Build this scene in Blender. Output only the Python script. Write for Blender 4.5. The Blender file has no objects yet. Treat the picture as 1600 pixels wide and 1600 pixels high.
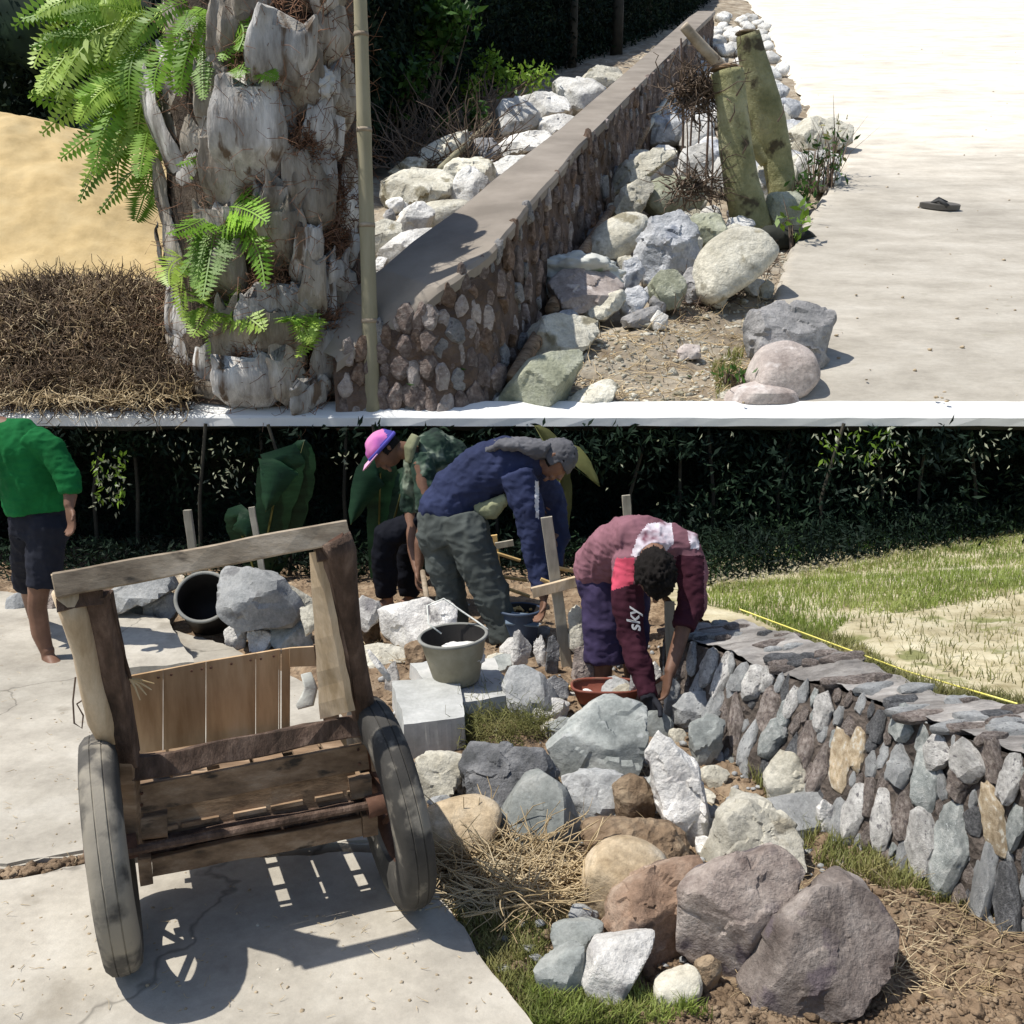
import bpy, bmesh, math, random
import numpy as np
from mathutils import Vector, Matrix

# ------------------------------------------------------------------ camera, sky, sun
scene = bpy.context.scene
COL = scene.collection
PITCH = math.radians(10.4); HC = 1.79; F = 1500.0
cam = bpy.data.cameras.new('camera'); camo = bpy.data.objects.new('camera', cam); COL.objects.link(camo)
camo.location = (0, 0, HC); camo.rotation_euler = (math.radians(90) - PITCH, 0, 0)
cam.sensor_width = 36; cam.sensor_height = 36; cam.lens = 36 * F / 1600; cam.clip_end = 600; cam.clip_start = .05
scene.camera = camo
SUN_EL = math.radians(63); SH = Vector((.985, .17))          # direction in which shadows fall
w = bpy.data.worlds.new('World'); scene.world = w; w.use_nodes = True
nt = w.node_tree; bg = nt.nodes['Background']
sky = nt.nodes.new('ShaderNodeTexSky'); sky.sky_type = 'NISHITA'; sky.sun_disc = False
sky.sun_elevation = SUN_EL; sky.sun_rotation = math.atan2(-SH.x, -SH.y)
nt.links.new(sky.outputs[0], bg.inputs[0]); bg.inputs[1].default_value = 0.11
sl = bpy.data.lights.new('sun', 'SUN'); sl.energy = 4.6; sl.angle = math.radians(.53); sl.color = (1, .955, .88)
so = bpy.data.objects.new('sun', sl); COL.objects.link(so)
ldir = Vector((SH.x * math.cos(SUN_EL), SH.y * math.cos(SUN_EL), -math.sin(SUN_EL)))
so.rotation_euler = ldir.to_track_quat('-Z', 'Y').to_euler(); so.location = (-4, 4, 12)
scene.view_settings.view_transform = 'Standard'; scene.view_settings.look = 'None'
scene.view_settings.exposure = 0.22; scene.view_settings.gamma = 1; scene.view_settings.use_curve_mapping = False

# ------------------------------------------------------------------ measuring the place
CP, SP = math.cos(PITCH), math.sin(PITCH)
def ray(px, py):
    a = (px - 800) / F; b = (800 - py) / F
    return np.array([a, CP + b * SP, -SP + b * CP])
def G(px, py, z=0.0):                    # point on level ground of height z
    d = ray(px, py); t = (z - HC) / d[2]; return np.array([d[0] * t, d[1] * t, z])
def P(px, py, Y):                        # point at distance Y
    d = ray(px, py); t = Y / d[1]; return np.array([d[0] * t, Y, HC + d[2] * t])
TY0 = 7.4; TZ0 = 1.158; TM = math.tan(math.radians(20.5))    # the upper terrace: a slope that starts at TY0
def U(px, py, h=0.0):
    d = ray(px, py); t = (TZ0 + h - HC - TM * TY0) / (d[2] - TM * d[1])
    return np.array([d[0] * t, d[1] * t, HC + d[2] * t])
def UZ(x, y): return TZ0 + TM * (y - TY0)
def sc(Y, z=0.6): return F / (Y * CP + (HC - z) * SP)       # pixels per metre
def V(p): return Vector((float(p[0]), float(p[1]), float(p[2])))

# ------------------------------------------------------------------ noise
def _hash(ix, iy, iz, s):
    h = (ix * 374761393 + iy * 668265263 + iz * 2147483647 + s * 974634777) & 0xffffffff
    h = ((h ^ (h >> 13)) * 1274126177) & 0xffffffff
    return ((h ^ (h >> 16)) & 0xffffff) / float(0xffffff)
def vnoise(p, s=0):
    p = np.asarray(p, float); i = np.floor(p).astype(np.int64); f = p - i; f = f * f * (3 - 2 * f)
    r = 0
    for dx in (0, 1):
        for dy in (0, 1):
            for dz in (0, 1):
                wgt = (f[:, 0] if dx else 1 - f[:, 0]) * (f[:, 1] if dy else 1 - f[:, 1]) * (f[:, 2] if dz else 1 - f[:, 2])
                r = r + wgt * _hash(i[:, 0] + dx, i[:, 1] + dy, i[:, 2] + dz, s)
    return r * 2 - 1
def fbm(p, s=0, o=4):
    p = np.asarray(p, float); r = 0; a = .5
    for k in range(o): r = r + a * vnoise(p, s + k * 17); p = p * 2.03 + 5.7; a *= .5
    return r

# ------------------------------------------------------------------ mesh helpers
def tag(o, label=None, cat=None, group=None, kind=None):
    if label: o['label'] = label
    if cat: o['category'] = cat
    if group: o['group'] = group
    if kind: o['kind'] = kind
    return o
def origin(o):
    return o.location.copy() + (origin(o.parent) if o.parent else Vector((0, 0, 0)))
def link(name, me, mat=None, parent=None, loc=None, smooth=False):
    o = bpy.data.objects.new(name, me); COL.objects.link(o)
    if mat is not None and me is not None and len(me.materials) == 0: me.materials.append(mat)
    if parent: o.parent = parent
    if loc is not None: o.location = loc
    if smooth and me is not None: me.polygons.foreach_set('use_smooth', [True] * len(me.polygons))
    return o
def empty(name, loc, label=None, cat=None, group=None):
    o = bpy.data.objects.new(name, None); COL.objects.link(o); o.location = V(loc); o.empty_display_size = .1
    return tag(o, label, cat, group)
def mesh_np(verts, faces, name='mesh'):
    verts = np.asarray(verts, np.float32); faces = np.asarray(faces, np.int32)
    me = bpy.data.meshes.new(name); n, k = faces.shape
    me.vertices.add(len(verts)); me.vertices.foreach_set('co', verts.ravel())
    me.loops.add(n * k); me.loops.foreach_set('vertex_index', faces.ravel())
    me.polygons.add(n); me.polygons.foreach_set('loop_start', np.arange(0, n * k, k, dtype=np.int32))
    me.update(calc_edges=True); me.validate(); return me
class MB:
    def __init__(s): s.v = []; s.f = []; s.n = 0
    def add(s, v, f):
        s.v.append(np.asarray(v, float)); s.f += [[i + s.n for i in q] for q in f]; s.n += len(v); return s
    def tube(s, pts, rad, n=8, flat=None, cap=True, twist=0):
        pts = [V(p) for p in pts]; L = len(pts)
        if not hasattr(rad, '__len__'): rad = [rad] * L
        side = None; vs = []
        for i, p in enumerate(pts):
            t = (pts[min(i + 1, L - 1)] - pts[max(i - 1, 0)])
            t = t.normalized() if t.length > 1e-9 else Vector((0, 0, 1))
            if side is None:
                ref = Vector(flat) if flat is not None else (Vector((0, 0, 1)) if abs(t.z) < .9 else Vector((1, 0, 0)))
                side = (ref - t * ref.dot(t)).normalized()
            else:
                side = (side - t * side.dot(t)).normalized()
            b = t.cross(side); r = rad[i]; ra, rb = (r if hasattr(r, '__len__') else (r, r))
            for k in range(n):
                a = 2 * math.pi * k / n + twist
                q = p + side * (ra * math.cos(a)) + b * (rb * math.sin(a)); vs.append(q[:])
        fs = [[i * n + k, i * n + (k + 1) % n, (i + 1) * n + (k + 1) % n, (i + 1) * n + k] for i in range(L - 1) for k in range(n)]
        if cap: fs += [list(range(n))[::-1], [(L - 1) * n + k for k in range(n)]]
        return s.add(vs, fs)
    def beam(s, a, b, w1, w2, up=(0, 0, 1), jit=0):          # squared timber from a to b, w1 across 'up', w2 along it
        a, b = V(a), V(b); t = (b - a).normalized(); u = Vector(up); u = (u - t * u.dot(t)).normalized(); sd = t.cross(u)
        n = max(2, int((b - a).length / .06)); pts = [a.lerp(b, i / n) for i in range(n + 1)]; c = min(w1, w2) * .08; vs = []
        for i, p in enumerate(pts):
            for (x, y) in ((-w1/2+c, -w2/2), (w1/2-c, -w2/2), (w1/2, -w2/2+c), (w1/2, w2/2-c), (w1/2-c, w2/2), (-w1/2+c, w2/2), (-w1/2, w2/2-c), (-w1/2, -w2/2+c)):
                vs.append((p + sd * x + u * y)[:])
        L = len(pts); m = 8
        if jit:
            q_ = np.array(vs); sc_ = np.array([9, 9, 9.]); jv = np.stack([fbm(q_ * sc_, 41 + c_, 3) for c_ in range(3)], 1) * jit * 3; vs = q_ + jv
        fs = [[i * m + k, i * m + (k + 1) % m, (i + 1) * m + (k + 1) % m, (i + 1) * m + k] for i in range(L - 1) for k in range(m)]
        fs += [list(range(m))[::-1], [(L - 1) * m + k for k in range(m)]]
        return s.add(vs, fs)
    def mesh(s, name='mesh', off=(0, 0, 0)):
        me = bpy.data.meshes.new(name); v = np.concatenate(s.v) - np.array(off)
        me.from_pydata([tuple(map(float, q)) for q in v], [], s.f); me.update(); return me
    def build(s, name, mat, parent=None, smooth=False, loc=None):
        if parent: off = np.array(origin(parent)[:])
        else:
            v = np.concatenate(s.v); off = np.array([(v[:, 0].min() + v[:, 0].max()) / 2, (v[:, 1].min() + v[:, 1].max()) / 2, v[:, 2].min()])
        o = link(name, s.mesh(name, off), mat, parent, None if parent else V(off), smooth); return o
ICO = {}
def ico(k):
    if k not in ICO:
        bm = bmesh.new(); bmesh.ops.create_icosphere(bm, subdivisions=k, radius=1)
        ICO[k] = (np.array([v.co[:] for v in bm.verts]), np.array([[v.index for v in f.verts] for f in bm.faces])); bm.free()
    return ICO[k]
def noisy_remesh(o, voxel, smooth=2, disp=0, scale=.1, seed=0, extra=None):
    md = o.modifiers.new('r', 'REMESH'); md.mode = 'VOXEL'; md.voxel_size = voxel
    if smooth:
        sm = o.modifiers.new('s', 'SMOOTH'); sm.factor = .5; sm.iterations = smooth
    dg = bpy.context.evaluated_depsgraph_get(); me = bpy.data.meshes.new_from_object(o.evaluated_get(dg)); o.modifiers.clear()
    n = len(me.vertices); co = np.empty(n * 3, np.float32); me.vertices.foreach_get('co', co); co = co.reshape(-1, 3).astype(float)
    if disp:
        nr = np.array([v.normal[:] for v in me.vertices]); d = fbm(co / scale, seed, 3)
        rid = np.clip(1 - np.abs(fbm(co * np.array([1, 1, .45]) / scale * 1.2 + 9, seed + 3, 2)) * 5, 0, 1); ri2 = np.clip(1 - np.abs(fbm(co * np.array([1, .5, 1.4]) / scale * 2.1 + 4, seed + 6, 2)) * 5, 0, 1)
        co = co + nr * (d * disp + (rid - .3) * disp * .5 + (ri2 - .3) * disp * .25)[:, None]
        me.vertices.foreach_set('co', co.astype(np.float32).ravel())
    me.polygons.foreach_set('use_smooth', [True] * len(me.polygons)); me.update()
    for m in o.data.materials:
        if m and m.name not in me.materials: me.materials.append(m)
    o.data = me; return o

# ------------------------------------------------------------------ materials
def lin(c):
    if isinstance(c, str):
        c = [int(c[i:i + 2], 16) / 255 for i in (0, 2, 4)]
        return tuple((x / 12.92 if x <= .04045 else ((x + .055) / 1.055) ** 2.4) for x in c) + (1,)
    return tuple(c) + ((1,) if len(c) == 3 else ())
def mat(name, cols, scale=4, rough=.85, bump=.3, bscale=None, detail=8, big=.35, streak=None, cells=0, spec=.3, trans=0, vary=.0, blotch=None, dist=.01, speck=0, crack=0):
    m = bpy.data.materials.new(name); m.use_nodes = True; t = m.node_tree; N = t.nodes; Lk = t.links
    b = N['Principled BSDF']; b.inputs['Roughness'].default_value = rough; b.inputs['Specular IOR Level'].default_value = spec
    tc = N.new('ShaderNodeTexCoord'); mp = N.new('ShaderNodeMapping'); Lk.new(tc.outputs['Object'], mp.inputs[0])
    if streak: mp.inputs['Scale'].default_value = streak
    oi = N.new('ShaderNodeObjectInfo')
    sh = N.new('ShaderNodeVectorMath'); sh.operation = 'MULTIPLY_ADD'; Lk.new(oi.outputs['Random'], sh.inputs[0]); sh.inputs[1].default_value = (37, 91, 53); Lk.new(mp.outputs[0], sh.inputs[2])
    n1 = N.new('ShaderNodeTexNoise'); n1.inputs['Scale'].default_value = scale; n1.inputs['Detail'].default_value = detail; n1.inputs['Roughness'].default_value = .62
    Lk.new(sh.outputs[0], n1.inputs['Vector'])
    r = N.new('ShaderNodeValToRGB'); k = len(cols)
    while len(r.color_ramp.elements) < k: r.color_ramp.elements.new(.5)
    for i, c in enumerate(cols):
        e = r.color_ramp.elements[i]; e.position = .32 + .38 * i / max(1, k - 1); e.color = lin(c)
    Lk.new(n1.outputs['Fac'], r.inputs[0]); col = r.outputs[0]
    n2 = N.new('ShaderNodeTexNoise'); n2.inputs['Scale'].default_value = scale * .23; n2.inputs['Detail'].default_value = 3; Lk.new(sh.outputs[0], n2.inputs['Vector'])
    mr = N.new('ShaderNodeMapRange'); mr.inputs[1].default_value = .3; mr.inputs[2].default_value = .7; mr.inputs[3].default_value = 1 - big; mr.inputs[4].default_value = 1 + big * .6
    Lk.new(n2.outputs['Fac'], mr.inputs[0])
    mx = N.new('ShaderNodeVectorMath'); mx.operation = 'SCALE'; Lk.new(col, mx.inputs[0]); Lk.new(mr.outputs[0], mx.inputs['Scale']); col = mx.outputs[0]
    if vary:
        m3 = N.new('ShaderNodeMapRange'); m3.inputs[3].default_value = 1 - vary; m3.inputs[4].default_value = 1 + vary; Lk.new(oi.outputs['Random'], m3.inputs[0])
        q = N.new('ShaderNodeVectorMath'); q.operation = 'SCALE'; Lk.new(col, q.inputs[0]); Lk.new(m3.outputs[0], q.inputs['Scale']); col = q.outputs[0]
    if blotch:                              # (colour, scale, threshold)
        n4 = N.new('ShaderNodeTexNoise'); n4.inputs['Scale'].default_value = blotch[1]; n4.inputs['Detail'].default_value = 6; Lk.new(sh.outputs[0], n4.inputs['Vector'])
        m4 = N.new('ShaderNodeMapRange'); m4.inputs[1].default_value = blotch[2]; m4.inputs[2].default_value = blotch[2] + .07; Lk.new(n4.outputs['Fac'], m4.inputs[0])
        x4 = N.new('ShaderNodeMix'); x4.data_type = 'RGBA'; Lk.new(m4.outputs[0], x4.inputs[0]); Lk.new(col, x4.inputs[6]); x4.inputs[7].default_value = lin(blotch[0]); col = x4.outputs[2]
    if speck:
        n5 = N.new('ShaderNodeTexNoise'); n5.inputs['Scale'].default_value = scale * 9; n5.inputs['Detail'].default_value = 4; n5.inputs['Roughness'].default_value = .8; Lk.new(sh.outputs[0], n5.inputs['Vector'])
        m5 = N.new('ShaderNodeMapRange'); m5.inputs[1].default_value = .3; m5.inputs[2].default_value = .7; m5.inputs[3].default_value = 1 - speck; m5.inputs[4].default_value = 1 + speck; Lk.new(n5.outputs['Fac'], m5.inputs[0])
        x5 = N.new('ShaderNodeVectorMath'); x5.operation = 'SCALE'; Lk.new(col, x5.inputs[0]); Lk.new(m5.outputs[0], x5.inputs['Scale']); col = x5.outputs[0]
    if crack:
        dn = N.new('ShaderNodeTexNoise'); dn.inputs['Scale'].default_value = crack * 2.5; dn.inputs['Detail'].default_value = 5; Lk.new(mp.outputs[0], dn.inputs['Vector'])
        dm = N.new('ShaderNodeVectorMath'); dm.operation = 'MULTIPLY_ADD'; Lk.new(dn.outputs['Color'], dm.inputs[0]); dm.inputs[1].default_value = (.5 / crack,) * 3; Lk.new(mp.outputs[0], dm.inputs[2])
        vc = N.new('ShaderNodeTexVoronoi'); vc.feature = 'DISTANCE_TO_EDGE'; vc.inputs['Scale'].default_value = crack; Lk.new(dm.outputs[0], vc.inputs['Vector'])
        cm = N.new('ShaderNodeMapRange'); cm.inputs[1].default_value = 0; cm.inputs[2].default_value = .006 * crack / .6; cm.inputs[3].default_value = .55; cm.inputs[4].default_value = 1; Lk.new(vc.outputs['Distance'], cm.inputs[0])
        xc = N.new('ShaderNodeVectorMath'); xc.operation = 'SCALE'; Lk.new(col, xc.inputs[0]); Lk.new(cm.outputs[0], xc.inputs['Scale']); col = xc.outputs[0]
    Lk.new(col, b.inputs['Base Color'])
    if bump:
        n3 = N.new('ShaderNodeTexNoise'); n3.inputs['Scale'].default_value = bscale or scale * 4; n3.inputs['Detail'].default_value = 7; n3.inputs['Roughness'].default_value = .65; Lk.new(sh.outputs[0], n3.inputs['Vector'])
        h = n3.outputs['Fac']
        if cells:
            vo = N.new('ShaderNodeTexVoronoi'); vo.inputs['Scale'].default_value = cells; Lk.new(sh.outputs[0], vo.inputs['Vector'])
            ad = N.new('ShaderNodeMath'); ad.operation = 'ADD'; Lk.new(h, ad.inputs[0]); Lk.new(vo.outputs['Distance'], ad.inputs[1]); h = ad.outputs[0]
        bp = N.new('ShaderNodeBump'); bp.inputs['Strength'].default_value = bump; bp.inputs['Distance'].default_value = dist; Lk.new(h, bp.inputs['Height']); Lk.new(bp.outputs[0], b.inputs['Normal'])
    if trans:
        out = N['Material Output']; tr = N.new('ShaderNodeBsdfTranslucent'); Lk.new(col, tr.inputs[0]); ms = N.new('ShaderNodeMixShader'); ms.inputs[0].default_value = trans
        Lk.new(b.outputs[0], ms.inputs[1]); Lk.new(tr.outputs[0], ms.inputs[2]); Lk.new(ms.outputs[0], out.inputs['Surface'])
    return m
M = {}
def R(nm, *a, **k):
    if nm.startswith(('rock_', 'far_', 'wall_stone', 'slate')): k.setdefault('speck', .24); k['bump'] = min(1, k.get('bump', .5) * 1.5); k['dist'] = k.get('dist', .01) * 1.35
    if nm.startswith(('boot', 'bark', 'wood', 'mortar', 'concrete', 'road', 'slab')): k.setdefault('speck', .10)
    M[nm] = mat(nm, *a, **k)
# rocks near the camera
R('rock_white', [(.42,.40,.38), (.66,.64,.60), (.82,.80,.76)], 9, bump=.6, bscale=30, dist=.012, vary=.12, blotch=((.22,.21,.21), 6, .60))
R('rock_bluegrey', [(.16,.175,.168), (.28,.295,.28), (.42,.425,.40)], 5, bump=.4, bscale=26, dist=.008, vary=.12, blotch=((.42,.43,.42), 9, .63))
R('rock_dark', [(.08,.083,.085), (.17,.172,.178), (.32,.32,.32)], 9, bump=.8, bscale=28, dist=.015, vary=.1)
R('rock_grey', [(.24,.25,.25), (.36,.365,.36), (.47,.47,.45)], 7, bump=.5, bscale=32, dist=.01, vary=.15, blotch=((.18,.18,.18), 7, .6))
R('rock_pink', [(.15,.115,.10), (.34,.285,.25), (.58,.51,.455)], 7, big=.5, bump=.7, bscale=34, dist=.014, vary=.08, blotch=((.13,.105,.11), 8, .60))
R('rock_tan', [(.30,.22,.13), (.50,.40,.27), (.60,.52,.40)], 5, bump=.45, bscale=30, dist=.01, vary=.1, blotch=((.6,.56,.47), 5, .58))
R('rock_brown', [(.12,.075,.05), (.27,.18,.125), (.40,.31,.24)], 6, bump=.6, bscale=30, dist=.012, vary=.1, blotch=((.10,.07,.055), 8, .57))
R('rock_cream', [(.40,.37,.29), (.56,.53,.44), (.66,.63,.54)], 6, bump=.55, bscale=30, dist=.01, vary=.1, blotch=((.28,.25,.19), 7, .6))
# rocks of the slope above, seen from farther off
R('far_white', [(.50,.48,.44), (.75,.735,.69), (.86,.845,.81)], 3, bump=.6, bscale=11, dist=.03, vary=.1, blotch=((.30,.29,.26), 3, .62))
R('far_cream', [(.44,.41,.32), (.62,.59,.49), (.74,.72,.63)], 3, bump=.6, bscale=11, dist=.03, vary=.1, blotch=((.30,.27,.19), 3, .58))
R('far_grey', [(.20,.20,.20), (.36,.35,.345), (.5,.49,.48)], 3, bump=.6, bscale=12, dist=.03, vary=.1, blotch=((.15,.14,.15), 3, .6))
R('far_purple', [(.22,.18,.16), (.40,.345,.315), (.53,.48,.44)], 3, bump=.5, bscale=12, dist=.02, vary=.08, blotch=((.55,.5,.47), 5, .62))
R('far_blue', [(.31,.325,.34), (.55,.56,.575), (.78,.785,.79)], 3, bump=.7, bscale=10, dist=.04, vary=.08, blotch=((.22,.24,.28), 3, .58))
R('far_green', [(.20,.21,.14), (.36,.37,.27), (.50,.51,.42)], 3.5, bump=.6, bscale=12, dist=.03, vary=.1)
# ground and masonry
R('concrete', [(.34,.31,.26), (.45,.415,.35), (.54,.505,.435)], 3.2, bump=.35, bscale=45, dist=.006, big=.22, rough=.9, blotch=((.31,.28,.23), 3.5, .62), crack=.45)
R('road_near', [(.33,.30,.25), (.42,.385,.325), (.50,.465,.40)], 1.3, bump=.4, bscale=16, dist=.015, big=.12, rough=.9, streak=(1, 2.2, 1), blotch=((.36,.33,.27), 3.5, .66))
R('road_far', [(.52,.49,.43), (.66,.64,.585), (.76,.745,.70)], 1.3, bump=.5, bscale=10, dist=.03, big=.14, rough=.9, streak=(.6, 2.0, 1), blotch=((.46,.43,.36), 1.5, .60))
R('soil', [(.13,.085,.05), (.27,.19,.12), (.43,.33,.22)], 9, bump=.9, bscale=40, dist=.02, cells=30, big=.3)
R('pale_soil', [(.20,.15,.10), (.36,.30,.22), (.50,.45,.36)], 2.5, bump=.9, bscale=12, dist=.04, cells=6, big=.3)
R('sand', [(.46,.33,.15), (.57,.42,.205), (.63,.48,.25)], 3, bump=.3, bscale=25, dist=.015, big=.08)
R('field_sand', [(.30,.25,.14), (.50,.44,.29), (.60,.55,.40)], 5, bump=.7, bscale=22, dist=.02, big=.2, blotch=((.22,.22,.09), 4, .60))
R('field_turf', [(.09,.13,.03), (.17,.21,.06), (.30,.29,.13)], 6, bump=.6, bscale=40, dist=.012)
R('shaded_soil', [(.02,.022,.018), (.035,.038,.028)], 5, bump=.5)  # soil made near black, deep shade put into its colour
R('mortar', [(.055,.045,.038), (.115,.092,.076), (.20,.165,.14)], 9, bump=.9, bscale=50, dist=.02, cells=40)
R('mortar_far', [(.075,.05,.038), (.15,.105,.08), (.235,.175,.14)], 3.5, bump=.9, bscale=18, dist=.05, cells=12)
R('wet_cement', [(.20,.172,.14), (.265,.23,.19), (.32,.28,.235)], 1.6, bump=.25, bscale=9, dist=.015, big=.1, rough=.75)
R('slate_cap', [(.20,.185,.17), (.37,.345,.32), (.54,.515,.48)], 7, bump=.7, bscale=24, dist=.02, streak=(.5, 1.8, 3))
R('divider_white', [(.70,.70,.68), (.80,.80,.78)], 2, bump=.2, bscale=12, dist=.01, big=.06)
# timber
R('wood_pale', [(.40,.29,.17), (.58,.45,.30), (.70,.58,.42)], 5, bump=.35, bscale=16, streak=(3, 3, .6), big=.2, vary=.12, dist=.004)
R('plywood', [(.34,.215,.11), (.52,.355,.20), (.64,.475,.30)], 3.5, bump=.2, bscale=14, streak=(3, 1, .5), big=.25, vary=.14, dist=.003)
R('wood_grey', [(.17,.13,.09), (.33,.265,.19), (.47,.40,.31)], 6, bump=.4, bscale=22, streak=(.6, 3, 3), big=.25, vary=.1, dist=.004, blotch=((.08,.065,.05), 5, .62))
R('wood_weathered', [(.13,.085,.052), (.27,.18,.11), (.42,.31,.21)], 7, bump=.6, bscale=24, streak=(.6, 3, 3), big=.3, vary=.15, dist=.006, blotch=((.05,.04,.03), 6, .6))
R('bark_dark', [(.04,.026,.018), (.11,.07,.05), (.23,.16,.12)], 9, bump=.9, bscale=26, streak=(2, 2, .7), big=.3, dist=.012)
R('stake_wood', [(.30,.27,.21), (.42,.385,.31), (.5,.46,.38)], 6, bump=.3, streak=(4, 4, .7), vary=.15, dist=.004)
R('yellow_wood', [(.58,.38,.15), (.75,.54,.25)], 6, bump=.2, streak=(4, 4, .8), vary=.1, dist=.004)
# living and dead plants
R('boot_grey', [(.21,.185,.16), (.50,.475,.44), (.78,.76,.72)], 2.6, bump=.7, bscale=9, streak=(3, 3, .55), big=.35, vary=.25, dist=.03, blotch=((.16,.115,.08), 3.2, .57))
R('boot_brown', [(.17,.14,.105), (.38,.335,.275), (.58,.535,.47)], 2.6, bump=.8, bscale=9, streak=(3, 3, .55), big=.35, vary=.2, dist=.03)
R('wall_stone', [(.13,.095,.08), (.25,.195,.17), (.42,.36,.32)], 4, bump=.6, bscale=14, dist=.02, vary=.3)
R('wall_stone_brown', [(.12,.075,.05), (.22,.15,.11), (.34,.26,.2)], 4, bump=.6, bscale=14, dist=.02, vary=.3)
R('palm_core', [(.035,.025,.018), (.09,.065,.045), (.16,.12,.085)], 3, bump=.9, bscale=12, dist=.05)
R('fibre', [(.12,.06,.035), (.24,.13,.08), (.34,.22,.15)], 5, bump=0, vary=.1)
R('fern', [(.12,.24,.02), (.21,.40,.035), (.34,.55,.06)], 2, bump=0, rough=.5, trans=.35, vary=.15)
R('fern_light', [(.28,.44,.05), (.46,.64,.11), (.60,.74,.22)], 2, bump=0, rough=.45, trans=.35, vary=.12)
R('leaf_dark', [(.007,.013,.012), (.014,.027,.017), (.028,.052,.024)], 1.5, bump=0, rough=.6, trans=.05, spec=.08)  # near-black greens: shade of wood and thicket put into the leaf colour
R('leaf_mid', [(.02,.05,.01), (.05,.12,.02), (.09,.20,.035)], 2, bump=0, rough=.5, trans=.3)
R('leaf_yellow_green', [(.11,.2,.02), (.2,.34,.04), (.34,.48,.08)], 2, bump=0, rough=.5, trans=.3)  # yellow green leaves of bush and weeds, also hedge light specks
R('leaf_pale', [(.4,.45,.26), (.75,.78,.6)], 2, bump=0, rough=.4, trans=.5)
R('banana_leaf', [(.012,.04,.018), (.02,.065,.028), (.035,.10,.045)], 3, bump=.3, rough=.4, trans=.4, streak=(1, 1, 4))
R('banana_old', [(.12,.13,.04), (.24,.24,.09)], 3, bump=.3, rough=.5, trans=.4)
R('culm', [(.03,.028,.02), (.07,.062,.045)], 3, bump=.2)
R('grass', [(.14,.20,.04), (.27,.34,.075), (.42,.46,.16)], 2, bump=0, rough=.5, trans=.35)
R('grass_dry', [(.26,.21,.09), (.42,.35,.17), (.52,.45,.26)], 2, bump=0, rough=.6, trans=.2)
R('grass_mixed', [(.13,.15,.04), (.24,.24,.08), (.40,.35,.16)], 3, bump=0, rough=.6, trans=.25)
R('straw', [(.40,.29,.15), (.64,.50,.30), (.78,.66,.45)], 3, bump=0, rough=.6)
R('brush', [(.07,.048,.03), (.16,.11,.07), (.28,.20,.12)], 2, bump=0, rough=.8)
R('twig', [(.10,.07,.05), (.2,.15,.11)], 4, bump=.2)
R('stump_bark', [(.19,.19,.085), (.34,.33,.17), (.48,.46,.28)], 2.2, bump=.8, bscale=14, big=.4, dist=.04, speck=.12, blotch=((.09,.075,.045), 3.6, .58))
R('cut_wood', [(.30,.19,.11), (.46,.33,.21)], 6, bump=.3)
R('bamboo_pole', [(.20,.18,.115), (.32,.29,.19), (.42,.385,.27)], 2, bump=.2, bscale=8, streak=(2, 2, .4), big=.25)
# people and tools
def cloth(nm, c, k=.7, **kw): R(nm, [tuple(x * k for x in c), c, tuple(min(1, x * 1.25) for x in c)], 5, bump=.25, bscale=60, dist=.004, big=.2, spec=.1, **kw)
cloth('shirt_green', (.010, .13, .036)); cloth('shorts_dark', (.022, .024, .034)); cloth('shirt_navy', (.030, .038, .085)); cloth('trousers_grey', (.075, .085, .08))
cloth('shirt_maroon', (.24, .115, .14)); cloth('sleeve_maroon', (.06, .018, .030)); cloth('shorts_purple', (.05, .038, .085)); cloth('trousers_black', (.008, .009, .014)); cloth('grey_cloth', (.12, .12, .13))
R('shirt_camo', [(.008,.020,.015), (.025,.052,.034), (.22,.26,.2)], 9, bump=.2, big=.4, detail=2)
R('shirt_print', [(.16,.05,.075), (.62,.55,.6), (.78,.74,.78)], 12, bump=.2, big=.2, detail=2)
cloth('pink', (.62, .09, .145)); cloth('white_stripe', (.6, .6, .62)); cloth('khaki', (.27, .28, .17))
R('cap_cloth', [(.62,.22,.42), (.50,.13,.40), (.09,.08,.40)], 5, bump=.2, detail=1, big=.1)
cloth('cap_peak', (.66, .35, .52)); cloth('cap_blue', (.09, .08, .36)); cloth('hair', (.014, .012, .011)); cloth('glove', (.02, .021, .026))
R('skin', [(.13,.068,.042), (.19,.10,.064), (.24,.135,.09)], 7, bump=.15, rough=.55, dist=.003)
R('skin_pale', [(.24,.13,.10), (.32,.19,.15)], 7, bump=.1, rough=.55, dist=.003)
R('lip', [(.16,.06,.05), (.2,.08,.07)], 7, bump=0); R('eye', [(.02,.015,.012), (.03,.02,.02)], 7, bump=0)
R('rubber', [(.04,.038,.034), (.075,.07,.062), (.13,.12,.105)], 5, bump=.5, bscale=40, dist=.004, rough=.8, blotch=((.26,.235,.19), 5, .52))
R('rust', [(.05,.025,.018), (.11,.055,.035), (.18,.10,.07)], 9, bump=.4, dist=.004)
R('bucket_plastic', [(.17,.155,.105), (.25,.23,.165), (.34,.32,.25)], 5, bump=.3, bscale=30, dist=.004, rough=.6, big=.25)
R('bucket_black', [(.02,.018,.017), (.035,.032,.03)], 5, bump=.2, rough=.6); R('bucket_rim', [(.2,.2,.18), (.36,.36,.33)], 6, bump=.3, dist=.004)
R('blue_plastic', [(.035,.05,.085), (.06,.085,.13)], 5, bump=.2, rough=.5); R('blue_lid', [(.12,.17,.23), (.2,.26,.33)], 5, bump=.2, rough=.5)
R('red_plastic', [(.16,.045,.03), (.26,.08,.05)], 5, bump=.2, rough=.6, blotch=((.2,.1,.07), 5, .6))
R('bark_pale', [(.24,.19,.13), (.42,.35,.26), (.55,.48,.38)], 4, bump=.3, dist=.01)
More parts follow.
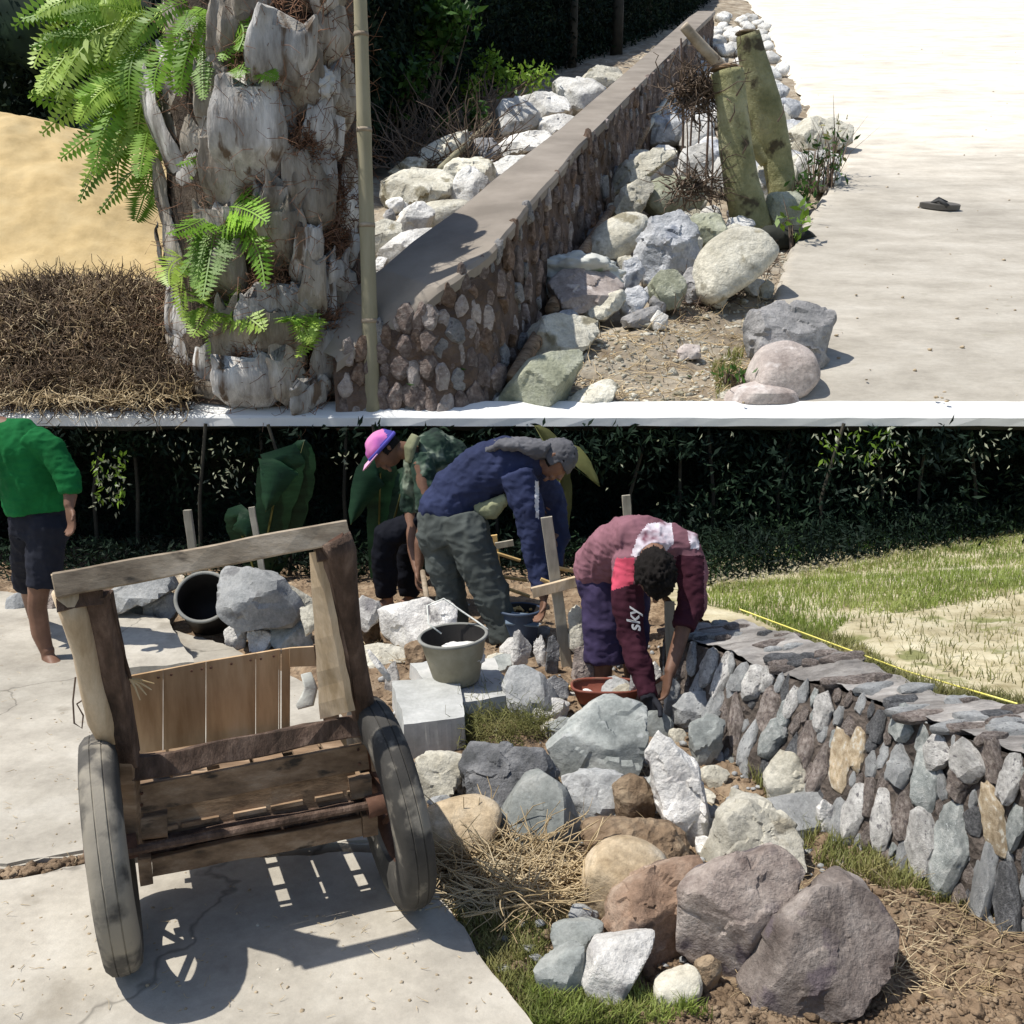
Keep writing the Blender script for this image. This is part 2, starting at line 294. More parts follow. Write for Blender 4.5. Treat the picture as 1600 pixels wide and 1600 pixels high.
R('cement', [(.42,.41,.38), (.58,.57,.54), (.7,.69,.66)], 6, bump=.7, bscale=25, dist=.02)
R('slab_pale', [(.34,.345,.325), (.46,.465,.445), (.60,.59,.56)], 4, bump=.3, bscale=30, dist=.006, big=.12)
R('sandal_rubber', [(.12,.11,.10), (.2,.19,.17)], 4, bump=.3); R('strap_rubber', [(.04,.04,.04), (.07,.07,.07)], 4, bump=.1)
R('string', [(.75,.66,.12), (.85,.78,.25)], 4, bump=0); R('sack', [(.62,.63,.57), (.75,.76,.71)], 4, bump=.3, bscale=12, dist=.03, blotch=((.30,.38,.26), 3, .64))
R('iron_rod', [(.10,.065,.05), (.17,.12,.09)], 6, bump=.2); R('white_patch', [(.6,.6,.58), (.85,.85,.82)], 4, bump=.8, bscale=14, dist=.04)
# ------------------------------------------------------------------ ground, roads, slope
def grid(x0, x1, y0, y1, nx, ny, zf):
    X, Y = np.meshgrid(np.linspace(x0, x1, nx), np.linspace(y0, y1, ny)); v = np.stack([X.ravel(), Y.ravel(), np.zeros(X.size)], 1)
    v[:, 2] = zf(v[:, 0], v[:, 1]); i = np.arange(nx * ny).reshape(ny, nx)
    f = np.stack([i[:-1, :-1], i[:-1, 1:], i[1:, 1:], i[1:, :-1]], -1).reshape(-1, 4); return v, f
def interp_edge(pts, y): return np.interp(y, [p[1] for p in pts], [p[0] for p in pts])
ROAD_EDGE = sorted([tuple(G(x, y)[:2]) for x, y in ((860,1640),(820,1575),(755,1495),(695,1405),(655,1330),(600,1230),(560,1140),(490,1070),(350,1005),(170,955),(20,925),(-200,900))], key=lambda p: p[1])
def field_z(x, y):
    z = .49 - .085 * (y - 3.2) + .03 * (x - 1.75); return np.clip(z, .02, .75)
def lower_z(x, y):
    p = np.stack([x, y, x * 0], 1)
    n = fbm(p * 3.2, 3, 3) * .05 + np.abs(fbm(p * 13, 8, 3)) * .05 + fbm(p * 30, 5, 2) * .012
    e = interp_edge(ROAD_EDGE, y); d = np.clip((x - e) / .25, 0, 1)          # falls away next to the road slab
    return np.where(x < e, -.12, -.05 + n * d + .02 * d)
v, f = grid(-9, 9, .3, 8.8, 620, 420, lower_z)
tag(link('ground', mesh_np(v, f), M['soil'], smooth=True), kind='structure')
# concrete road on the left: two pours with a broken joint
def slab(name, pts, z, th, m, jit=.006, step=.05):
    P2 = []
    for i, a in enumerate(pts):
        b = pts[(i + 1) % len(pts)]; L = math.hypot(b[0] - a[0], b[1] - a[1]); n = max(1, min(80, int(L / step)))
        for k in range(n):
            t = k / n; P2.append((a[0] + (b[0] - a[0]) * t + random.uniform(-jit, jit), a[1] + (b[1] - a[1]) * t + random.uniform(-jit, jit)))
    bm = bmesh.new(); vs = [bm.verts.new((x, y, z)) for x, y in P2]; fc = bm.faces.new(vs); fc.normal_update()
    if fc.normal.z < 0: fc.normal_flip()
    r = bmesh.ops.extrude_face_region(bm, geom=[fc]); 
    for q in r['geom']:
        if isinstance(q, bmesh.types.BMVert): q.co.z = z
    for q in vs: q.co.z = z - th
    top = [e for e in bm.edges if all(abs(a.co.z - z) < 1e-5 for a in e.verts)]
    bmesh.ops.bevel(bm, geom=top, offset=.012, segments=2, affect='EDGES')
    bmesh.ops.triangulate(bm, faces=[q for q in bm.faces if len(q.verts) > 4]); bmesh.ops.recalc_face_normals(bm, faces=bm.faces)
    me = bpy.data.meshes.new(name); bm.to_mesh(me); bm.free(); return tag(link(name, me, m), kind='structure')
random.seed(4)
g = lambda x, y: tuple(G(x, y)[:2])
slab('road', [(-7, .4), (.6, .4), g(860,1640), g(820,1575), g(755,1495), g(695,1405), g(650,1325), g(250,1345), g(130,1348), g(70,1361), g(10,1372), (-7, G(10,1372)[1])], 0, .2, M['concrete'])
slab('road', [(-7, G(10,1352)[1]), g(10,1352), g(70,1340), g(130,1330), g(250,1330), g(650,1312), g(600,1230), g(560,1140), g(490,1070), g(350,1005), g(170,955), g(20,925), g(-200,900), (-7, G(-200,900)[1])], .0, .2, M['concrete'], jit=.004)
# level field behind the low wall, falling gently away from it
FE = [tuple(G(*q[:2], z=q[2])[:2]) for q in ((1720,1150,.50),(1590,1114,.49),(1462,1090,.47),(1370,1048,.44),(1240,998,.40),(1160,976,.36),(1066,955,.28),(1040,925,.10))]
FE = sorted(FE, key=lambda p: p[1]); a_, b_ = FE[0], FE[1]; FE = [(a_[0] + (a_[0] - b_[0]) * 9, a_[1] + (a_[1] - b_[1]) * 9)] + FE
def fz(x, y):
    p = np.stack([x, y, x * 0], 1); z = field_z(x, y) - .02 + fbm(p * 4, 11, 4) * .022
    e = interp_edge([(a[0], a[1]) for a in FE], y) - .05
    z = np.where(y > 4.75, np.minimum(z, np.interp(y, [4.7, 5.0, 6.3, 8.8], [.5, .42, .1, .04])) * 1.0 + (x - .8) * .055 * np.clip((y - 4.7), 0, 1), z)
    return np.where(x < e, np.minimum(z, -.3), z)
v, f = grid(.3, 9, .2, 8.8, 330, 340, fz)
k = v[f][:, :, 2].min(1) > -.2
fo = link('field', mesh_np(v, f[k]), M['field_sand'], smooth=True); tag(fo, kind='structure')
# terrace: earth shelf, its overhang added to shade the hollow behind the workers
def terr_z(x, y):
    p = np.stack([x, y, x * 0], 1); s = np.clip((y - TY0) / 1.5, 0, 1)
    return UZ(x, y) + (fbm(p * .9, 21, 3) * .16 + np.abs(fbm(p * 4, 23, 3)) * .12) * s - .10 * s
ys = np.concatenate([[TY0], TY0 + .02 + np.linspace(0, 1, 330) ** 2.2 * 75]); xs = np.linspace(-1, 1, 300); xs = np.sign(xs) * np.abs(xs) ** 1.5
X, Y = np.meshgrid(xs, ys); X = X * (9 + (Y - TY0) * .9); v = np.stack([X.ravel(), Y.ravel(), terr_z(X.ravel(), Y.ravel())], 1)
i = np.arange(X.size).reshape(X.shape); f = np.stack([i[:-1, :-1], i[:-1, 1:], i[1:, 1:], i[1:, :-1]], -1).reshape(-1, 4)
tag(link('slope', mesh_np(v, f), M['pale_soil'], smooth=True), kind='structure')
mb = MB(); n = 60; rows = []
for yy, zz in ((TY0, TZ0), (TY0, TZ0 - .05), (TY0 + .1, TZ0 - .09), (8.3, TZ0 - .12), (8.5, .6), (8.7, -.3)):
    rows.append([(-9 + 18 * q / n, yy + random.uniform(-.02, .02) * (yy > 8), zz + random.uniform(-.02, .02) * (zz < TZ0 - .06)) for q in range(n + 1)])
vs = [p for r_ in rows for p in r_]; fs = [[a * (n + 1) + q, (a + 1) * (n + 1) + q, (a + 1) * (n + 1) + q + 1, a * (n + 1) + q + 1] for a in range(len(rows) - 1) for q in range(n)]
mb.add(vs, fs); o = mb.build('shaded_earth_bank', M['shaded_soil']); tag(o, kind='structure')
# added pale strip at the terrace lip, marking off the two scenes
mb = MB(); a = U(800, 655); b = U(800, 633); n = 90; h = .05; vs = []; fs = []
prof = [(a[1] - .03, TZ0 - .05), (a[1] - .03, TZ0 + .012), (a[1] - .01, TZ0 + .03), (b[1] - .02, UZ(0, b[1]) + .028), (b[1] + .012, UZ(0, b[1]) + .03), (b[1], UZ(0, b[1]) - .06)]
for q in range(n + 1):
    x = -9 + 18 * q / n
    for (yy, zz) in prof: vs.append((x, yy + random.uniform(-.004, .004), zz + random.uniform(-.003, .003)))
m_ = len(prof); fs = [[q * m_ + k_, (q + 1) * m_ + k_, (q + 1) * m_ + k_ + 1, q * m_ + k_ + 1] for q in range(n) for k_ in range(m_ - 1)]
mb.add(vs, fs); o = mb.build('divider', M['divider_white']); tag(o, kind='structure')
# upper road: one strip, its colour brightened uphill for glare
UE = [(1120,-36),(1128,-20),(1165,0),(1190,30),(1210,70),(1235,120),(1262,175),(1300,235),(1318,262),(1290,300),(1262,345),(1240,378),(1222,420),(1208,470),(1190,540),(1165,600),(1150,634)]
def road_strip(name, y0, y1, m, lift, nrow):
    vs = []; fs = []; nc = 26
    for r_ in range(nrow + 1):
        py = y0 + (y1 - y0) * r_ / nrow; lx = np.interp(py, [q[1] for q in UE], [q[0] for q in UE]) + 3 * math.sin(py * .31) + 2 * math.sin(py * .83)
        A = U(lx, py); X1 = max(U(1800, py)[0], A[0] + 4)
        for c in range(nc + 1):
            x = A[0] + (X1 - A[0]) * (c / nc) ** 1.3
            vs.append((x, A[1], UZ(x, A[1]) + lift * min(1, max(.2, (640 - py) / 40)) + .02 * fbm(np.array([[x * .8, A[1] * .8, 0]]), 31, 3)[0] - (.12 if c == 0 else 0)))
    fs = [[a_ * (nc + 1) + c, (a_ + 1) * (nc + 1) + c, (a_ + 1) * (nc + 1) + c + 1, a_ * (nc + 1) + c + 1] for a_ in range(nrow) for c in range(nc)]
    o = link(name, mesh_np(vs, np.array(fs)[:, ::-1]), m, smooth=True); tag(o, kind='structure')
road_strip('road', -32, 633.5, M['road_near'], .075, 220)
# overexposed glare put into the concrete colour: brighter farther up, along a ragged front
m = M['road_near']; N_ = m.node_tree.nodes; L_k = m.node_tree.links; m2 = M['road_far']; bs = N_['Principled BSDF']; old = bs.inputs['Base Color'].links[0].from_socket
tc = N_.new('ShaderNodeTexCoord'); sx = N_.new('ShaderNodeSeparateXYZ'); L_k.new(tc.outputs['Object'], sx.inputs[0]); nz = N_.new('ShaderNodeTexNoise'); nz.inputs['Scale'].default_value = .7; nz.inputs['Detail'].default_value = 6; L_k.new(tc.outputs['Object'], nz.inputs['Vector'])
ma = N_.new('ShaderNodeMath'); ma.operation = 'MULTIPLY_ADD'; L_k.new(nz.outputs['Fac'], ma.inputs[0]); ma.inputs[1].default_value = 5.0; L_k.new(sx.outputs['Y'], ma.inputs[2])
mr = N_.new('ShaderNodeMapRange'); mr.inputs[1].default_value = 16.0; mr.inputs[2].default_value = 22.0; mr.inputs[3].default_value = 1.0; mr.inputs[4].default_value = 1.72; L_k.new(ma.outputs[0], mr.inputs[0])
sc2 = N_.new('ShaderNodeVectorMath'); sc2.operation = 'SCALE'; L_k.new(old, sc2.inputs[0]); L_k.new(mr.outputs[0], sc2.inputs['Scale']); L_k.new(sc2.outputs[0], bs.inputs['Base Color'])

# ------------------------------------------------------------------ rocks
def rock_mesh(poly, depth, seed, sub=4, p=16, rough=.05, top_tilt=None, nfreq=3.0, ledge=None):
    """solid whose outline from the front is poly (x, z in metres round the origin), bounded by broken faces"""
    rnd = np.random.RandomState(seed); D, Fc = ico(sub); poly = np.array(poly, float); n = len(poly); round_ = p <= 12
    area = sum(poly[i][0] * poly[(i + 1) % n][1] - poly[(i + 1) % n][0] * poly[i][1] for i in range(n)); sg = 1 if area > 0 else -1
    nr = []; h = []; zt, zb = poly[:, 1].max(), poly[:, 1].min()
    def plane(nv, d): nv = np.array(nv, float); L = np.linalg.norm(nv); nr.append(nv / L); h.append(max(d / L, 1e-3))
    for i in range(n):
        a, b = poly[i], poly[(i + 1) % n]; e = b - a; L = np.hypot(*e)
        if L < 1e-6: continue
        nn = np.array([e[1], -e[0]]) / L * sg; dd = max(float(nn @ a), 1e-3)
        for s in (-1, 1):
            t = math.radians(rnd.uniform(4, 26) if s < 0 else rnd.uniform(5, 30))
            if nn[1] < -.5: t *= .3
            plane((nn[0] * math.cos(t), s * math.sin(t), nn[1] * math.cos(t)), dd * math.cos(t))
    for q in range(3):
        plane((rnd.uniform(-.6, .6), -1, rnd.uniform(-.15, .25)), depth * rnd.uniform(.8, 1.05)); 
    for q in range(2): plane((rnd.uniform(-.4, .4), 1, rnd.uniform(-.2, .3)), depth * rnd.uniform(.8, 1.05))
    # broad upper face sloping toward the front, down to a ledge, and a second one beside it
    for q in range(0 if ledge is False else (2 if not round_ else 1)):
        zm = zb + (zt - zb) * (rnd.uniform(.30, .66) if ledge is None else ledge + .1 * q); sx = rnd.uniform(-.5, .5) * (1 if q else .4)
        nv = np.array([sx * (zt - zm), -(zt - zm), depth]); plane(nv, nv @ np.array([0, depth * .12 * q, zt * .97]))
    nr = np.array(nr); h = np.array(h); dt = np.maximum(D @ nr.T, 0) / h
    P_ = 9 if round_ else 70
    r = (dt ** P_).sum(1) ** (-1.0 / P_) * (1.05 if round_ else 1.0)
    size = math.sqrt(abs(area) / 2 + 1e-6); pts = D * r[:, None]
    if not round_:                            # chipped flakes: patches that sit a little deeper or tilt
        m = 34 if sub > 3 else 12; S = rnd.normal(size=(m, 3)); S /= np.linalg.norm(S, axis=1)[:, None]; S *= rnd.uniform(.9, 1.1, (m, 1))
        D2 = D + .18 * np.stack([fbm(D * 2.5, seed + 31 + k, 2) for k in range(3)], 1); c_ = ((D2[:, None, :] - S[None]) ** 2).sum(2).argmin(1)
        off = rnd.uniform(-.055, .03, m); gr = rnd.normal(size=(m, 3)) * .09; r_add = off[c_] + ((D - S[c_]) * gr[c_]).sum(1); pts = pts * (1 + np.clip(r_add, -.10, .05) * min(1.6, rough / .045))[:, None]
    k = nfreq / size * .6
    nz = fbm(pts * k, seed, 3) * rough * 1.2 + np.abs(fbm(pts * k * 2.6 + 3, seed + 5, 3)) * rough * 1.0 + fbm(pts * k * 7, seed + 9, 2) * rough * .35 - rough * .2
    return pts * (1 + nz)[:, None], Fc
ALLROCKS = []
def join_stuff(objs, name, mname):          # the smallest ones, too many to stand as objects of their own
    vs = []; fs = []; n = 0
    for o in objs:
        me = o.data; co = np.empty(len(me.vertices) * 3, np.float32); me.vertices.foreach_get('co', co); ix = np.empty(len(me.loops), np.int32); me.loops.foreach_get('vertex_index', ix)
        vs.append(co.reshape(-1, 3) + np.array(o.location[:])); fs.append(ix.reshape(-1, 3) + n); n += len(me.vertices); bpy.data.objects.remove(o); bpy.data.meshes.remove(me)
    off = np.concatenate(vs).mean(0); m_ = mesh_np(np.concatenate(vs) - off, np.concatenate(fs), name); tag(link(name, m_, M[mname], loc=V(off)), kind='stuff')
def rock(label, mname, poly, seed, upper=False, Y=None, sub=4, p=14, rough=.05, dep=.42, sink=0, top_tilt=None, group=None, name='rock', cat='rock', sharp=True, lift=0, ledge=None):
    gx = sum(q[0] for q in poly) / len(poly); gy = sum(q[1] for q in poly) / len(poly); gk = 1.2 if upper else 1.08; poly = [(gx + (a - gx) * gk, (min(gy + (b - gy) * gk, 633) if upper else gy + (b - gy) * gk)) for a, b in poly]
    xs = [q[0] for q in poly]; ysx = [q[1] for q in poly]; cx = sum(xs) / len(xs); cy = (min(ysx) + max(ysx)) / 2; by = max(ysx)
    if Y is None: Y = (U(cx, by - 2) if upper else G(cx, by - 2))[1]
    wpx = max(xs) - min(xs); s = sc(Y, UZ(0, Y) if upper else .2); dpt = dep * wpx / s; Yc = Y + dpt * .45
    c = P(cx, cy, Yc); pl = []
    for (x, y) in poly:
        q = P(x, y, Yc) - c
        if y > cy + (by - cy) * .55: q[2] -= .03 / 1 + sink                      # root it in the ground
        pl.append((q[0], q[2]))
    v, f = rock_mesh(pl, dpt, seed, sub, p, rough, top_tilt, 3.0, ledge)
    me = mesh_np(v, f, name); me.polygons.foreach_set('use_smooth', [True] * len(me.polygons))
    if sharp: me.set_sharp_from_angle(angle=math.radians(24))
    o = link(name, me, M[mname], loc=V(c)); tag(o, label, cat, group); ALLROCKS.append((c, dpt)); return o
# ------------------------------------------------------------------ rocks round the workers (outline in picture measure, label)
LR = [
('large pale angular boulder standing behind the black drum', 'rock_grey', [(340,888),(352,882),(380,884),(440,905),(468,940),(462,965),(400,972),(348,950)], dict(Y=5.35, ledge=.5)),
('grey rock wedged under the large pale boulder beside the drum', 'rock_grey', [(382,968),(418,944),(450,966),(440,990),(384,992)], dict()),
('small tan pointed rock behind the drum, left of the round brown one', 'rock_tan', [(260,903),(272,893),(288,902),(294,922),(280,940),(258,928)], dict()),
('round tan and brown rock behind the drum under the cart top bar', 'rock_tan', [(292,905),(308,892),(332,897),(342,918),(325,945),(290,938)], dict()),
('small brown stone between the round tan rock and the pale boulder', 'rock_pink', [(318,938),(340,930),(352,942),(345,962),(322,958)], dict()),
('blue grey wedge of rock with a dark flat face left of the drum', 'rock_bluegrey', [(182,960),(205,928),(228,922),(232,950),(224,966),(190,968)], dict()),
('pale grey block with a shaded front directly left of the drum', 'rock_grey', [(226,932),(252,922),(272,930),(282,948),(262,975),(226,974)], dict()),
('flat topped grey rock at the back of the pile, far left', 'rock_grey', [(172,925),(195,908),(258,898),(270,922),(200,945),(175,945)], dict(Y=5.75)),
('pale grey rock at right end of the pile beside the handle', 'rock_bluegrey', [(420,975),(452,966),(482,978),(490,1002),(450,1010),(424,1000)], dict()),
('cream slab of rock leaning behind the right handle', 'rock_cream', [(455,915),(480,930),(500,945),(495,962),(462,952)], dict(Y=5.5)),
('cream rock low beside the inner face of the right handle', 'rock_cream', [(465,950),(492,945),(500,975),(478,985)], dict(Y=5.2)),
('small crumbled pale stone in front of the drum', 'rock_white', [(350,985),(365,975),(385,985),(380,1006),(355,1004)], dict()),
('low whitish rubble lump right of the drum', 'rock_white', [(386,990),(410,984),(428,996),(420,1012),(390,1010)], dict()),
('grey boulder beyond the walking man by the edge of the road', 'rock_grey', [(10,935),(30,925),(45,938),(44,958),(12,958)], dict(Y=6.2)),
('pale pink stone behind the shin of the walking man', 'rock_pink', [(62,925),(80,918),(92,932),(90,952),(66,952)], dict(Y=6.2)),
('white rock beside the right handle at the rear edge of the rubble', 'rock_white', [(548,942),(566,932),(590,940),(600,962),(575,975),(552,968)], dict(Y=5.4)),
('long whitish rock behind the bucket at the foot of the dark trousers', 'rock_white', [(592,950),(640,940),(668,934),(690,945),(688,985),(640,1002),(600,985)], dict(Y=5.3)),
('pale stone between the legs of the man in navy and the bucket', 'rock_white', [(672,945),(702,938),(715,952),(712,985),(676,990)], dict(Y=5.2)),
('tan bone coloured stone lying left of the bucket', 'rock_cream', [(562,1012),(590,1004),(628,1010),(640,1022),(615,1036),(575,1032)], dict()),
('brown clod of earth beside the tan stone left of the bucket', 'soil', [(590,985),(625,975),(660,990),(655,1012),(610,1014)], dict(rough=.14, p=6)),
('brown crumbling clod touching the lower left of the bucket', 'soil', [(632,1008),(656,1000),(668,1016),(664,1040),(636,1040)], dict(rough=.14, p=6)),
('brown earth lump behind the right handle', 'soil', [(556,968),(590,962),(604,980),(590,1000),(560,1000)], dict(rough=.14, p=6)),
('thin white sliver of stone leaning toward the cart wheel', 'rock_white', [(566,1012),(574,1010),(612,1048),(606,1056)], dict(dep=.2, Y=4.5)),
('upright pale shard of stone rising behind the cart wheel', 'rock_white', [(604,1046),(618,1032),(624,1060),(620,1078),(600,1076)], dict(dep=.3)),
('large blue grey slab tilted up in front of the bending man in maroon', 'rock_bluegrey', [(858,1160),(896,1122),(935,1098),(965,1093),(1008,1106),(1008,1165),(995,1196),(945,1208),(880,1196)], dict(sub=5, p=26, dep=.4, rough=.03)),
('dark blue grey rock with rough chalky facets right of the concrete block', 'rock_dark', [(722,1195),(735,1172),(790,1166),(842,1172),(868,1200),(860,1232),(790,1252),(728,1246)], dict(sub=5, rough=.1)),
('pale grey green angular rock touching the right cart wheel', 'rock_cream', [(650,1184),(700,1182),(728,1192),(722,1215),(690,1236),(654,1240)], dict()),
('rounded sandy yellow boulder beside the right cart wheel', 'rock_tan', [(660,1275),(680,1258),(715,1248),(758,1250),(784,1262),(778,1300),(735,1330),(665,1318)], dict(p=7, sub=5, rough=.03)),
('slate coloured angular rock with a smooth top and dark front', 'rock_bluegrey', [(774,1286),(812,1232),(858,1216),(886,1236),(918,1302),(880,1318),(790,1306)], dict(sub=5, p=34, rough=.02, dep=.5)),
('pale rock with hollow facets between the slate rock and the white boulder', 'rock_grey', [(880,1222),(915,1208),(978,1210),(985,1240),(950,1268),(900,1272)], dict(rough=.09)),
('round crumbling brown clod beside the white boulder', 'soil', [(955,1232),(985,1212),(1018,1228),(1025,1262),(1000,1284),(962,1280)], dict(rough=.16, p=6)),
('tall white boulder with a brown broken end below the gloved hand', 'rock_white', [(1014,1180),(1035,1150),(1060,1130),(1080,1150),(1088,1185),(1120,1215),(1154,1242),(1130,1286),(1070,1294),(1032,1262)], dict(sub=5, p=22, rough=.07, dep=.5)),
('grey plate of rock with a dark crease leaning on the end of the low wall', 'rock_grey', [(1052,1104),(1072,1084),(1106,1078),(1130,1088),(1122,1112),(1085,1128),(1056,1122)], dict(Y=4.15)),
('dark grey rock in shade between the white boulder and the low wall', 'rock_bluegrey', [(1076,1140),(1105,1118),(1134,1126),(1128,1160),(1104,1190),(1084,1185)], dict()),
('cream wedge lying at the right foot of the tall white boulder', 'rock_cream', [(1146,1232),(1170,1242),(1192,1258),(1160,1268),(1140,1258)], dict(dep=.3)),
('low brown mass of clods in front of the pale hollow rock', 'soil', [(905,1296),(950,1280),(1040,1284),(1072,1304),(1078,1336),(1010,1350),(925,1326)], dict(rough=.17, p=6, sub=5)),
('tan yellow boulder with a greenish crown in front of the clods', 'rock_tan', [(908,1375),(918,1345),(950,1318),(1000,1318),(1046,1346),(1030,1400),(960,1422),(914,1406)], dict(p=8, sub=5, rough=.03)),
('red brown boulder with a torn dark right side', 'rock_brown', [(946,1432),(962,1392),(1020,1354),(1090,1348),(1096,1400),(1078,1470),(990,1466),(950,1458)], dict(sub=5, p=18, rough=.08)),
('huge pinkish grey boulder with a steep dark front, left of the split', 'rock_pink', [(1066,1384),(1110,1354),(1188,1330),(1224,1336),(1250,1364),(1236,1402),(1168,1508),(1100,1492),(1062,1468)], dict(sub=5, p=26, rough=.035, dep=.40, ledge=.52)),
('huge pinkish grey boulder tilted along the split, nearest the camera', 'rock_pink', [(1152,1522),(1222,1424),(1268,1392),(1338,1388),(1380,1414),(1404,1462),(1378,1496),(1290,1524),(1188,1556)], dict(sub=5, p=24, rough=.035, dep=.36, ledge=.30)),
('wide chalky white rock behind the two huge boulders', 'rock_cream', [(1094,1334),(1128,1276),(1175,1256),(1225,1272),(1250,1300),(1242,1342),(1150,1350)], dict(sub=5, rough=.07)),
('small grey triangular rock on the right flank of the chalky rock', 'rock_grey', [(1200,1298),(1222,1282),(1250,1292),(1252,1326),(1208,1334)], dict(Y=3.25)),
('flat pale grey slab lying against the foot of the low wall', 'rock_grey', [(1168,1262),(1200,1250),(1268,1238),(1300,1246),(1304,1272),(1250,1290),(1190,1282)], dict(p=28, rough=.02)),
('cream pointed rock leaning on the low wall above the flat slab', 'rock_cream', [(1196,1212),(1222,1180),(1240,1178),(1262,1208),(1286,1244),(1240,1254),(1200,1248)], dict(dep=.35)),
('small white stone with a pitted face at the foot of the low wall', 'rock_white', [(1276,1262),(1288,1250),(1306,1264),(1304,1296),(1280,1296)], dict()),
('half buried bright white slate wedge in the grass by the road corner', 'rock_bluegrey', [(836,1516),(880,1490),(912,1480),(915,1526),(880,1534),(840,1528)], dict(p=30, rough=.02)),
('sharp white block with a shaded side in the grass near the front', 'rock_white', [(906,1520),(924,1476),(975,1462),(1022,1456),(1012,1492),(985,1528),(930,1540)], dict(sub=5, p=40, rough=.015, dep=.5)),
('square dark green grey block behind the sharp white one', 'rock_bluegrey', [(860,1450),(884,1442),(942,1440),(936,1476),(868,1480)], dict(p=34, rough=.02)),
('cream knotty stone lying in the dug earth near the front', 'rock_cream', [(1022,1538),(1060,1524),(1092,1518),(1096,1544),(1055,1560),(1024,1556)], dict(p=8, rough=.1)),
('small brown clod left of the nearest huge boulder', 'soil', [(1088,1500),(1112,1492),(1128,1510),(1120,1535),(1092,1532)], dict(rough=.18, p=6)),
('pointed grey rock in front of the upright shards behind the bucket', 'rock_grey', [(788,1070),(800,1042),(818,1040),(850,1056),(872,1090),(862,1112),(796,1108)], dict()),
('white upright shard nearest the blue lidded tub', 'rock_white', [(798,1030),(802,992),(812,982),(824,986),(830,1012),(820,1046),(804,1046)], dict(dep=.3)),
('thin white upright shard right of the blue lidded tub', 'rock_white', [(834,1020),(834,988),(844,984),(852,1008),(856,1040),(844,1042)], dict(dep=.3)),
('dark upright shard between the white shards and the tall stake', 'rock_dark', [(852,1040),(856,998),(866,992),(874,1010),(872,1050),(858,1052)], dict(dep=.4)),
('cream upright block of stone right of the tall stake', 'rock_cream', [(890,1002),(888,956),(900,946),(914,952),(920,1000),(908,1012)], dict(dep=.35, Y=5.0)),
('greyish stone set in mortar beside the knee of the man in maroon', 'rock_pink', [(894,1056),(898,1016),(914,1012),(930,1028),(930,1066),(902,1070)], dict(dep=.4)),
('dark stone on the ground at the foot of the tall stake', 'rock_dark', [(846,1070),(866,1056),(888,1070),(886,1094),(852,1096)], dict()),
('white chip of stone between the grey rock and the red trough', 'rock_white', [(862,1102),(874,1092),(890,1100),(884,1114),(866,1114)], dict()),
('white upright stone just left of the low wall end', 'rock_white', [(1010,1070),(1014,1036),(1026,1030),(1034,1052),(1034,1090),(1016,1094)], dict(dep=.35)),
('greyish upright stone under the hanging forearm', 'rock_grey', [(984,1080),(986,1046),(998,1040),(1006,1060),(1006,1096),(988,1096)], dict(dep=.35)),
('pale lump of stone right of the glove', 'rock_grey', [(1036,1108),(1042,1066),(1052,1056),(1062,1072),(1064,1108),(1046,1120)], dict(dep=.35)),
]
for i, (lb, mn, poly, kw) in enumerate(LR):
    kw = dict(kw); nm = 'earth_clod' if mn == 'soil' else 'rock'
    rock(lb, mn, poly, 100 + i, name=nm, cat='clod' if mn == 'soil' else 'rock', **kw)
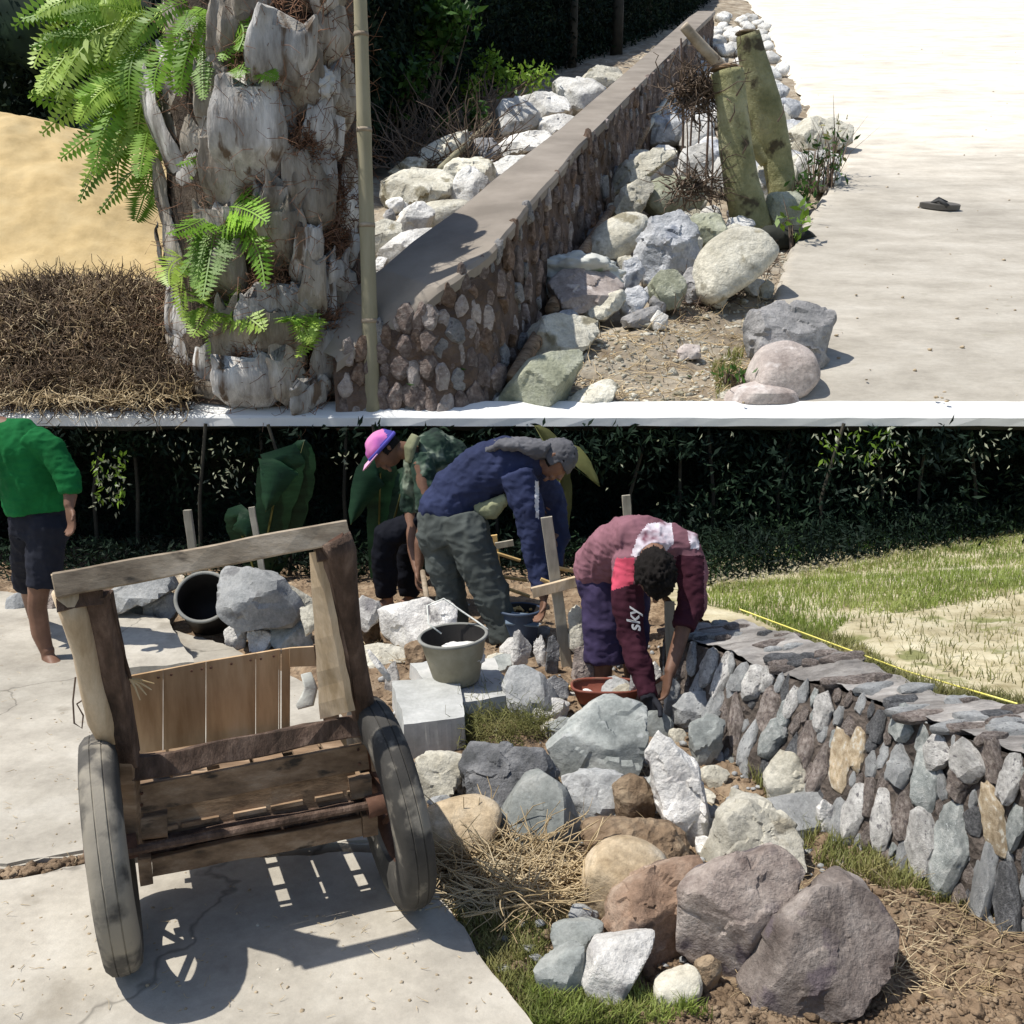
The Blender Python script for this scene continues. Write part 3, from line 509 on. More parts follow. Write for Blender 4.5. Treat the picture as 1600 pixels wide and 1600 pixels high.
# ------------------------------------------------------------------ rocks on the slope above
UR = [
('bright white square block at the top of the rubble left of the wall', 'far_white', [(780,170),(788,156),(814,152),(838,176),(838,195),(812,206),(782,212)], {}),
('pale rounded rock touching the wall top at the back of the rubble', 'far_white', [(866,128),(880,120),(915,124),(944,138),(944,160),(905,176),(872,158)], {}),
('yellowish rock farthest up the rubble, against the dark trees', 'far_cream', [(908,128),(934,102),(962,104),(976,118),(948,142),(920,146)], {}),
('white rock with a dark corner between the square block and the wall', 'far_white', [(815,152),(860,142),(880,150),(888,176),(846,190),(822,176)], {}),
('long white rock below the square block left of the wall', 'far_white', [(768,236),(796,214),(852,202),(864,220),(832,242),(780,246)], {}),
('grey white round rock left of the long white rock', 'far_grey', [(730,240),(744,220),(768,216),(780,232),(772,250),(740,254)], {}),
('white rock pressed against the wall top halfway along the rubble', 'far_white', [(844,188),(880,176),(904,178),(896,198),(858,214),(842,204)], {}),
('large cream boulder with a shadowed underside nearest the bamboo pole', 'far_cream', [(602,284),(632,268),(680,264),(702,280),(704,306),(672,318),(616,320),(600,306)], dict(sub=5)),
('smooth cream boulder behind the peaked one', 'far_cream', [(690,268),(712,250),(748,246),(768,262),(766,288),(720,294),(692,290)], {}),
('peaked pinkish white boulder in the middle of the rubble', 'far_white', [(704,300),(716,274),(738,260),(764,288),(758,310),(722,322),(704,314)], {}),
('white rock wedged between the peaked boulder and the wall', 'far_white', [(764,262),(790,246),(818,244),(812,264),(780,288),(766,282)], {}),
('pointed white rock leaning left of the tan boulder', 'far_white', [(616,350),(640,322),(662,314),(676,334),(664,358),(624,370)], {}),
('smooth tan boulder resting against the wall top', 'far_cream', [(652,330),(672,316),(722,312),(736,322),(706,350),(662,358)], dict(p=8)),
('pale block at the edge of the bamboo pole', 'far_cream', [(582,352),(602,344),(626,350),(630,378),(604,402),(582,400)], {}),
('long white rock nearest the dark cement wall top', 'far_white', [(594,398),(618,372),(652,356),(690,356),(676,374),(632,404),(600,412)], {}),
('small rounded grey stone left of the tan boulder', 'far_grey', [(602,330),(612,326),(618,340),(610,350),(602,346)], {}),
('white rock low on the rubble by the bamboo pole', 'far_white', [(584,420),(590,402),(604,404),(600,424)], {}),
('flat yellowish stone at the rubble edge under the dry twigs', 'far_cream', [(660,240),(690,218),(724,208),(730,232),(700,256),(668,262)], {}),
('flat cream stone in front of the dry twigs', 'far_cream', [(610,268),(640,246),(664,244),(664,262),(630,276)], {}),
('pale stone below the yellow branch', 'far_white', [(712,222),(734,206),(752,214),(740,232),(718,238)], {}),
# right of the wall
('mauve boulder half covered by a torn white sack', 'far_purple', [(862,446),(884,426),(950,424),(968,444),(948,474),(892,488),(872,476)], dict(sub=5)),
('flat pale block with a dark underside below the sacked boulder', 'far_cream', [(824,528),(848,500),(905,488),(932,504),(912,538),(870,552),(828,550)], dict(p=24)),
('large greenish grey slab lying at the lip of the slope', 'far_green', [(780,622),(828,566),(896,546),(908,556),(876,628),(830,640),(784,636)], dict(sub=5, p=30, rough=.02)),
('half buried cream stone at the lip of the slope', 'far_cream', [(880,634),(906,612),(946,594),(962,606),(948,634),(910,640)], {}),
('angular grey rock with a chalky crown on the road edge', 'far_grey', [(1172,520),(1182,492),(1222,474),(1278,478),(1292,494),(1288,548),(1246,574),(1186,562)], dict(sub=5, p=26)),
('round mauve boulder on the road edge in front of the grey one', 'far_purple', [(1170,592),(1194,546),(1230,534),(1264,552),(1272,584),(1240,612),(1188,606)], dict(sub=5, p=8, rough=.03)),
('low mauve boulder on the kerb at the road corner', 'far_purple', [(1128,632),(1150,606),(1194,596),(1230,604),(1240,634),(1180,640)], dict(p=8, rough=.03)),
('big cream boulder sunk in the soil in front of the cut tree', 'far_cream', [(1084,428),(1098,392),(1130,364),(1166,356),(1196,372),(1208,400),(1150,448),(1110,468),(1088,452)], dict(sub=5, p=9)),
('bluish white crumpled boulder in the middle of the rubble', 'far_blue', [(994,404),(1020,346),(1060,334),(1084,356),(1092,394),(1064,424),(1010,434)], dict(sub=5, rough=.11)),
('yellowish rounded boulder left of the bluish one', 'far_cream', [(916,392),(936,356),(976,334),(1008,342),(1004,372),(968,404),(930,404)], dict(p=8)),
('dark greenish round boulder behind the bluish one', 'far_green', [(1004,316),(1014,288),(1040,276),(1078,280),(1098,306),(1080,330),(1030,336)], dict(p=9)),
('pale slab left of the dark greenish boulder', 'far_cream', [(958,328),(972,296),(1010,276),(1020,290),(1006,322),(984,344)], {}),
('wide cream rock halfway up, beside the leaning pole', 'far_cream', [(960,290),(974,258),(1020,234),(1052,240),(1046,262),(1008,280),(968,312)], dict(sub=5)),
('grey white boulder beside the top of the leaning pole', 'far_blue', [(1010,212),(1022,186),(1050,176),(1066,194),(1058,220),(1018,224)], {}),
('brown grey rock at the root of the cut tree', 'far_green', [(1072,352),(1090,334),(1122,338),(1134,360),(1110,384),(1080,376)], {}),
('small blue grey stone below the bluish boulder', 'far_blue', [(966,478),(980,454),(1000,448),(1012,466),(996,488),(974,490)], {}),
('mossy greenish stone below the bluish boulder', 'far_green', [(1016,448),(1032,426),(1056,424),(1070,446),(1060,474),(1028,480)], {}),
('dark wrinkled stone between the mossy stone and the cream boulder', 'far_grey', [(1064,444),(1076,420),(1094,418),(1104,440),(1090,468),(1070,468)], {}),
('flat grey stone lying in the soil under the small blue grey one', 'far_grey', [(974,496),(996,486),(1024,478),(1032,490),(1000,506),(978,506)], dict(dep=.3)),
('bluish stone under the left side of the bluish boulder', 'far_blue', [(968,440),(976,412),(994,404),(1006,424),(994,448),(974,450)], {}),
('pale stone in shade at the foot of the wall by the sack', 'far_cream', [(912,470),(940,462),(968,446),(976,470),(944,494),(916,490)], {}),
('cream boulder at the bend of the road beside the weeds', 'far_cream', [(1238,206),(1262,188),(1304,182),(1326,196),(1320,222),(1280,242),(1244,234)], dict(sub=5)),
('bright white rock below the cream boulder at the bend', 'far_white', [(1244,262),(1254,240),(1290,234),(1312,246),(1304,276),(1262,288)], {}),
('white rock between the two stems of the cut tree', 'far_white', [(1172,290),(1184,266),(1204,268),(1212,292),(1200,312),(1178,310)], {}),
('grey green rock at the foot of the rear stem', 'far_green', [(1196,330),(1204,306),(1240,300),(1256,318),(1250,346),(1210,352)], {}),
('white rock left of the front stem behind the thin shoots', 'far_white', [(1062,270),(1070,236),(1100,226),(1114,250),(1112,284),(1076,290)], {}),
('white boulder above the thin shoots', 'far_white', [(1066,222),(1076,188),(1104,180),(1114,206),(1110,230),(1074,234)], {}),
('broad white rock near the top left of the front stem', 'far_white', [(1080,170),(1086,140),(1110,132),(1116,162),(1110,178),(1086,180)], {}),
('small mauve stone lying in the pale soil', 'far_purple', [(1058,548),(1070,538),(1090,540),(1092,554),(1064,558)], {}),
('small pale stone near the mauve rocks', 'far_cream', [(1186,450),(1200,438),(1210,446),(1204,462),(1188,462)], {}),
('pinkish white stone in the pale soil below the bluish boulder', 'far_white', [(1018,500),(1028,486),(1042,494),(1040,508),(1022,510)], {}),
]
for i, (lb, mn, poly, kw) in enumerate(UR):
    rock(lb, mn, poly, 400 + i, upper=True, **kw)
# many smaller rocks farther up between wall and road: alike, one group
rnd = random.Random(12)
def blob(cx, cy, wx, hy, n=8):
    a0 = rnd.random() * 6; return [(cx + wx * (1 + rnd.uniform(-.25, .15)) * math.cos(a0 + 6.283 * k / n), cy + hy * (1 + rnd.uniform(-.25, .15)) * math.sin(a0 + 6.283 * k / n)) for k in range(n)]
far = []
for k in range(125):
    py = 24 + 262 * rnd.random() ** 1.1
    lo = np.interp(py, [20, 90, 180, 290, 330], [1118, 1064, 1016, 985, 960]); hi = np.interp(py, [20, 120, 180, 260], [1186, 1226, 1262, 1290])
    px = lo + (hi - lo) * rnd.random(); sz = 7 + py * .07 * rnd.uniform(.6, 1.3)
    far.append((px, py, sz))
small = []
for i, (px, py, sz) in enumerate(sorted(far, key=lambda q: q[2])):
    o = rock('one of many small whitish rocks heaped between wall and road up the slope', rnd.choice(['far_white', 'far_white', 'far_blue', 'far_grey', 'far_cream']), blob(px, py, sz, sz * .8), 700 + i, upper=True, sub=3, group='small whitish rocks between wall and road')
    if i < 72: small.append(o)
join_stuff(small, 'small_rocks', 'far_white')
for i in range(30):
    px = rnd.uniform(600, 900); py = 415 - (px - 600) * .86 - rnd.uniform(0, 90) * (1 - (px - 600) / 500)
    sz = rnd.uniform(8, 15)
    rock('small pale rock filling a gap in the rubble left of the wall', 'far_white', blob(px, py, sz, sz * .8), 800 + i, upper=True, sub=3, group='small rocks filling the rubble left of the wall')
for i in range(46):
    px = rnd.uniform(880, 1190); py = rnd.uniform(300, 520); 
    if py > 520 - (px - 880) * .22 or px < 960 - (py - 300) * .45: continue
    sz = rnd.uniform(9, 22)
    rock('small broken rock filling a gap between the boulders right of the high wall', rnd.choice(['far_white', 'far_cream', 'far_blue', 'far_grey']), blob(px, py, sz, sz * .8), 900 + i, upper=True, sub=3, group='small broken rocks right of the high wall')
small = []
for i in range(115):
    while True:
        px, py = rnd.uniform(560, 1260), rnd.uniform(960, 1450); q = G(px, py)
        if q[0] > np.interp(q[1], [a[1] for a in ROAD_EDGE], [a[0] for a in ROAD_EDGE]) + .06 and px < 1060 + (py - 1100) * .85 and not (600 < px < 810 and 1050 < py < 1190) and not (680 < px < 900 and 1320 < py): break
    sz = rnd.uniform(9, 24) * (1 if i < 64 else 1.25)
    o = rock('small broken stone lying loose between the larger rocks round the workers', rnd.choice(['rock_white', 'rock_grey', 'rock_bluegrey', 'rock_white', 'rock_cream']), blob(px, py, sz, sz * rnd.uniform(.5, .8), 6), 1000 + i, sub=3, p=30, group='small broken stones round the workers')
    if sz < 16: small.append(o)
join_stuff(small, 'broken_stones', 'rock_grey')
# rubble, clods and pebbles nobody could count
def scatter(name, spots, m, kind='stuff', sub=1):
    D, Fc = ico(sub); allv = []; allf = []; n = 0
    r_ = np.random.RandomState(5)
    for (p, s) in spots:
        v = D * (1 + r_.uniform(-.42, .42, (len(D), 1))) * np.array([s * r_.uniform(.7, 1.3), s * r_.uniform(.7, 1.3), s * r_.uniform(.45, .9)])
        a = r_.uniform(0, 6.28); c, q = math.cos(a), math.sin(a); v = v @ np.array([[c, -q, 0], [q, c, 0], [0, 0, 1]]) + p
        allv.append(v); allf.append(Fc + n); n += len(v)
    o = link(name, mesh_np(np.concatenate(allv), np.concatenate(allf)), m); tag(o, kind=kind); return o
r2 = np.random.RandomState(3); sp = []; sp2 = []; sp3 = []
while len(sp) < 9500:
    px, py = r2.uniform(560, 1600), r2.uniform(930, 1600); q = G(px, py)
    if q[0] < np.interp(q[1], [a[1] for a in ROAD_EDGE], [a[0] for a in ROAD_EDGE]) + .05: continue
    if q[0] > np.interp(py, [1000, 1200, 1480], [.9, 1.05, 1.7]): continue
    dens = 1.0 if px > 1000 and py > 1380 else .42
    if r2.rand() > dens: continue
    q[2] = lower_z(q[:1], q[1:2])[0]; sp.append((q, r2.uniform(.003, .011) * (1 if r2.rand() > .08 else 2.3)))
for _ in range(700):
    t = r2.rand(); px = 10 + 190 * t - 60 * (r2.rand() < .3); q = G(px, np.interp(px, [-60, 10, 70, 130, 250], [1374, 1362, 1350, 1339, 1338]) + r2.uniform(-5, 5)); q[2] = -.018 + r2.uniform(-.01, .012); sp.append((q, r2.uniform(.006, .02)))
scatter('earth_crumbs', sp, M['soil'])
while len(sp2) < 520:
    px, py = r2.uniform(540, 1320), r2.uniform(940, 1500); q = G(px, py)
    if q[0] < np.interp(q[1], [a[1] for a in ROAD_EDGE], [a[0] for a in ROAD_EDGE]) + .05: continue
    q[2] = lower_z(q[:1], q[1:2])[0] + .005; sp2.append((q, r2.uniform(.006, .022)))
scatter('stone_chips', sp2, M['rock_grey'])
while len(sp3) < 3800:
    px, py = r2.uniform(780, 1330), 632 - 560 * r2.rand() ** 1.2
    if px > np.interp(py, [q[1] for q in UE], [q[0] for q in UE]) + 6: continue
    q = U(px, py); q[2] = terr_z(q[:1], q[1:2])[0]; sp3.append((q, r2.uniform(.008, .028) * (1 if r2.rand() > .06 else 2.2)))
scatter('gravel', sp3, M['far_cream'])
sp4 = []
for k in range(90):
    px, py = r2.uniform(1160, 1590), r2.uniform(60, 630)
    if px < np.interp(py, [q[1] for q in UE], [q[0] for q in UE]) + 8: continue
    q = U(px, py, .08); sp4.append((q, r2.uniform(.006, .022)))
for k in range(260):
    px, py = r2.uniform(10, 800), r2.uniform(930, 1590); q = G(px, py)
    if q[0] > np.interp(q[1], [a[1] for a in ROAD_EDGE], [a[0] for a in ROAD_EDGE]) - .03: continue
    sp4.append((q, r2.uniform(.002, .007)))
scatter('road_grit', sp4, M['rock_tan'])

# ------------------------------------------------------------------ stone walls
def lerp(a, b, t): return a + (b - a) * t
def along(pts, n):
    pts = [np.array(p, float) for p in pts]; L = [0]
    for a, b in zip(pts, pts[1:]): L.append(L[-1] + np.linalg.norm((b - a)))
    s = np.linspace(0, L[-1], n); return np.stack([np.interp(s, L, [p[k] for p in pts]) for k in range(3)], 1), s
def sheet(A, B, m, amp, freq, seed, nrm=None):
    """rough surface between two lines of points"""
    n = len(A); v = np.concatenate([A + (B - A) * (j / m) for j in range(m + 1)]); i = np.arange(n * (m + 1)).reshape(m + 1, n)
    f = np.stack([i[:-1, :-1], i[:-1, 1:], i[1:, 1:], i[1:, :-1]], -1).reshape(-1, 4)
    t = np.gradient(A, axis=0); w_ = B - A; nn = np.cross(t, w_); nn /= np.linalg.norm(nn, axis=1)[:, None] + 1e-9; nn = np.tile(nn, (m + 1, 1))
    d = fbm(v * freq, seed, 4) * amp + np.abs(fbm(v * freq * 2.3, seed + 3, 2)) * amp * .7
    return v + nn * d[:, None], f
SH_MESH = []
def shard_meshes(m_names, k=6):
    out = {}
    for mn in m_names:
        for q in range(k):
            r_ = random.Random(q * 7 + len(mn)); n = 5 + q % 4
            pl = []
            for a in range(n):
                an = 6.283 * a / n + r_.uniform(-.3, .3); pl.append((math.cos(an) * r_.uniform(.40, .66) * (1 if math.sin(an) < .3 else r_.uniform(.6, 1)), math.sin(an) * r_.uniform(.85, 1.1)))
            v, f = rock_mesh(pl, .46, q + 50, 3, 18, .045, None, 2.2, False); me = mesh_np(v, f, 'stone'); me.materials.append(M[mn])
            me.polygons.foreach_set('use_smooth', [True] * len(me.polygons)); me.set_sharp_from_angle(angle=math.radians(16)); out[(mn, q)] = me
    return out
def set_stones(parent, spots, lib, mats, seed):
    r_ = random.Random(seed); org = origin(parent)
    for (pos, nrm, up, wdt, hgt, mn) in spots:
        me = lib[(mn or r_.choice(mats), r_.randrange(6))]; o = link('stone', me); o.parent = parent
        nrm = V(nrm).normalized(); up = V(up); up = (up - nrm * up.dot(nrm)).normalized(); sd = (-nrm).cross(up) * -1
        ang = r_.uniform(-.22, .22); up2 = up * math.cos(ang) + sd * math.sin(ang); sd2 = up2.cross(nrm)
        tl = r_.uniform(-.15, .15); n2 = (nrm + sd2 * tl + up2 * r_.uniform(-.15, .15)).normalized(); sd2 = up2.cross(n2).normalized(); up2 = n2.cross(sd2)
        mt = Matrix((sd2, -n2, up2)).transposed().to_4x4()
        o.matrix_local = Matrix.Translation(V(pos) - org) @ mt @ Matrix.Diagonal((wdt * 1.2, r_.uniform(.8, 1.1) * wdt * .72, hgt / 2 * 1.16, 1))
# --- low wall beside the field
TF = [(P(1036,1012,4.75)), P(1062,1000,4.5), P(1125,1018,4.25), P(1195,1052,3.95), P(1300,1074,3.62), P(1400,1112,3.28), P(1530,1160,2.93), P(1640,1200,2.7)]
BF = [G(1030,1090), G(1046,1120), G(1110,1185), G(1195,1240), G(1300,1312), G(1400,1368), G(1530,1432), G(1640,1490)]
BK = [G(1040,990,.335), G(1066,982,.35), G(1160,976,.37), G(1240,998,.405), G(1370,1048,.445), G(1462,1086,.475), G(1590,1112,.495), G(1720,1148,.5)]
ex_ = lambda L_: L_ + [np.array(L_[-1]) + (np.array(L_[-1]) - np.array(L_[-2])) * np.array([1, 1, .3]) / np.linalg.norm(np.array(L_[-1]) - np.array(L_[-2])) * 1.3]
TF, BF, BK = ex_(TF), ex_(BF), ex_(BK)
n = 330; TFa, s = along(TF, n); BFa, _ = along(BF, n); BKa, _ = along(BK, n)
# keep the foot under the top, battered outwards
d = BFa - TFa; BFa = np.stack([TFa[:, 0] + np.clip(d[:, 0], -.35, .12), TFa[:, 1] + np.clip(d[:, 1], -.35, .1), TFa[:, 2] * 0 - .1], 1)
wall = empty('stone_wall', (float(BFa[:, 0].mean()), float(BFa[:, 1].mean()), 0), 'low unfinished wall of upright grey stones in brown mortar beside the grassy field', 'wall')
mb = MB(); v, f = sheet(BFa, TFa, 26, .035, 6, 61); mb.add(v, f.tolist())
v2, f2 = sheet(BFa[:2] * 1, TFa[:2], 26, .01, 6, 61)
mb.add([BFa[-1], TFa[-1], BKa[-1], [BKa[-1][0], BKa[-1][1], -.1]], [[3, 2, 1, 0]]); e0 = [BFa[0], TFa[0], BKa[0], [BKa[0][0], BKa[0][1], -.1]]; mb.add(e0, [[0, 1, 2, 3]])
bk = BKa.copy(); bk[:, 2] = -.1; v, f = sheet(BKa, bk, 4, .01, 6, 62); mb.add(v, f.tolist()); mb.build('mortar', M['mortar'], wall, smooth=True)
v, f = sheet(TFa + [0, 0, .0], BKa, 22, .028, 5, 63); v[:, 2] += .012 + .02 * np.abs(fbm(v * np.array([3, 14, 3]), 66, 3)); mb = MB(); mb.add(v, f.tolist()); mb.build('wall_top', M['slate_cap'], wall, smooth=True)
lib = shard_meshes(['rock_grey', 'rock_bluegrey', 'rock_white', 'rock_pink', 'rock_tan', 'rock_dark'])
r_ = random.Random(8); sp = []
L = s[-1]; x = .02
def wpt(px, py):                          # point of the wall face seen at (px, py)
    best = None
    for a in range(n):
        for t in np.linspace(0, 1, 18):
            q = BFa[a] + (TFa[a] - BFa[a]) * t; dy = q[1] * CP + (HC - q[2]) * SP
            u_ = 800 + F * q[0] / dy; dd = (q[2] - HC) * CP + q[1] * SP; w_ = 800 - F * dd / dy
            e = (u_ - px) ** 2 + (w_ - py) ** 2
            if best is None or e < best[0]: best = (e, a, t, q)
    return best
HERO = [(1106,1048,26,66,'rock_cream'),(1128,1056,24,90,'rock_white'),(1176,1072,36,60,'rock_white'),(1158,1062,24,52,'rock_grey'),(1200,1062,22,40,'rock_white'),(1240,1096,18,54,'rock_white'),(1206,1160,40,66,'rock_bluegrey'),(1290,1110,34,66,'rock_white'),
 (1318,1190,32,100,'rock_tan'),(1344,1165,26,80,'rock_tan'),(1336,1266,38,100,'rock_white'),(1380,1280,46,100,'rock_white'),(1440,1320,46,120,'rock_white'),(1488,1330,58,150,'rock_bluegrey'),(1408,1200,40,72,'rock_grey'),(1412,1130,40,70,'rock_bluegrey'),
 (1470,1168,46,66,'rock_white'),(1516,1190,50,66,'rock_white'),(1445,1220,44,110,'rock_bluegrey'),(1500,1225,40,60,'rock_pink'),(1552,1190,34,80,'rock_pink'),(1556,1282,34,110,'rock_tan'),(1540,1370,34,140,'rock_grey'),(1578,1400,40,140,'rock_dark'),(1580,1210,34,90,'rock_cream'),
 (1262,1160,30,90,'rock_pink'),(1240,1180,28,80,'rock_dark'),(1376,1130,26,60,'rock_dark'),(1360,1240,24,70,'rock_pink'),(1412,1276,28,80,'rock_pink'),(1150,1130,26,100,'rock_pink'),(1176,1150,22,90,'rock_grey'),(1116,1110,26,80,'rock_grey'),(1090,1078,24,80,'rock_grey'),(1082,1030,22,60,'rock_white'),(1286,1200,30,100,'rock_pink')]
occ = []
for (px, py, wp, hp, mn) in HERO:
    e, a, t, q = wpt(px, py); sc_ = F / (q[1] * CP + (HC - q[2]) * SP); mn = 'rock_white' if mn == 'rock_cream' else mn
    tg = TFa[min(a + 3, n - 1)] - TFa[max(a - 3, 0)]; up = TFa[a] - BFa[a]; nr = np.cross(tg, up); nr = nr if nr[1] < 0 or nr[0] < 0 else -nr
    nr = nr / np.linalg.norm(nr)
    sp.append((q + nr * .008, nr, up, wp / sc_ * 1.12, hp / sc_, mn)); occ.append((px, py, wp, hp))
for k in range(9000):
    if len(sp) > 285: break
    a = r_.randrange(4, n - 4); t = r_.uniform(.12, .97); q = BFa[a] + (TFa[a] - BFa[a]) * t; dy = q[1] * CP + (HC - q[2]) * SP
    px = 800 + F * q[0] / dy; py = 800 - F * ((q[2] - HC) * CP + q[1] * SP) / dy
    wp = r_.uniform(20, 38) * (1 if k < 1500 else .6); hp = wp * r_.uniform(1.4, 3.0)
    if px > 1680: continue
    if any(abs(px - o_[0]) < (wp + o_[2]) * .33 and abs(py - o_[1]) < (hp + o_[3]) * .35 for o_ in occ): continue
    occ.append((px, py, wp, hp)); sc_ = F / dy
    tg = TFa[a + 3] - TFa[a - 3]; up = TFa[a] - BFa[a]; nr = np.cross(tg, up); nr = nr if nr[1] < 0 or nr[0] < 0 else -nr; nr = nr / np.linalg.norm(nr)
    sp.append((q + nr * .002, nr, up, wp / sc_, hp / sc_, None))
set_stones(wall, sp, lib, ['rock_grey', 'rock_pink', 'rock_bluegrey', 'rock_dark', 'rock_pink', 'rock_grey'], 4)
# flat stones bedded in the top of the low wall
topm = {}
for k in range(95):
    a = r_.randrange(6, n - 6); t = r_.uniform(.04, .97); q = TFa[a] + (BKa[a] - TFa[a]) * t; nr = np.array([0, 0, 1.0]); tg = TFa[a + 3] - TFa[a - 3]
    o = link('stone', lib[(r_.choice(['rock_dark', 'rock_pink', 'rock_grey', 'rock_pink']), r_.randrange(6))]); o.parent = wall
    tg = V(tg).normalized(); x_ = Vector((1, .25 + r_.uniform(-.25, .25), 0)).normalized(); z_ = Vector((0, 0, 1)); y_ = z_.cross(x_)
    l_ = r_.uniform(.05, .13)
    o.matrix_local = Matrix.Translation(V(q) - origin(wall) + Vector((0, 0, .012))) @ Matrix((y_, z_, x_)).transposed().to_4x4() @ Matrix.Diagonal((l_ * .8, .05, l_, 1))
# --- high wall with a smooth cement top on the slope above
WH = 1.42
RE = [(1116,18),(1108,26),(1040,92),(950,182),(900,232),(850,288),(806,342),(772,384),(740,412),(680,452),(590,514),(520,560)]
LE = [(1092,18),(1078,27),(985,108),(880,200),(830,240),(775,284),(725,326),(680,358),(648,382),(600,424),(520,480),(450,530)]
n = 300
Rt, s = along([U(x, y, WH) for x, y in RE][::-1], n); Lt, _ = along([U(x, y, WH) for x, y in LE][::-1], n)
# spread samples evenly in the picture, not in metres, so the near stones get enough
RH = [1.2,1.2,1.2,1.2,1.2,1.2,1.2,1.18,1.09,.95,.64,.46]; LH = [1.2,1.2,1.2,1.2,1.2,1.18,1.14,1.10,1.06,.96,.72,.52]
def resamp(pts, n, hs):
    k = np.linspace(0, len(pts) - 1, n); i0 = np.floor(k).astype(int).clip(0, len(pts) - 2); fr = k - i0
    P2 = np.array(pts, float); q = P2[i0] + (P2[i0 + 1] - P2[i0]) * fr[:, None]; hh = np.interp(k, range(len(hs)), hs); return np.array([U(a, b, h_) for (a, b), h_ in zip(q, hh)])
Rt = resamp(RE[::-1], n, RH[::-1]); Lt = resamp(LE[::-1], n, LH[::-1])
Rb = Rt.copy(); Rb[:, 1] = np.maximum(Rb[:, 1], 7.5); Rb[:, 2] = UZ(Rb[:, 0], Rb[:, 1]) - .12; Lb = Lt.copy(); Lb[:, 2] = UZ(Lb[:, 0], Lb[:, 1]) - .1
wall2 = empty('retaining_wall', (float(Rb[90, 0]), float(Rb[90, 1]), float(Rb[90, 2])), 'long retaining wall of dark stones with a smooth wet cement top climbing the slope', 'wall')
mb = MB(); v, f = sheet(Rb, Rt, 24, .07, 2.4, 71); mb.add(v, f.tolist()); v, f = sheet(Lt, Lb, 4, .05, 2, 72); mb.add(v, f.tolist()); mb.build('mortar', M['mortar_far'], wall2, smooth=True)
# cement cap: a slab with a slightly rounded, uneven edge
mb = MB(); up = np.array([0, 0, 1.0]); r3 = np.random.RandomState(2); wob = fbm(np.stack([np.arange(n) * .09, np.zeros(n), np.zeros(n)], 1), 5, 3)
inw = (Lt - Rt); inw /= np.linalg.norm(inw, axis=1)[:, None]
prof = [Rt - up * .10 - inw * .03, Rt - up * .02 - inw * .045, Rt + up * .012 - inw * .02, lerp(Rt, Lt, .35) + up * .016, lerp(Rt, Lt, .7) + up * .016, Lt + up * .012 + inw * .03, Lt - up * .12]
prof = [q + inw * (wob * .03 * (k in (0, 1, 2)))[:, None] for k, q in enumerate(prof)]
v = np.concatenate(prof); i = np.arange(len(v)).reshape(len(prof), n); f = np.stack([i[:-1, :-1], i[:-1, 1:], i[1:, 1:], i[1:, :-1]], -1).reshape(-1, 4)
v[:, 2] += fbm(v * 1.2, 81, 3) * .008; mb.add(v, f.tolist()); mb.build('cement_cap', M['wet_cement'], wall2, smooth=True).data.set_sharp_from_angle(angle=math.radians(28))
lib2 = shard_meshes(['wall_stone', 'wall_stone_brown', 'far_purple', 'far_grey'])
sp = []; occ = []; r_ = random.Random(5)
for k in range(12000):
    a = r_.randrange(6, n - 3); t = r_.uniform(.03, .96); q = Rb[a] + (Rt[a] - Rb[a]) * t; dy = q[1] * CP + (HC - q[2]) * SP; px = 800 + F * q[0] / dy; py = 800 - F * ((q[2] - HC) * CP + q[1] * SP) / dy
    if px < 515 or py > 640 or py < 60: continue
    base = np.interp(px, [600, 760, 900, 1010], [26, 24, 16, 10]) * (1 if k < 3000 else .62); wp = base * r_.uniform(.7, 1.15); hp = wp * r_.uniform(1.5, 2.9)
    if any(abs(px - o_[0]) < (wp + o_[2]) * .32 and abs(py - o_[1]) < (hp + o_[3]) * .34 for o_ in occ): continue
    occ.append((px, py, wp, hp)); sc_ = F / dy; tg = Rt[a + 2] - Rt[a - 2]; u_ = np.array([0, 0, 1.]); nr = np.cross(u_, tg); nr = nr / np.linalg.norm(nr)
    if nr[0] < 0: nr = -nr
    foreshort = max(.25, abs(nr[1] * CP) + abs(nr[0]) * .2)
    sp.append((q + nr * .0, nr, u_, wp / sc_ * 1.15 / min(1, foreshort + .25), hp / sc_, None))
    if len(sp) > 298: break
set_stones(wall2, sp, lib2, ['wall_stone', 'wall_stone', 'wall_stone_brown', 'far_purple', 'wall_stone', 'far_grey', 'wall_stone_brown', 'wall_stone'], 9)
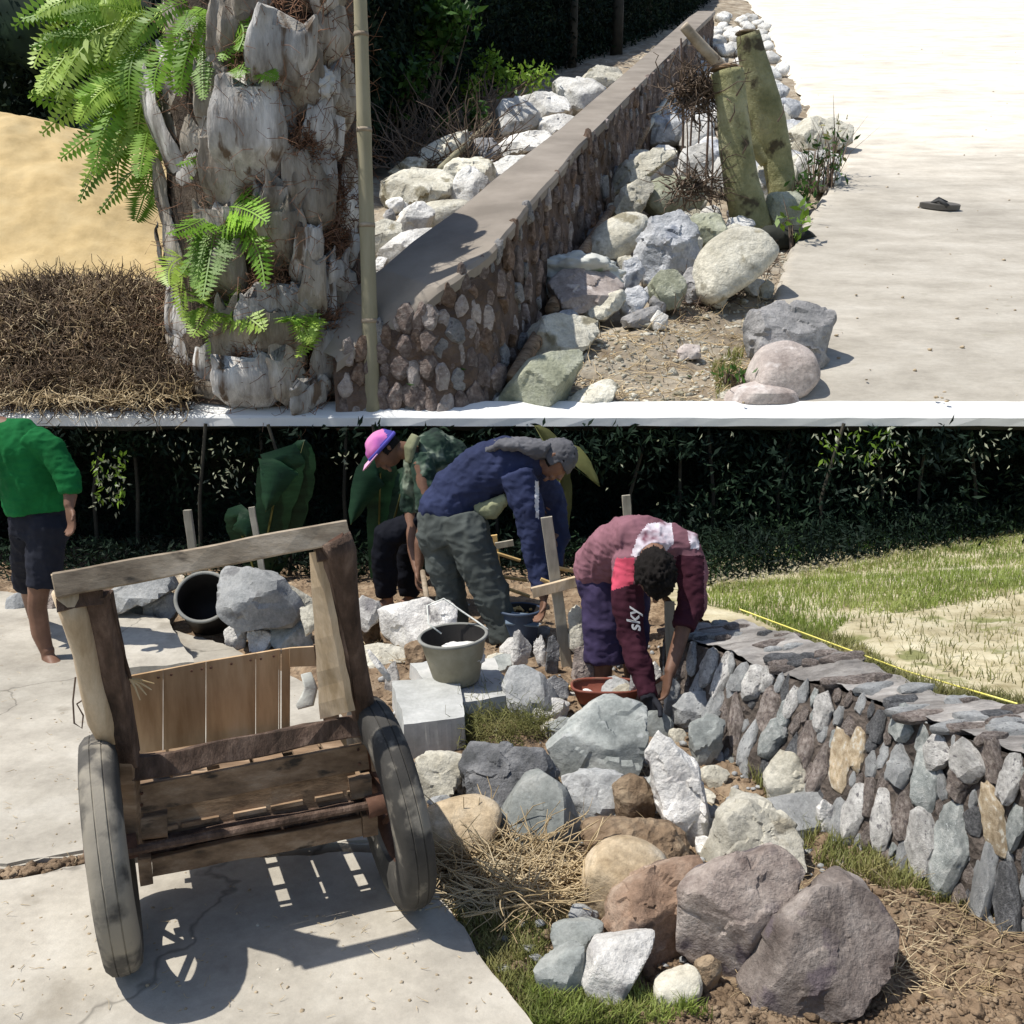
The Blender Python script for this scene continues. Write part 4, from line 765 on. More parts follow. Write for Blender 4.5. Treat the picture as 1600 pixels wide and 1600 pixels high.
# ------------------------------------------------------------------ handcart
random.seed(9)
A = G(194, 1502); B = G(632, 1400); axv = (B - A) / np.linalg.norm(B - A); lonv = np.array([-axv[1], axv[0], 0.0])   # lonv points away from the camera
cart = empty('handcart', (A + B) / 2, 'weathered wooden handcart with two rubber tyres and raised handles on the concrete road', 'handcart')
def YR(px): return 2.62 + (px - 208) * (2.86 - 2.62) / (570 - 208)
def C(px, py, dy=0.0): return P(px, py, YR(px) + (dy * .45 if dy < 0 else dy))
def make_wheel(cont, lean, label):
    R_ = .336; Wd = .104; hub = cont + np.array([lean, 0, R_ - .004]); t = empty('wheel', hub); t.parent = cart; t.location = V(hub) - origin(cart)
    up = np.array([lean / R_, 0, 1.0]); up /= np.linalg.norm(up); ax = axv - up * (axv @ up); ax /= np.linalg.norm(ax); fw = np.cross(ax, up)
    def lathe(prof, m, name, seg=72, tread=0, smooth=True):
        vs = []; fs = []; k = len(prof)
        for i in range(seg):
            a = 2 * math.pi * i / seg
            for j, (w_, r_) in enumerate(prof):
                rr = r_ - (tread if (i % 4 == 0 and j in (3, 4, 5, 11, 12)) else 0)
                vs.append(hub + ax * w_ + (up * math.cos(a) + fw * math.sin(a)) * rr)
        for i in range(seg):
            for j in range(k): fs.append([i * k + j, i * k + (j + 1) % k, ((i + 1) % seg) * k + (j + 1) % k, ((i + 1) % seg) * k + j])
        mb = MB(); mb.add(vs, fs); o = mb.build(name, m, t, smooth=smooth); return o
    h = Wd / 2
    ty = lathe([(-h * .7, .19), (-h * .98, .225), (-h, .28), (-h * .9, .316), (-h * .62, .332), (-h * .34, .336), (-h * .30, .333), (-h * .24, .337), (h * .24, .337), (h * .30, .333), (h * .34, .336), (h * .62, .332), (h * .9, .316), (h, .28), (h * .98, .225), (h * .7, .19), (0, .18)], M['rubber'], 'tyre', seg=96, tread=.003)
    ty.data.set_sharp_from_angle(angle=math.radians(40))
    lathe([(-h * .6, .195), (-h * .68, .205), (-h * .5, .19), (0, .16), (h * .5, .185), (h * .68, .2), (h * .6, .19), (0, .17)], M['rust'], 'rim')
    lathe([(-.07, .035), (-.07, .02), (.07, .02), (.07, .035)], M['rust'], 'hub', 24)
    for i in range(6):
        a = 2 * math.pi * i / 6 + .3; d1 = up * math.cos(a) + fw * math.sin(a); d2 = up * math.cos(a + .45) + fw * math.sin(a + .45)
        mb = MB(); mb.tube([hub + ax * .03 + d1 * .03, hub + d2 * .178], .011, 6); o = mb.build('spoke', M['rust'], t)
    return t
make_wheel(A + np.array([-.005, .03, 0]), -.02, ''); make_wheel(B, -.045, '')
def part(name, m, fn, smooth=False):
    mb = MB(); fn(mb); return mb.build(name, M[m], cart, smooth)
ppm = F / (2.75)
def w_(px): return px / ppm
part('top_bar', 'wood_grey', lambda b: b.beam(C(86, 915, -.30), C(542, 830, -.30), w_(30), w_(36), (0, .25, 1), .002))
part('end_grain', 'wood_pale', lambda b: b.beam(C(83.5, 915.5, -.30), C(86, 915, -.30), w_(28), w_(34), (0, .25, 1)))
part('handle_log', 'wood_pale', lambda b: b.tube([C(104, 922, -.27), C(118, 965, -.24), C(134, 1020, -.18), C(146, 1080, -.12), C(160, 1125, -.06), C(172, 1155, -.02)], [.038, .036, .033, .034, .04, .033], 14), True)
part('handle_log', 'bark_dark', lambda b: b.tube([C(522, 838, -.34), C(532, 862, -.31), C(540, 920, -.26), C(549, 985, -.18), C(560, 1050, -.10), C(572, 1118, -.03)], [.048, .047, .036, .03, .031, .034], 14), True)
part('log_hollow', 'rust', lambda b: b.tube([C(521.6, 836.5, -.342), C(521, 835, -.348)], [.030, .028], 12))
part('handle_post', 'bark_dark', lambda b: b.beam(C(142, 928, -.26), C(196, 1195, .0), w_(46), .04, (0, 1, .3), .004))
part('handle_post', 'bark_dark', lambda b: b.beam(C(506, 848, -.29), C(562, 1122, .0), w_(18), .045, (0, 1, .3), .004))
part('post_edge', 'bark_dark', lambda b: b.beam(C(166, 930, -.235), C(212, 1180, .01), w_(10), .05, (0, 1, .3), .004))
# pale board on the inner side of the right handle
bm_ = MB(); q = [C(483, 864, -.24), C(494, 862, -.33), C(545, 1112, -.13), C(500, 1124, .04)]; th = np.array([.018, .012, 0])
rows = 10; vs = []
for i in range(rows + 1):
    t = i / rows
    l = lerp(q[0], q[3], t); r = lerp(q[1], q[2], t); 
    for a in (l, r, r + th, l + th): vs.append(a + np.random.RandomState(i).uniform(-.0015, .0015, 3))
fs = [[i * 4 + k, i * 4 + (k + 1) % 4, i * 4 + 4 + (k + 1) % 4, i * 4 + 4 + k] for i in range(rows) for k in range(4)] + [[3, 2, 1, 0], [rows * 4 + k for k in range(4)]]
bm_.add(vs, fs); bm_.build('handle_board', M['wood_pale'], cart)
part('corner_block', 'bark_dark', lambda b: b.beam(C(492, 862, -.31), C(520, 856, -.31), .03, w_(30), (0, .2, 1), .006))
part('corner_block', 'bark_dark', lambda b: b.beam(C(88, 944, -.29), C(158, 934, -.29), .03, w_(22), (0, .2, 1), .006))
part('rear_beam', 'bark_dark', lambda b: b.beam(C(206, 1203), C(572, 1131), .05, w_(38), (0, .35, 1), .006))
part('rear_board', 'wood_weathered', lambda b: b.beam(C(212, 1249, .012), C(573, 1180, .012), .022, w_(46), (0, .15, 1), .002))
part('lower_board', 'wood_weathered', lambda b: b.beam(C(236, 1351, .02), C(566, 1290, .02), .03, w_(34), (0, .1, 1), .004))
part('axle', 'bark_dark', lambda b: b.tube([A + np.array([-.03 + .06 * 0, 0, .334]), B + np.array([-.03, 0, .334])], .014, 8))
part('axle_beam', 'bark_dark', lambda b: b.beam(C(206, 1319, .015), C(588, 1252, .015), .05, w_(13), (0, .1, 1), .004))
part('side_upright', 'wood_weathered', lambda b: b.beam(C(201, 1178, -.01), C(213, 1322, -.01), w_(22), .045, (0, 1, 0), .003))
part('side_upright', 'wood_weathered', lambda b: b.beam(C(584, 1100, .0), C(590, 1200, .0), w_(22), .045, (0, 1, 0), .003))
part('block', 'wood_weathered', lambda b: b.beam(C(216, 1292, .01), C(262, 1284, .01), .05, w_(38), (0, .1, 1), .004))
part('block', 'wood_weathered', lambda b: b.beam(C(544, 1232, .01), C(577, 1226, .01), .05, w_(38), (0, .1, 1), .004))
part('block', 'wood_weathered', lambda b: b.beam(C(216, 1358, .01), C(236, 1354, .01), .05, w_(48), (0, .1, 1), .004))
part('block', 'wood_weathered', lambda b: b.beam(C(567, 1288, .01), C(590, 1284, .01), .05, w_(40), (0, .1, 1), .004))
part('inner_board', 'wood_weathered', lambda b: b.beam(C(250, 1291, .035), C(556, 1230, .035), .016, w_(62), (0, .15, 1), .002))
part('inner_board', 'bark_dark', lambda b: b.beam(C(228, 1330, .06), C(572, 1264, .06), .02, w_(26), (0, .15, 1), .003))
# far panel of plywood boards
def board(pts, th, m, name='board'):
    b = MB(); q = [np.array(p) for p in pts]; n_ = np.cross(q[1] - q[0], q[3] - q[0]); n_ = n_ / np.linalg.norm(n_) * th
    b.add([*q, *[p + n_ for p in q]], [[0, 1, 2, 3], [7, 6, 5, 4], [0, 4, 5, 1], [1, 5, 6, 2], [2, 6, 7, 3], [3, 7, 4, 0]]); return b.build(name, M[m], cart)
FARD = .62
bx = [(196, 1058, 1245), (255, 1047, 1237), (322, 1034, 1226), (400, 1021, 1214), (436, 1015, 1208), (439, 1015, 1208), (440, 1015, 1208), (454, 1013, 1206)]
for i in range(len(bx) - 1):
    if i == 5: continue
    a, b_ = bx[i], bx[i + 1]; gp = .35
    board([C(a[0] + gp * .3, a[1], FARD + .004 * (i % 2)), C(b_[0] - gp, b_[1], FARD + .004 * (i % 2)), C(b_[0] - gp - 1, b_[2], FARD), C(a[0] + gp * .3, a[2], FARD)], .012, 'plywood')
board([C(452, 1013, FARD - .02), C(530, 1008, FARD - .02), C(530, 1040, FARD - .02), C(453, 1042, FARD - .02)], .012, 'plywood')
board([C(490, 1008, FARD - .03), C(512, 1006, FARD - .03), C(535, 1150, FARD - .03), C(510, 1160, FARD - .03)], .012, 'wood_weathered', 'corner_post')
board([C(470, 1140, FARD - .03), C(560, 1120, FARD - .03), C(560, 1200, FARD - .03), C(470, 1210, FARD - .03)], .012, 'plywood')
for (x, y) in ((205,1064),(224,1060),(248,1055),(268,1051),(300,1045),(316,1042),(330,1040),(362,1034),(392,1028),(408,1026),(428,1022),(560,1168),(222,1236),(222,1254),(562,1190)):
    far_ = y < 1100; q = C(x, y + 3, FARD - .004 if far_ else -.002); mb = MB(); mb.tube([q, q + np.array([0, -.006, 0])], .0045, 6); mb.build('nail', M['rust'], cart)
# side walls and floor boards with gaps: these throw the barred shadow
e0 = C(206, 1225, .02); e1 = C(575, 1160, .02); f0 = e0 + lonv * .58; f1 = e1 + lonv * .58
for (s0, s1) in ((e0, f0), (e1, f1)):
    for (h0, h1) in ((-.02, .08), (.10, .20)):
        u_ = np.array([0, 0, 1.0]); board([s0 + u_ * h0, s1 + u_ * h0, s1 + u_ * h1, s0 + u_ * h1], .014, 'wood_weathered', 'side_board')
nb = 7; cuts = [0, .17, .185, .34, .40, .54, .56, .70, .755, .88, .90, 1.0]
dn = np.array([0, 0, -.17])
for i in range(0, len(cuts) - 1, 2):
    t0, t1 = cuts[i], cuts[i + 1]; board([lerp(e0, e1, t0) + dn, lerp(e0, e1, t1) + dn, lerp(f0, f1, t1) + dn, lerp(f0, f1, t0) + dn], .014, 'wood_weathered', 'floor_board')
for t in (.25, .5, .78): part('cross_bar', 'wood_weathered', lambda b: b.beam(lerp(e0, f0, t) + dn * 1.15, lerp(e1, f1, t) + dn * 1.15, .03, .03))
# strap of torn rubber and a wire loop
part('strap', 'bark_dark', lambda b: b.tube([C(170, 936, -.26), C(180, 975, -.22), C(192, 1020, -.16), C(204, 1062, -.12)], [(.006, .003)] * 4, 6))
for dx, dy in ((34, 18), (26, 26), (16, 34), (38, 8)):
    part('frayed_end', 'straw', lambda b: b.tube([C(203, 1060, -.12), C(203 + dx * .5, 1060 + dy * .4, -.13), C(203 + dx, 1060 + dy, -.14)], [.004, .003, .0015], 5))
part('wire_loop', 'iron_rod', lambda b: b.tube([C(118, 1058, -.1), C(114, 1095, -.1), C(116, 1130, -.1), C(128, 1138, -.1), C(130, 1118, -.08), C(120, 1100, -.1), C(150, 1080, -.1)], .0025, 5))
part('cloth_strip', 'sack', lambda b: b.tube([C(478, 1052, .5), C(486, 1075, .5), C(480, 1095, .5), C(464, 1105, .5)], [(.02, .004), (.025, .004), (.03, .004), (.01, .003)], 8), True)

# ------------------------------------------------------------------ tubs, drum, slabs, stakes
def vessel(name, label, cat, centre, r_top, r_bot, h, tilt, m, mi, mrim, thick=.006, load=None):
    t = empty(name, centre, label, cat); seg = 40; mb = MB(); vs = []; prof = [(r_bot * .2, 0.0), (r_bot, 0.0), (r_bot + (r_top - r_bot) * .5, h * .5), (r_top, h)]
    def ring(prof, m_, nm, smooth=True):
        vs = []; k = len(prof)
        for i in range(seg):
            a = 2 * math.pi * i / seg
            for (r_, z_) in prof: vs.append(centre + np.array((tilt @ Vector((r_ * math.cos(a), r_ * math.sin(a), z_)))[:]))
        fs = [[i * k + j, ((i + 1) % seg) * k + j, ((i + 1) % seg) * k + j + 1, i * k + j + 1] for i in range(seg) for j in range(k - 1)]
        b = MB(); b.add(vs, fs); return b.build(nm, M[m_], t, smooth)
    ring([(.001, 0), (r_bot * .96, 0), (r_bot, .008), (r_bot + (r_top - r_bot) * .5, h * .5), (r_top, h)], m, 'body')
    ring([(r_top - thick, h), (r_bot + (r_top - r_bot) * .5 - thick, h * .5), (r_bot - thick, .012), (.001, .012)], mi, 'lining')
    ring([(r_top - thick, h - .004), (r_top - thick, h + .004), (r_top + .006, h + .006), (r_top + .012, h), (r_top + .006, h - .01), (r_top, h - .012)], mrim, 'rim')
    return t
I3 = Matrix.Identity(3)
# two pale concrete blocks
def block(label, quad, h, seed, m='slab_pale'):
    q = [np.array(p) for p in quad]; b = MB(); top = [p + np.array([0, 0, h]) for p in q]; n_ = 14; vs = []; fs = []
    for j in range(n_ + 1):
        for i in range(n_ + 1):
            u_, v_ = i / n_, j / n_; vs.append(lerp(lerp(top[0], top[1], u_), lerp(top[3], top[2], u_), v_))
    vs = np.array(vs); vs += np.stack([fbm(vs * 7, seed + q_, 3) for q_ in range(3)], 1) * np.array([.03, .03, .014])
    fs = [[j * (n_ + 1) + i, j * (n_ + 1) + i + 1, (j + 1) * (n_ + 1) + i + 1, (j + 1) * (n_ + 1) + i] for j in range(n_) for i in range(n_)]
    per = [i for i in range(n_ + 1)] + [(k + 1) * (n_ + 1) + n_ for k in range(n_)] + [n_ * (n_ + 1) + n_ - 1 - k for k in range(n_)] + [(n_ - 1 - k) * (n_ + 1) for k in range(n_ - 1)]
    base = len(vs); low = vs[per].copy(); low[:, 2] = q[0][2] - .08; c = low[:, :2].mean(0); low[:, :2] += (low[:, :2] - c) * .02 + np.random.RandomState(seed).uniform(-.006, .006, (len(low), 2))
    vs = np.concatenate([vs, low]); m_ = len(per); fs += [[per[k], base + k, base + (k + 1) % m_, per[(k + 1) % m_]] for k in range(m_)]
    b.add(vs, fs); o = b.build('concrete_block', M[m]); return tag(o, label, 'block')
block('smooth pale concrete block with a thick shaded front edge beside the cart wheel', [G(630,1172), G(728,1160), G(716,1092), G(612,1100)], .12, 3)
block('smooth pale concrete block under the cement bucket', [G(700,1130), G(800,1112), G(772,1052), G(640,1062)], .09, 5)
block('big flat cream slab of stone lying left of the black drum behind the cart', [G(196,1066), G(306,1058), G(262,985), G(160,972)], .08, 7, 'concrete')
z9 = .10; bc = G(714, 1062, z9)
bk = vessel('bucket', 'cement stained grey bucket with wire handle standing on the concrete block', 'bucket', bc, .165, .115, .235, Matrix.Rotation(math.radians(-4), 3, 'Y') @ Matrix.Rotation(math.radians(3), 3, 'X'), 'bucket_plastic', 'bucket_black', 'bucket_rim')
mb = MB(); mb.tube([bc + np.array([-.075 + .0, .0, .24]), bc + np.array([-.14, .03, .28]), bc + np.array([-.15, .08, .36]), bc + np.array([-.07, .12, .385]), bc + np.array([.02, .12, .32]), bc + np.array([.10, .10, .27]), bc + np.array([.155, .05, .245])], .0045, 6); mb.build('handle', M['sack'], bk, True)
def lump(name, label, cat, c, r, m, seed, sq=.5, parent=None, rough=.12, sub=4):
    D, f = ico(sub); v = D * np.array(r); v = v * (1 + fbm(D * 2.5, seed, 4) * rough * 3)[:, None]; me = mesh_np(v, f, name); me.polygons.foreach_set('use_smooth', [True] * len(me.polygons))
    o = link(name, me, M[m]);
    if parent: o.parent = parent; o.location = V(c) - origin(parent)
    else: o.location = V(c); tag(o, label, cat)
    return o
lump('cement', 'heap of pale wet cement inside the bucket', 'cement', bc + np.array([.02, 0, .135]), (.12, .11, .06), 'cement', 4)
c = G(300, 1003); tl = Matrix.Rotation(math.radians(62), 3, 'X') @ Matrix.Identity(3)
vessel('drum', 'black round drum lying tipped over with its dark mouth toward the camera behind the cart', 'drum', np.array([c[0] + .0, c[1] + .40, .03]), .16, .145, .34, Matrix.Rotation(math.radians(8), 3, 'Z') @ Matrix.Rotation(math.radians(52), 3, 'X'), 'bucket_black', 'bucket_black', 'bucket_rim', thick=.01)
c = G(812, 1018); tb = vessel('tub', 'dark blue plastic tub with an open lid and orange scraps behind the bucket', 'tub', np.array([c[0], c[1] + .12, .02]), .125, .10, .2, I3, 'blue_plastic', 'bucket_black', 'blue_plastic')
mb = MB(); mb.beam(P(790, 966, 5.35), P(842, 970, 5.35), .10, .012, (0, -.5, 1), .001); mb.build('lid', M['blue_lid'], tb)
for k in range(7):
    q = P(798 + k * 5, 952 + (k % 3) * 3, 5.5); mb = MB(); mb.tube([q, q + np.array([.04 * math.cos(k), .03, .02 * math.sin(k * 2)])], .008, 5); mb.build('scrap', M['yellow_wood'], tb)
# red trough at the feet of the man in maroon
c = G(950, 1108); tr = empty('trough', c, 'shallow brick red plastic trough at the feet of the man in maroon', 'trough')
mb = MB(); vs = []; W2, D2, H2 = .17, .10, .075
for (z_, k) in ((0, .82), (H2, 1.0)):
    for a in range(24):
        an = 2 * math.pi * a / 24; cx_, sy_ = math.cos(an), math.sin(an); e_ = 3.2; r_ = (abs(cx_) ** e_ + abs(sy_) ** e_) ** (-1 / e_); vs.append(c + np.array([W2 * r_ * cx_ * k, .12 + D2 * r_ * sy_ * k, z_ + .0]))
fs = [[a, (a + 1) % 24, 24 + (a + 1) % 24, 24 + a] for a in range(24)] + [list(range(24))[::-1]]; mb.add(vs, fs); mb.build('basin', M['red_plastic'], tr, True)
mb = MB(); mb.tube([vs[24 + a] for a in range(24)] + [vs[24]], .008, 6); mb.build('rim', M['red_plastic'], tr, True)
# stakes and boards of the setting-out frame
def stake(label, a, b, w1=.035, w2=.02, m='stake_wood', name='stake', cat='stake', up=(0, 1, 0)):
    mb = MB(); mb.beam(a, b, w1, w2, up, .0015); o = mb.build(name, M[m]); return tag(o, label, cat)
stake('tall pale wooden stake standing right of the man in navy', P(854, 808, 5.05), P(893, 1062, 5.05) - np.array([0, 0, .1]), .062, .03, 'stake_wood')
stake('short pale stake rising behind the left half of the cart bar', P(293, 797, 5.9), P(308, 900, 5.9) - np.array([0, 0, .1]), .048, .03)
stake('thinner pale stake rising behind the right half of the cart bar', P(393, 792, 6.0), P(414, 900, 6.0) - np.array([0, 0, .1]), .038, .02)
stake('grey stake top showing behind the back of the man in maroon', P(978, 774, 5.8), P(992, 900, 5.8) - np.array([0, 0, .2]), .05, .03)
stake('yellowish stake between the legs and the hanging sleeve of the man in navy', P(770, 836, 5.9), P(786, 950, 5.9) - np.array([0, 0, .1]), .05, .025, 'yellow_wood')
stake('tan crosspiece nailed across the tall stake', P(832, 926, 5.0), P(922, 903, 5.0), .03, .055, 'wood_pale', 'batten', 'batten', (0, 0, 1))
stake('grey crosspiece on top of the yellowish stake', P(774, 853, 5.86), P(802, 848, 5.86), .02, .04, 'stake_wood', 'batten', 'batten', (0, 0, 1))
for lb, a, b, Y in (('thin cane sloping right from the top of the yellowish stake', (762, 860), (813, 876), 5.85), ('thin level cane halfway up the yellowish stake', (761, 898), (824, 907), 5.8), ('thin low cane in front of the yellowish stake', (788, 918), (828, 932), 5.75),
                    ('thin cane running from the tall stake to the back of the man in maroon', (858, 885), (922, 897), 5.08), ('short cane below the crosspiece right of the tall stake', (898, 915), (930, 928), 5.1), ('thin cane behind the crosspiece left of the tall stake', (845, 905), (870, 915), 5.12),
                    ('cane lying on the ground above the red trough', (882, 1073), (985, 1084), 4.75), ('white cane lying on the edge of the red trough', (888, 1084), (950, 1088), 4.62)):
    mb = MB(); mb.tube([P(*a, Y), P(*b, Y)], .011, 6); tag(mb.build('cane', M['yellow_wood'] if 'white' not in lb else M['cement']), lb, 'cane')
stake('pale upright lath standing on the end of the low wall', P(1046, 940, 4.55), P(1050, 1072, 4.5), .05, .012, 'stake_wood', 'lath', 'lath')
stake('whitish lath leaning at the end of the low wall', P(1064, 996, 4.45), P(1060, 1052, 4.45), .022, .012, 'cement', 'lath', 'lath')
# splintered pale root between the straw and the slate rock
mb = MB(); mb.tube([P(764, 1302, 3.45), P(790, 1322, 3.4), P(850, 1334, 3.34), P(914, 1350, 3.3)], [.012, .018, .026, .022], 10, flat=(0, 0, 1)); mb.tube([P(845, 1332, 3.33), P(856, 1316, 3.34), P(868, 1304, 3.36)], [.008, .006, .003], 6)
tag(mb.build('root', M['rock_cream'], smooth=True), 'pale splintered root lying between the slate rock and the straw', 'root')
# yellow setting-out string over the field edge
mb = MB(); mb.tube([P(1156, 952, 4.8), P(1290, 1002, 4.2), P(1420, 1050, 3.7), P(1590, 1100, 3.2)], .0038, 5); tag(mb.build('string', M['string']), 'yellow string stretched above the back edge of the low wall', 'string')
mb = MB(); mb.tube([G(1050, 935, .15), P(1076, 902, 5.3), P(1102, 912, 5.2)], .004, 5); tag(mb.build('wire', M['cement']), 'bent pale wire sticking up at the near corner of the field', 'wire')
# flip-flop on the upper road
s0 = U(1436, 322, .10); s1 = U(1500, 326, .10); L_ = np.linalg.norm(s1 - s0); fx = (s1 - s0) / L_; sn = np.array([0, -math.sin(math.radians(20.5)), math.cos(math.radians(20.5))]); fy = np.cross(sn, fx)
sd = empty('sandal', lerp(s0, s1, .5), 'single grey flip-flop lying on the concrete road up the slope', 'sandal'); outl = []
for k in range(36):
    a = 2 * math.pi * k / 36; t = math.cos(a); wd = (.19 + .05 * t - .04 * math.cos(2 * a)) * L_ * .95; outl.append((t * L_ / 2, math.sin(a) * wd))
def sole(z0_, z1_, k_): 
    b = MB(); n_ = len(outl); vs = [lerp(s0, s1, .5) + fx * x * k_ + fy * y * k_ + sn * z_ for z_ in (z0_, z1_) for (x, y) in outl]; b.add(vs, [[i, (i + 1) % n_, n_ + (i + 1) % n_, n_ + i] for i in range(n_)] + [[n_ + i for i in range(n_)], list(range(n_))[::-1]]); return b
sole(-.01, .05, 1).build('sole', M['sandal_rubber'], sd); sole(.05, .056, .93).build('footbed', M['sandal_rubber'], sd)
c_ = lerp(s0, s1, .5)
for sg in (-1, 1):
    b = MB(); b.tube([c_ - fx * L_ * .22 + sn * .05, c_ - fx * L_ * .05 + fy * sg * L_ * .10 + sn * .10, c_ + fx * L_ * .17 + fy * sg * L_ * .2 + sn * .04], [.018, .026, .03], 7, flat=(0, 0, 1)); b.build('strap', M['strap_rubber'], sd, True)
# ------------------------------------------------------------------ leaves, ferns, trees
def leaves(c, size, seed, dirbias=(0, 0, -.3), aspect=.38, jit=.35, spread=1.0):
    r_ = np.random.RandomState(seed); n = len(c); d = r_.normal(size=(n, 3)) * spread + np.array(dirbias); d /= np.linalg.norm(d, axis=1)[:, None]
    a = r_.normal(size=(n, 3)); s_ = np.cross(d, a); s_ /= np.linalg.norm(s_, axis=1)[:, None]; nn = np.cross(d, s_)
    L = (size * (1 + r_.uniform(-jit, jit, n)))[:, None]; W_ = L * aspect
    b = c; m1 = c + d * L * .45 + s_ * W_ * .5 + nn * L * .06; m2 = c + d * L * .45 - s_ * W_ * .5 + nn * L * .06; t = c + d * L - nn * L * .1
    v = np.stack([b, m1, t, m2], 1).reshape(-1, 3); f = np.arange(4 * n).reshape(n, 4); return v, f
class NP:
    def __init__(s): s.v = []; s.f = []; s.n = 0
    def add(s, v, f): s.v.append(v); s.f.append(f + s.n); s.n += len(v); return s
    def build(s, name, m, parent=None):
        v = np.concatenate(s.v); f = np.concatenate(s.f); off = np.array(origin(parent)[:]) if parent else np.array([v[:, 0].mean(), v[:, 1].mean(), v[:, 2].min()])
        return link(name, mesh_np(v - off, f, name), M[m], parent, None if parent else V(off))
def cloud(pts, n, r, seed):               # n points scattered round the given centres
    r_ = np.random.RandomState(seed); pts = np.array(pts); k = r_.randint(0, len(pts), n); q = r_.normal(size=(n, 3)); q /= np.linalg.norm(q, axis=1)[:, None]
    rr = np.asarray(r); rr = rr[k][:, None] if rr.ndim else rr
    return pts[k] + q * rr * (r_.rand(n, 1) ** .4)
def blades(c, h, w, seed, lean=.35, m3=2):
    r_ = np.random.RandomState(seed); n = len(c); a = r_.uniform(0, 6.283, n); le = r_.uniform(0, lean, n) + .02; H = (h * (1 + r_.uniform(-.5, .4, n)))[:, None]
    d = np.stack([np.cos(a) * le, np.sin(a) * le, np.ones(n)], 1); b = a + r_.uniform(1, 2, n); s_ = np.stack([np.cos(b), np.sin(b), b * 0], 1) * w
    p0, p1 = c - s_, c + s_; mid = c + d * H * .55; tip = c + d * H * .95 + np.stack([np.cos(a) * le, np.sin(a) * le, b * 0], 1) * H * .6
    v = np.stack([p0, p1, mid + s_ * .7, mid - s_ * .7, tip + s_ * .12, tip - s_ * .12], 1).reshape(-1, 3); k = np.arange(n)[:, None] * 6
    f = np.concatenate([k + np.array([0, 1, 2, 3]), k + np.array([3, 2, 4, 5])]); return v, f
def strands(name, spots, length, rad, m, seed, parent=None, dirf=None, curl=.5, kind='stuff', segs=4):
    """thin bent stalks as three-sided tubes"""
    r_ = np.random.RandomState(seed); n = len(spots); P0 = np.array(spots); L = length * r_.uniform(.4, 1.4, n)[:, None]
    d = r_.normal(size=(n, 3)) if dirf is None else dirf(r_, n); d /= np.linalg.norm(d, axis=1)[:, None]; vs = []
    p = P0.copy(); rings = []
    for k in range(segs + 1):
        a = np.cross(d, np.array([.3, .5, .8])); a /= np.linalg.norm(a, axis=1)[:, None] + 1e-9; b = np.cross(d, a); rr = rad * (1 - .6 * k / segs)
        rings.append(np.stack([p + a * rr, p - a * rr * .5 + b * rr * .87, p - a * rr * .5 - b * rr * .87], 1))
        d = d + r_.normal(size=(n, 3)) * curl / segs * 2; d /= np.linalg.norm(d, axis=1)[:, None]; p = p + d * L / segs
    v = np.stack(rings, 1).reshape(-1, 3); base = np.arange(n)[:, None] * (segs + 1) * 3; f = []
    for k in range(segs):
        for j in range(3): f.append(base + np.array([k * 3 + j, k * 3 + (j + 1) % 3, k * 3 + 3 + (j + 1) % 3, k * 3 + 3 + j]))
    o = NP().add(v, np.concatenate(f)).build(name, m, parent)
    if kind: tag(o, kind=kind)
    return o
rp = np.random.RandomState(77)
# --- thicket in the hollow behind the workers
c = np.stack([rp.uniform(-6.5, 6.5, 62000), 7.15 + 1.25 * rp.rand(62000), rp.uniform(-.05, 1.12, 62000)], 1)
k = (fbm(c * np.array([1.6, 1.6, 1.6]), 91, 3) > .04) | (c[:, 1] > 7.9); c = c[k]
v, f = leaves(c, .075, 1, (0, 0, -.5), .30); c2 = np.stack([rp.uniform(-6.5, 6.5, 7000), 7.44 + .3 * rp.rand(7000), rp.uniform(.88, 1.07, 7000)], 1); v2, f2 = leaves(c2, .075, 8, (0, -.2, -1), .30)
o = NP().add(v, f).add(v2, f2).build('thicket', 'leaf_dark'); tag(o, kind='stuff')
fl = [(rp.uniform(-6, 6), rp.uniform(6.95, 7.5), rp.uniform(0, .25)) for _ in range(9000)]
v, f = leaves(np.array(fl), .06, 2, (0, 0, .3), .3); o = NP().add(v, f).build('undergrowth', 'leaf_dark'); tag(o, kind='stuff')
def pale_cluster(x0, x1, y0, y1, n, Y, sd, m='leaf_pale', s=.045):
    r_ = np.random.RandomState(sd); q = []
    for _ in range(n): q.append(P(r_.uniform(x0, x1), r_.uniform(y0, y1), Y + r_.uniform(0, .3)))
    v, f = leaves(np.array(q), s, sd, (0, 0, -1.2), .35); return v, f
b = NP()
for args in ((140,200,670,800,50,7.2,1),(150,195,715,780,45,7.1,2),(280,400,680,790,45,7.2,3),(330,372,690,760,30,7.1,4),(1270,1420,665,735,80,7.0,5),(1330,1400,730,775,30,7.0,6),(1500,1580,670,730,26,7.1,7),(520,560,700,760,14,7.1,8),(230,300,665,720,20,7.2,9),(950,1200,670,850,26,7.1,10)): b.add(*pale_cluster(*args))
tag(b.build('light_speck_leaves', 'leaf_pale'), kind='stuff')  # pale leaf colour stands in for specks of light through the hedge
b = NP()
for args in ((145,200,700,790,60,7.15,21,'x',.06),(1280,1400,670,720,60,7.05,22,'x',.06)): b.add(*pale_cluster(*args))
tag(b.build('yellow_light_leaves', 'leaf_yellow_green'), kind='stuff')  # yellower leaves painted as light coming through the hedge
for i in range(22):
    x = -4.2 + i * .42 + rp.uniform(-.15, .15); yb = rp.uniform(7.2, 7.9); mb = MB()
    mb.tube([(x, yb, -.05), (x + rp.uniform(-.06, .06), yb, .55), (x + rp.uniform(-.14, .14), yb + .05, 1.13)], [.017, .015, .013], 7); tag(mb.build('bamboo', M['culm']), 'dark bamboo stem standing in the shaded thicket behind the workers', 'bamboo', 'dark bamboo stems in the thicket')
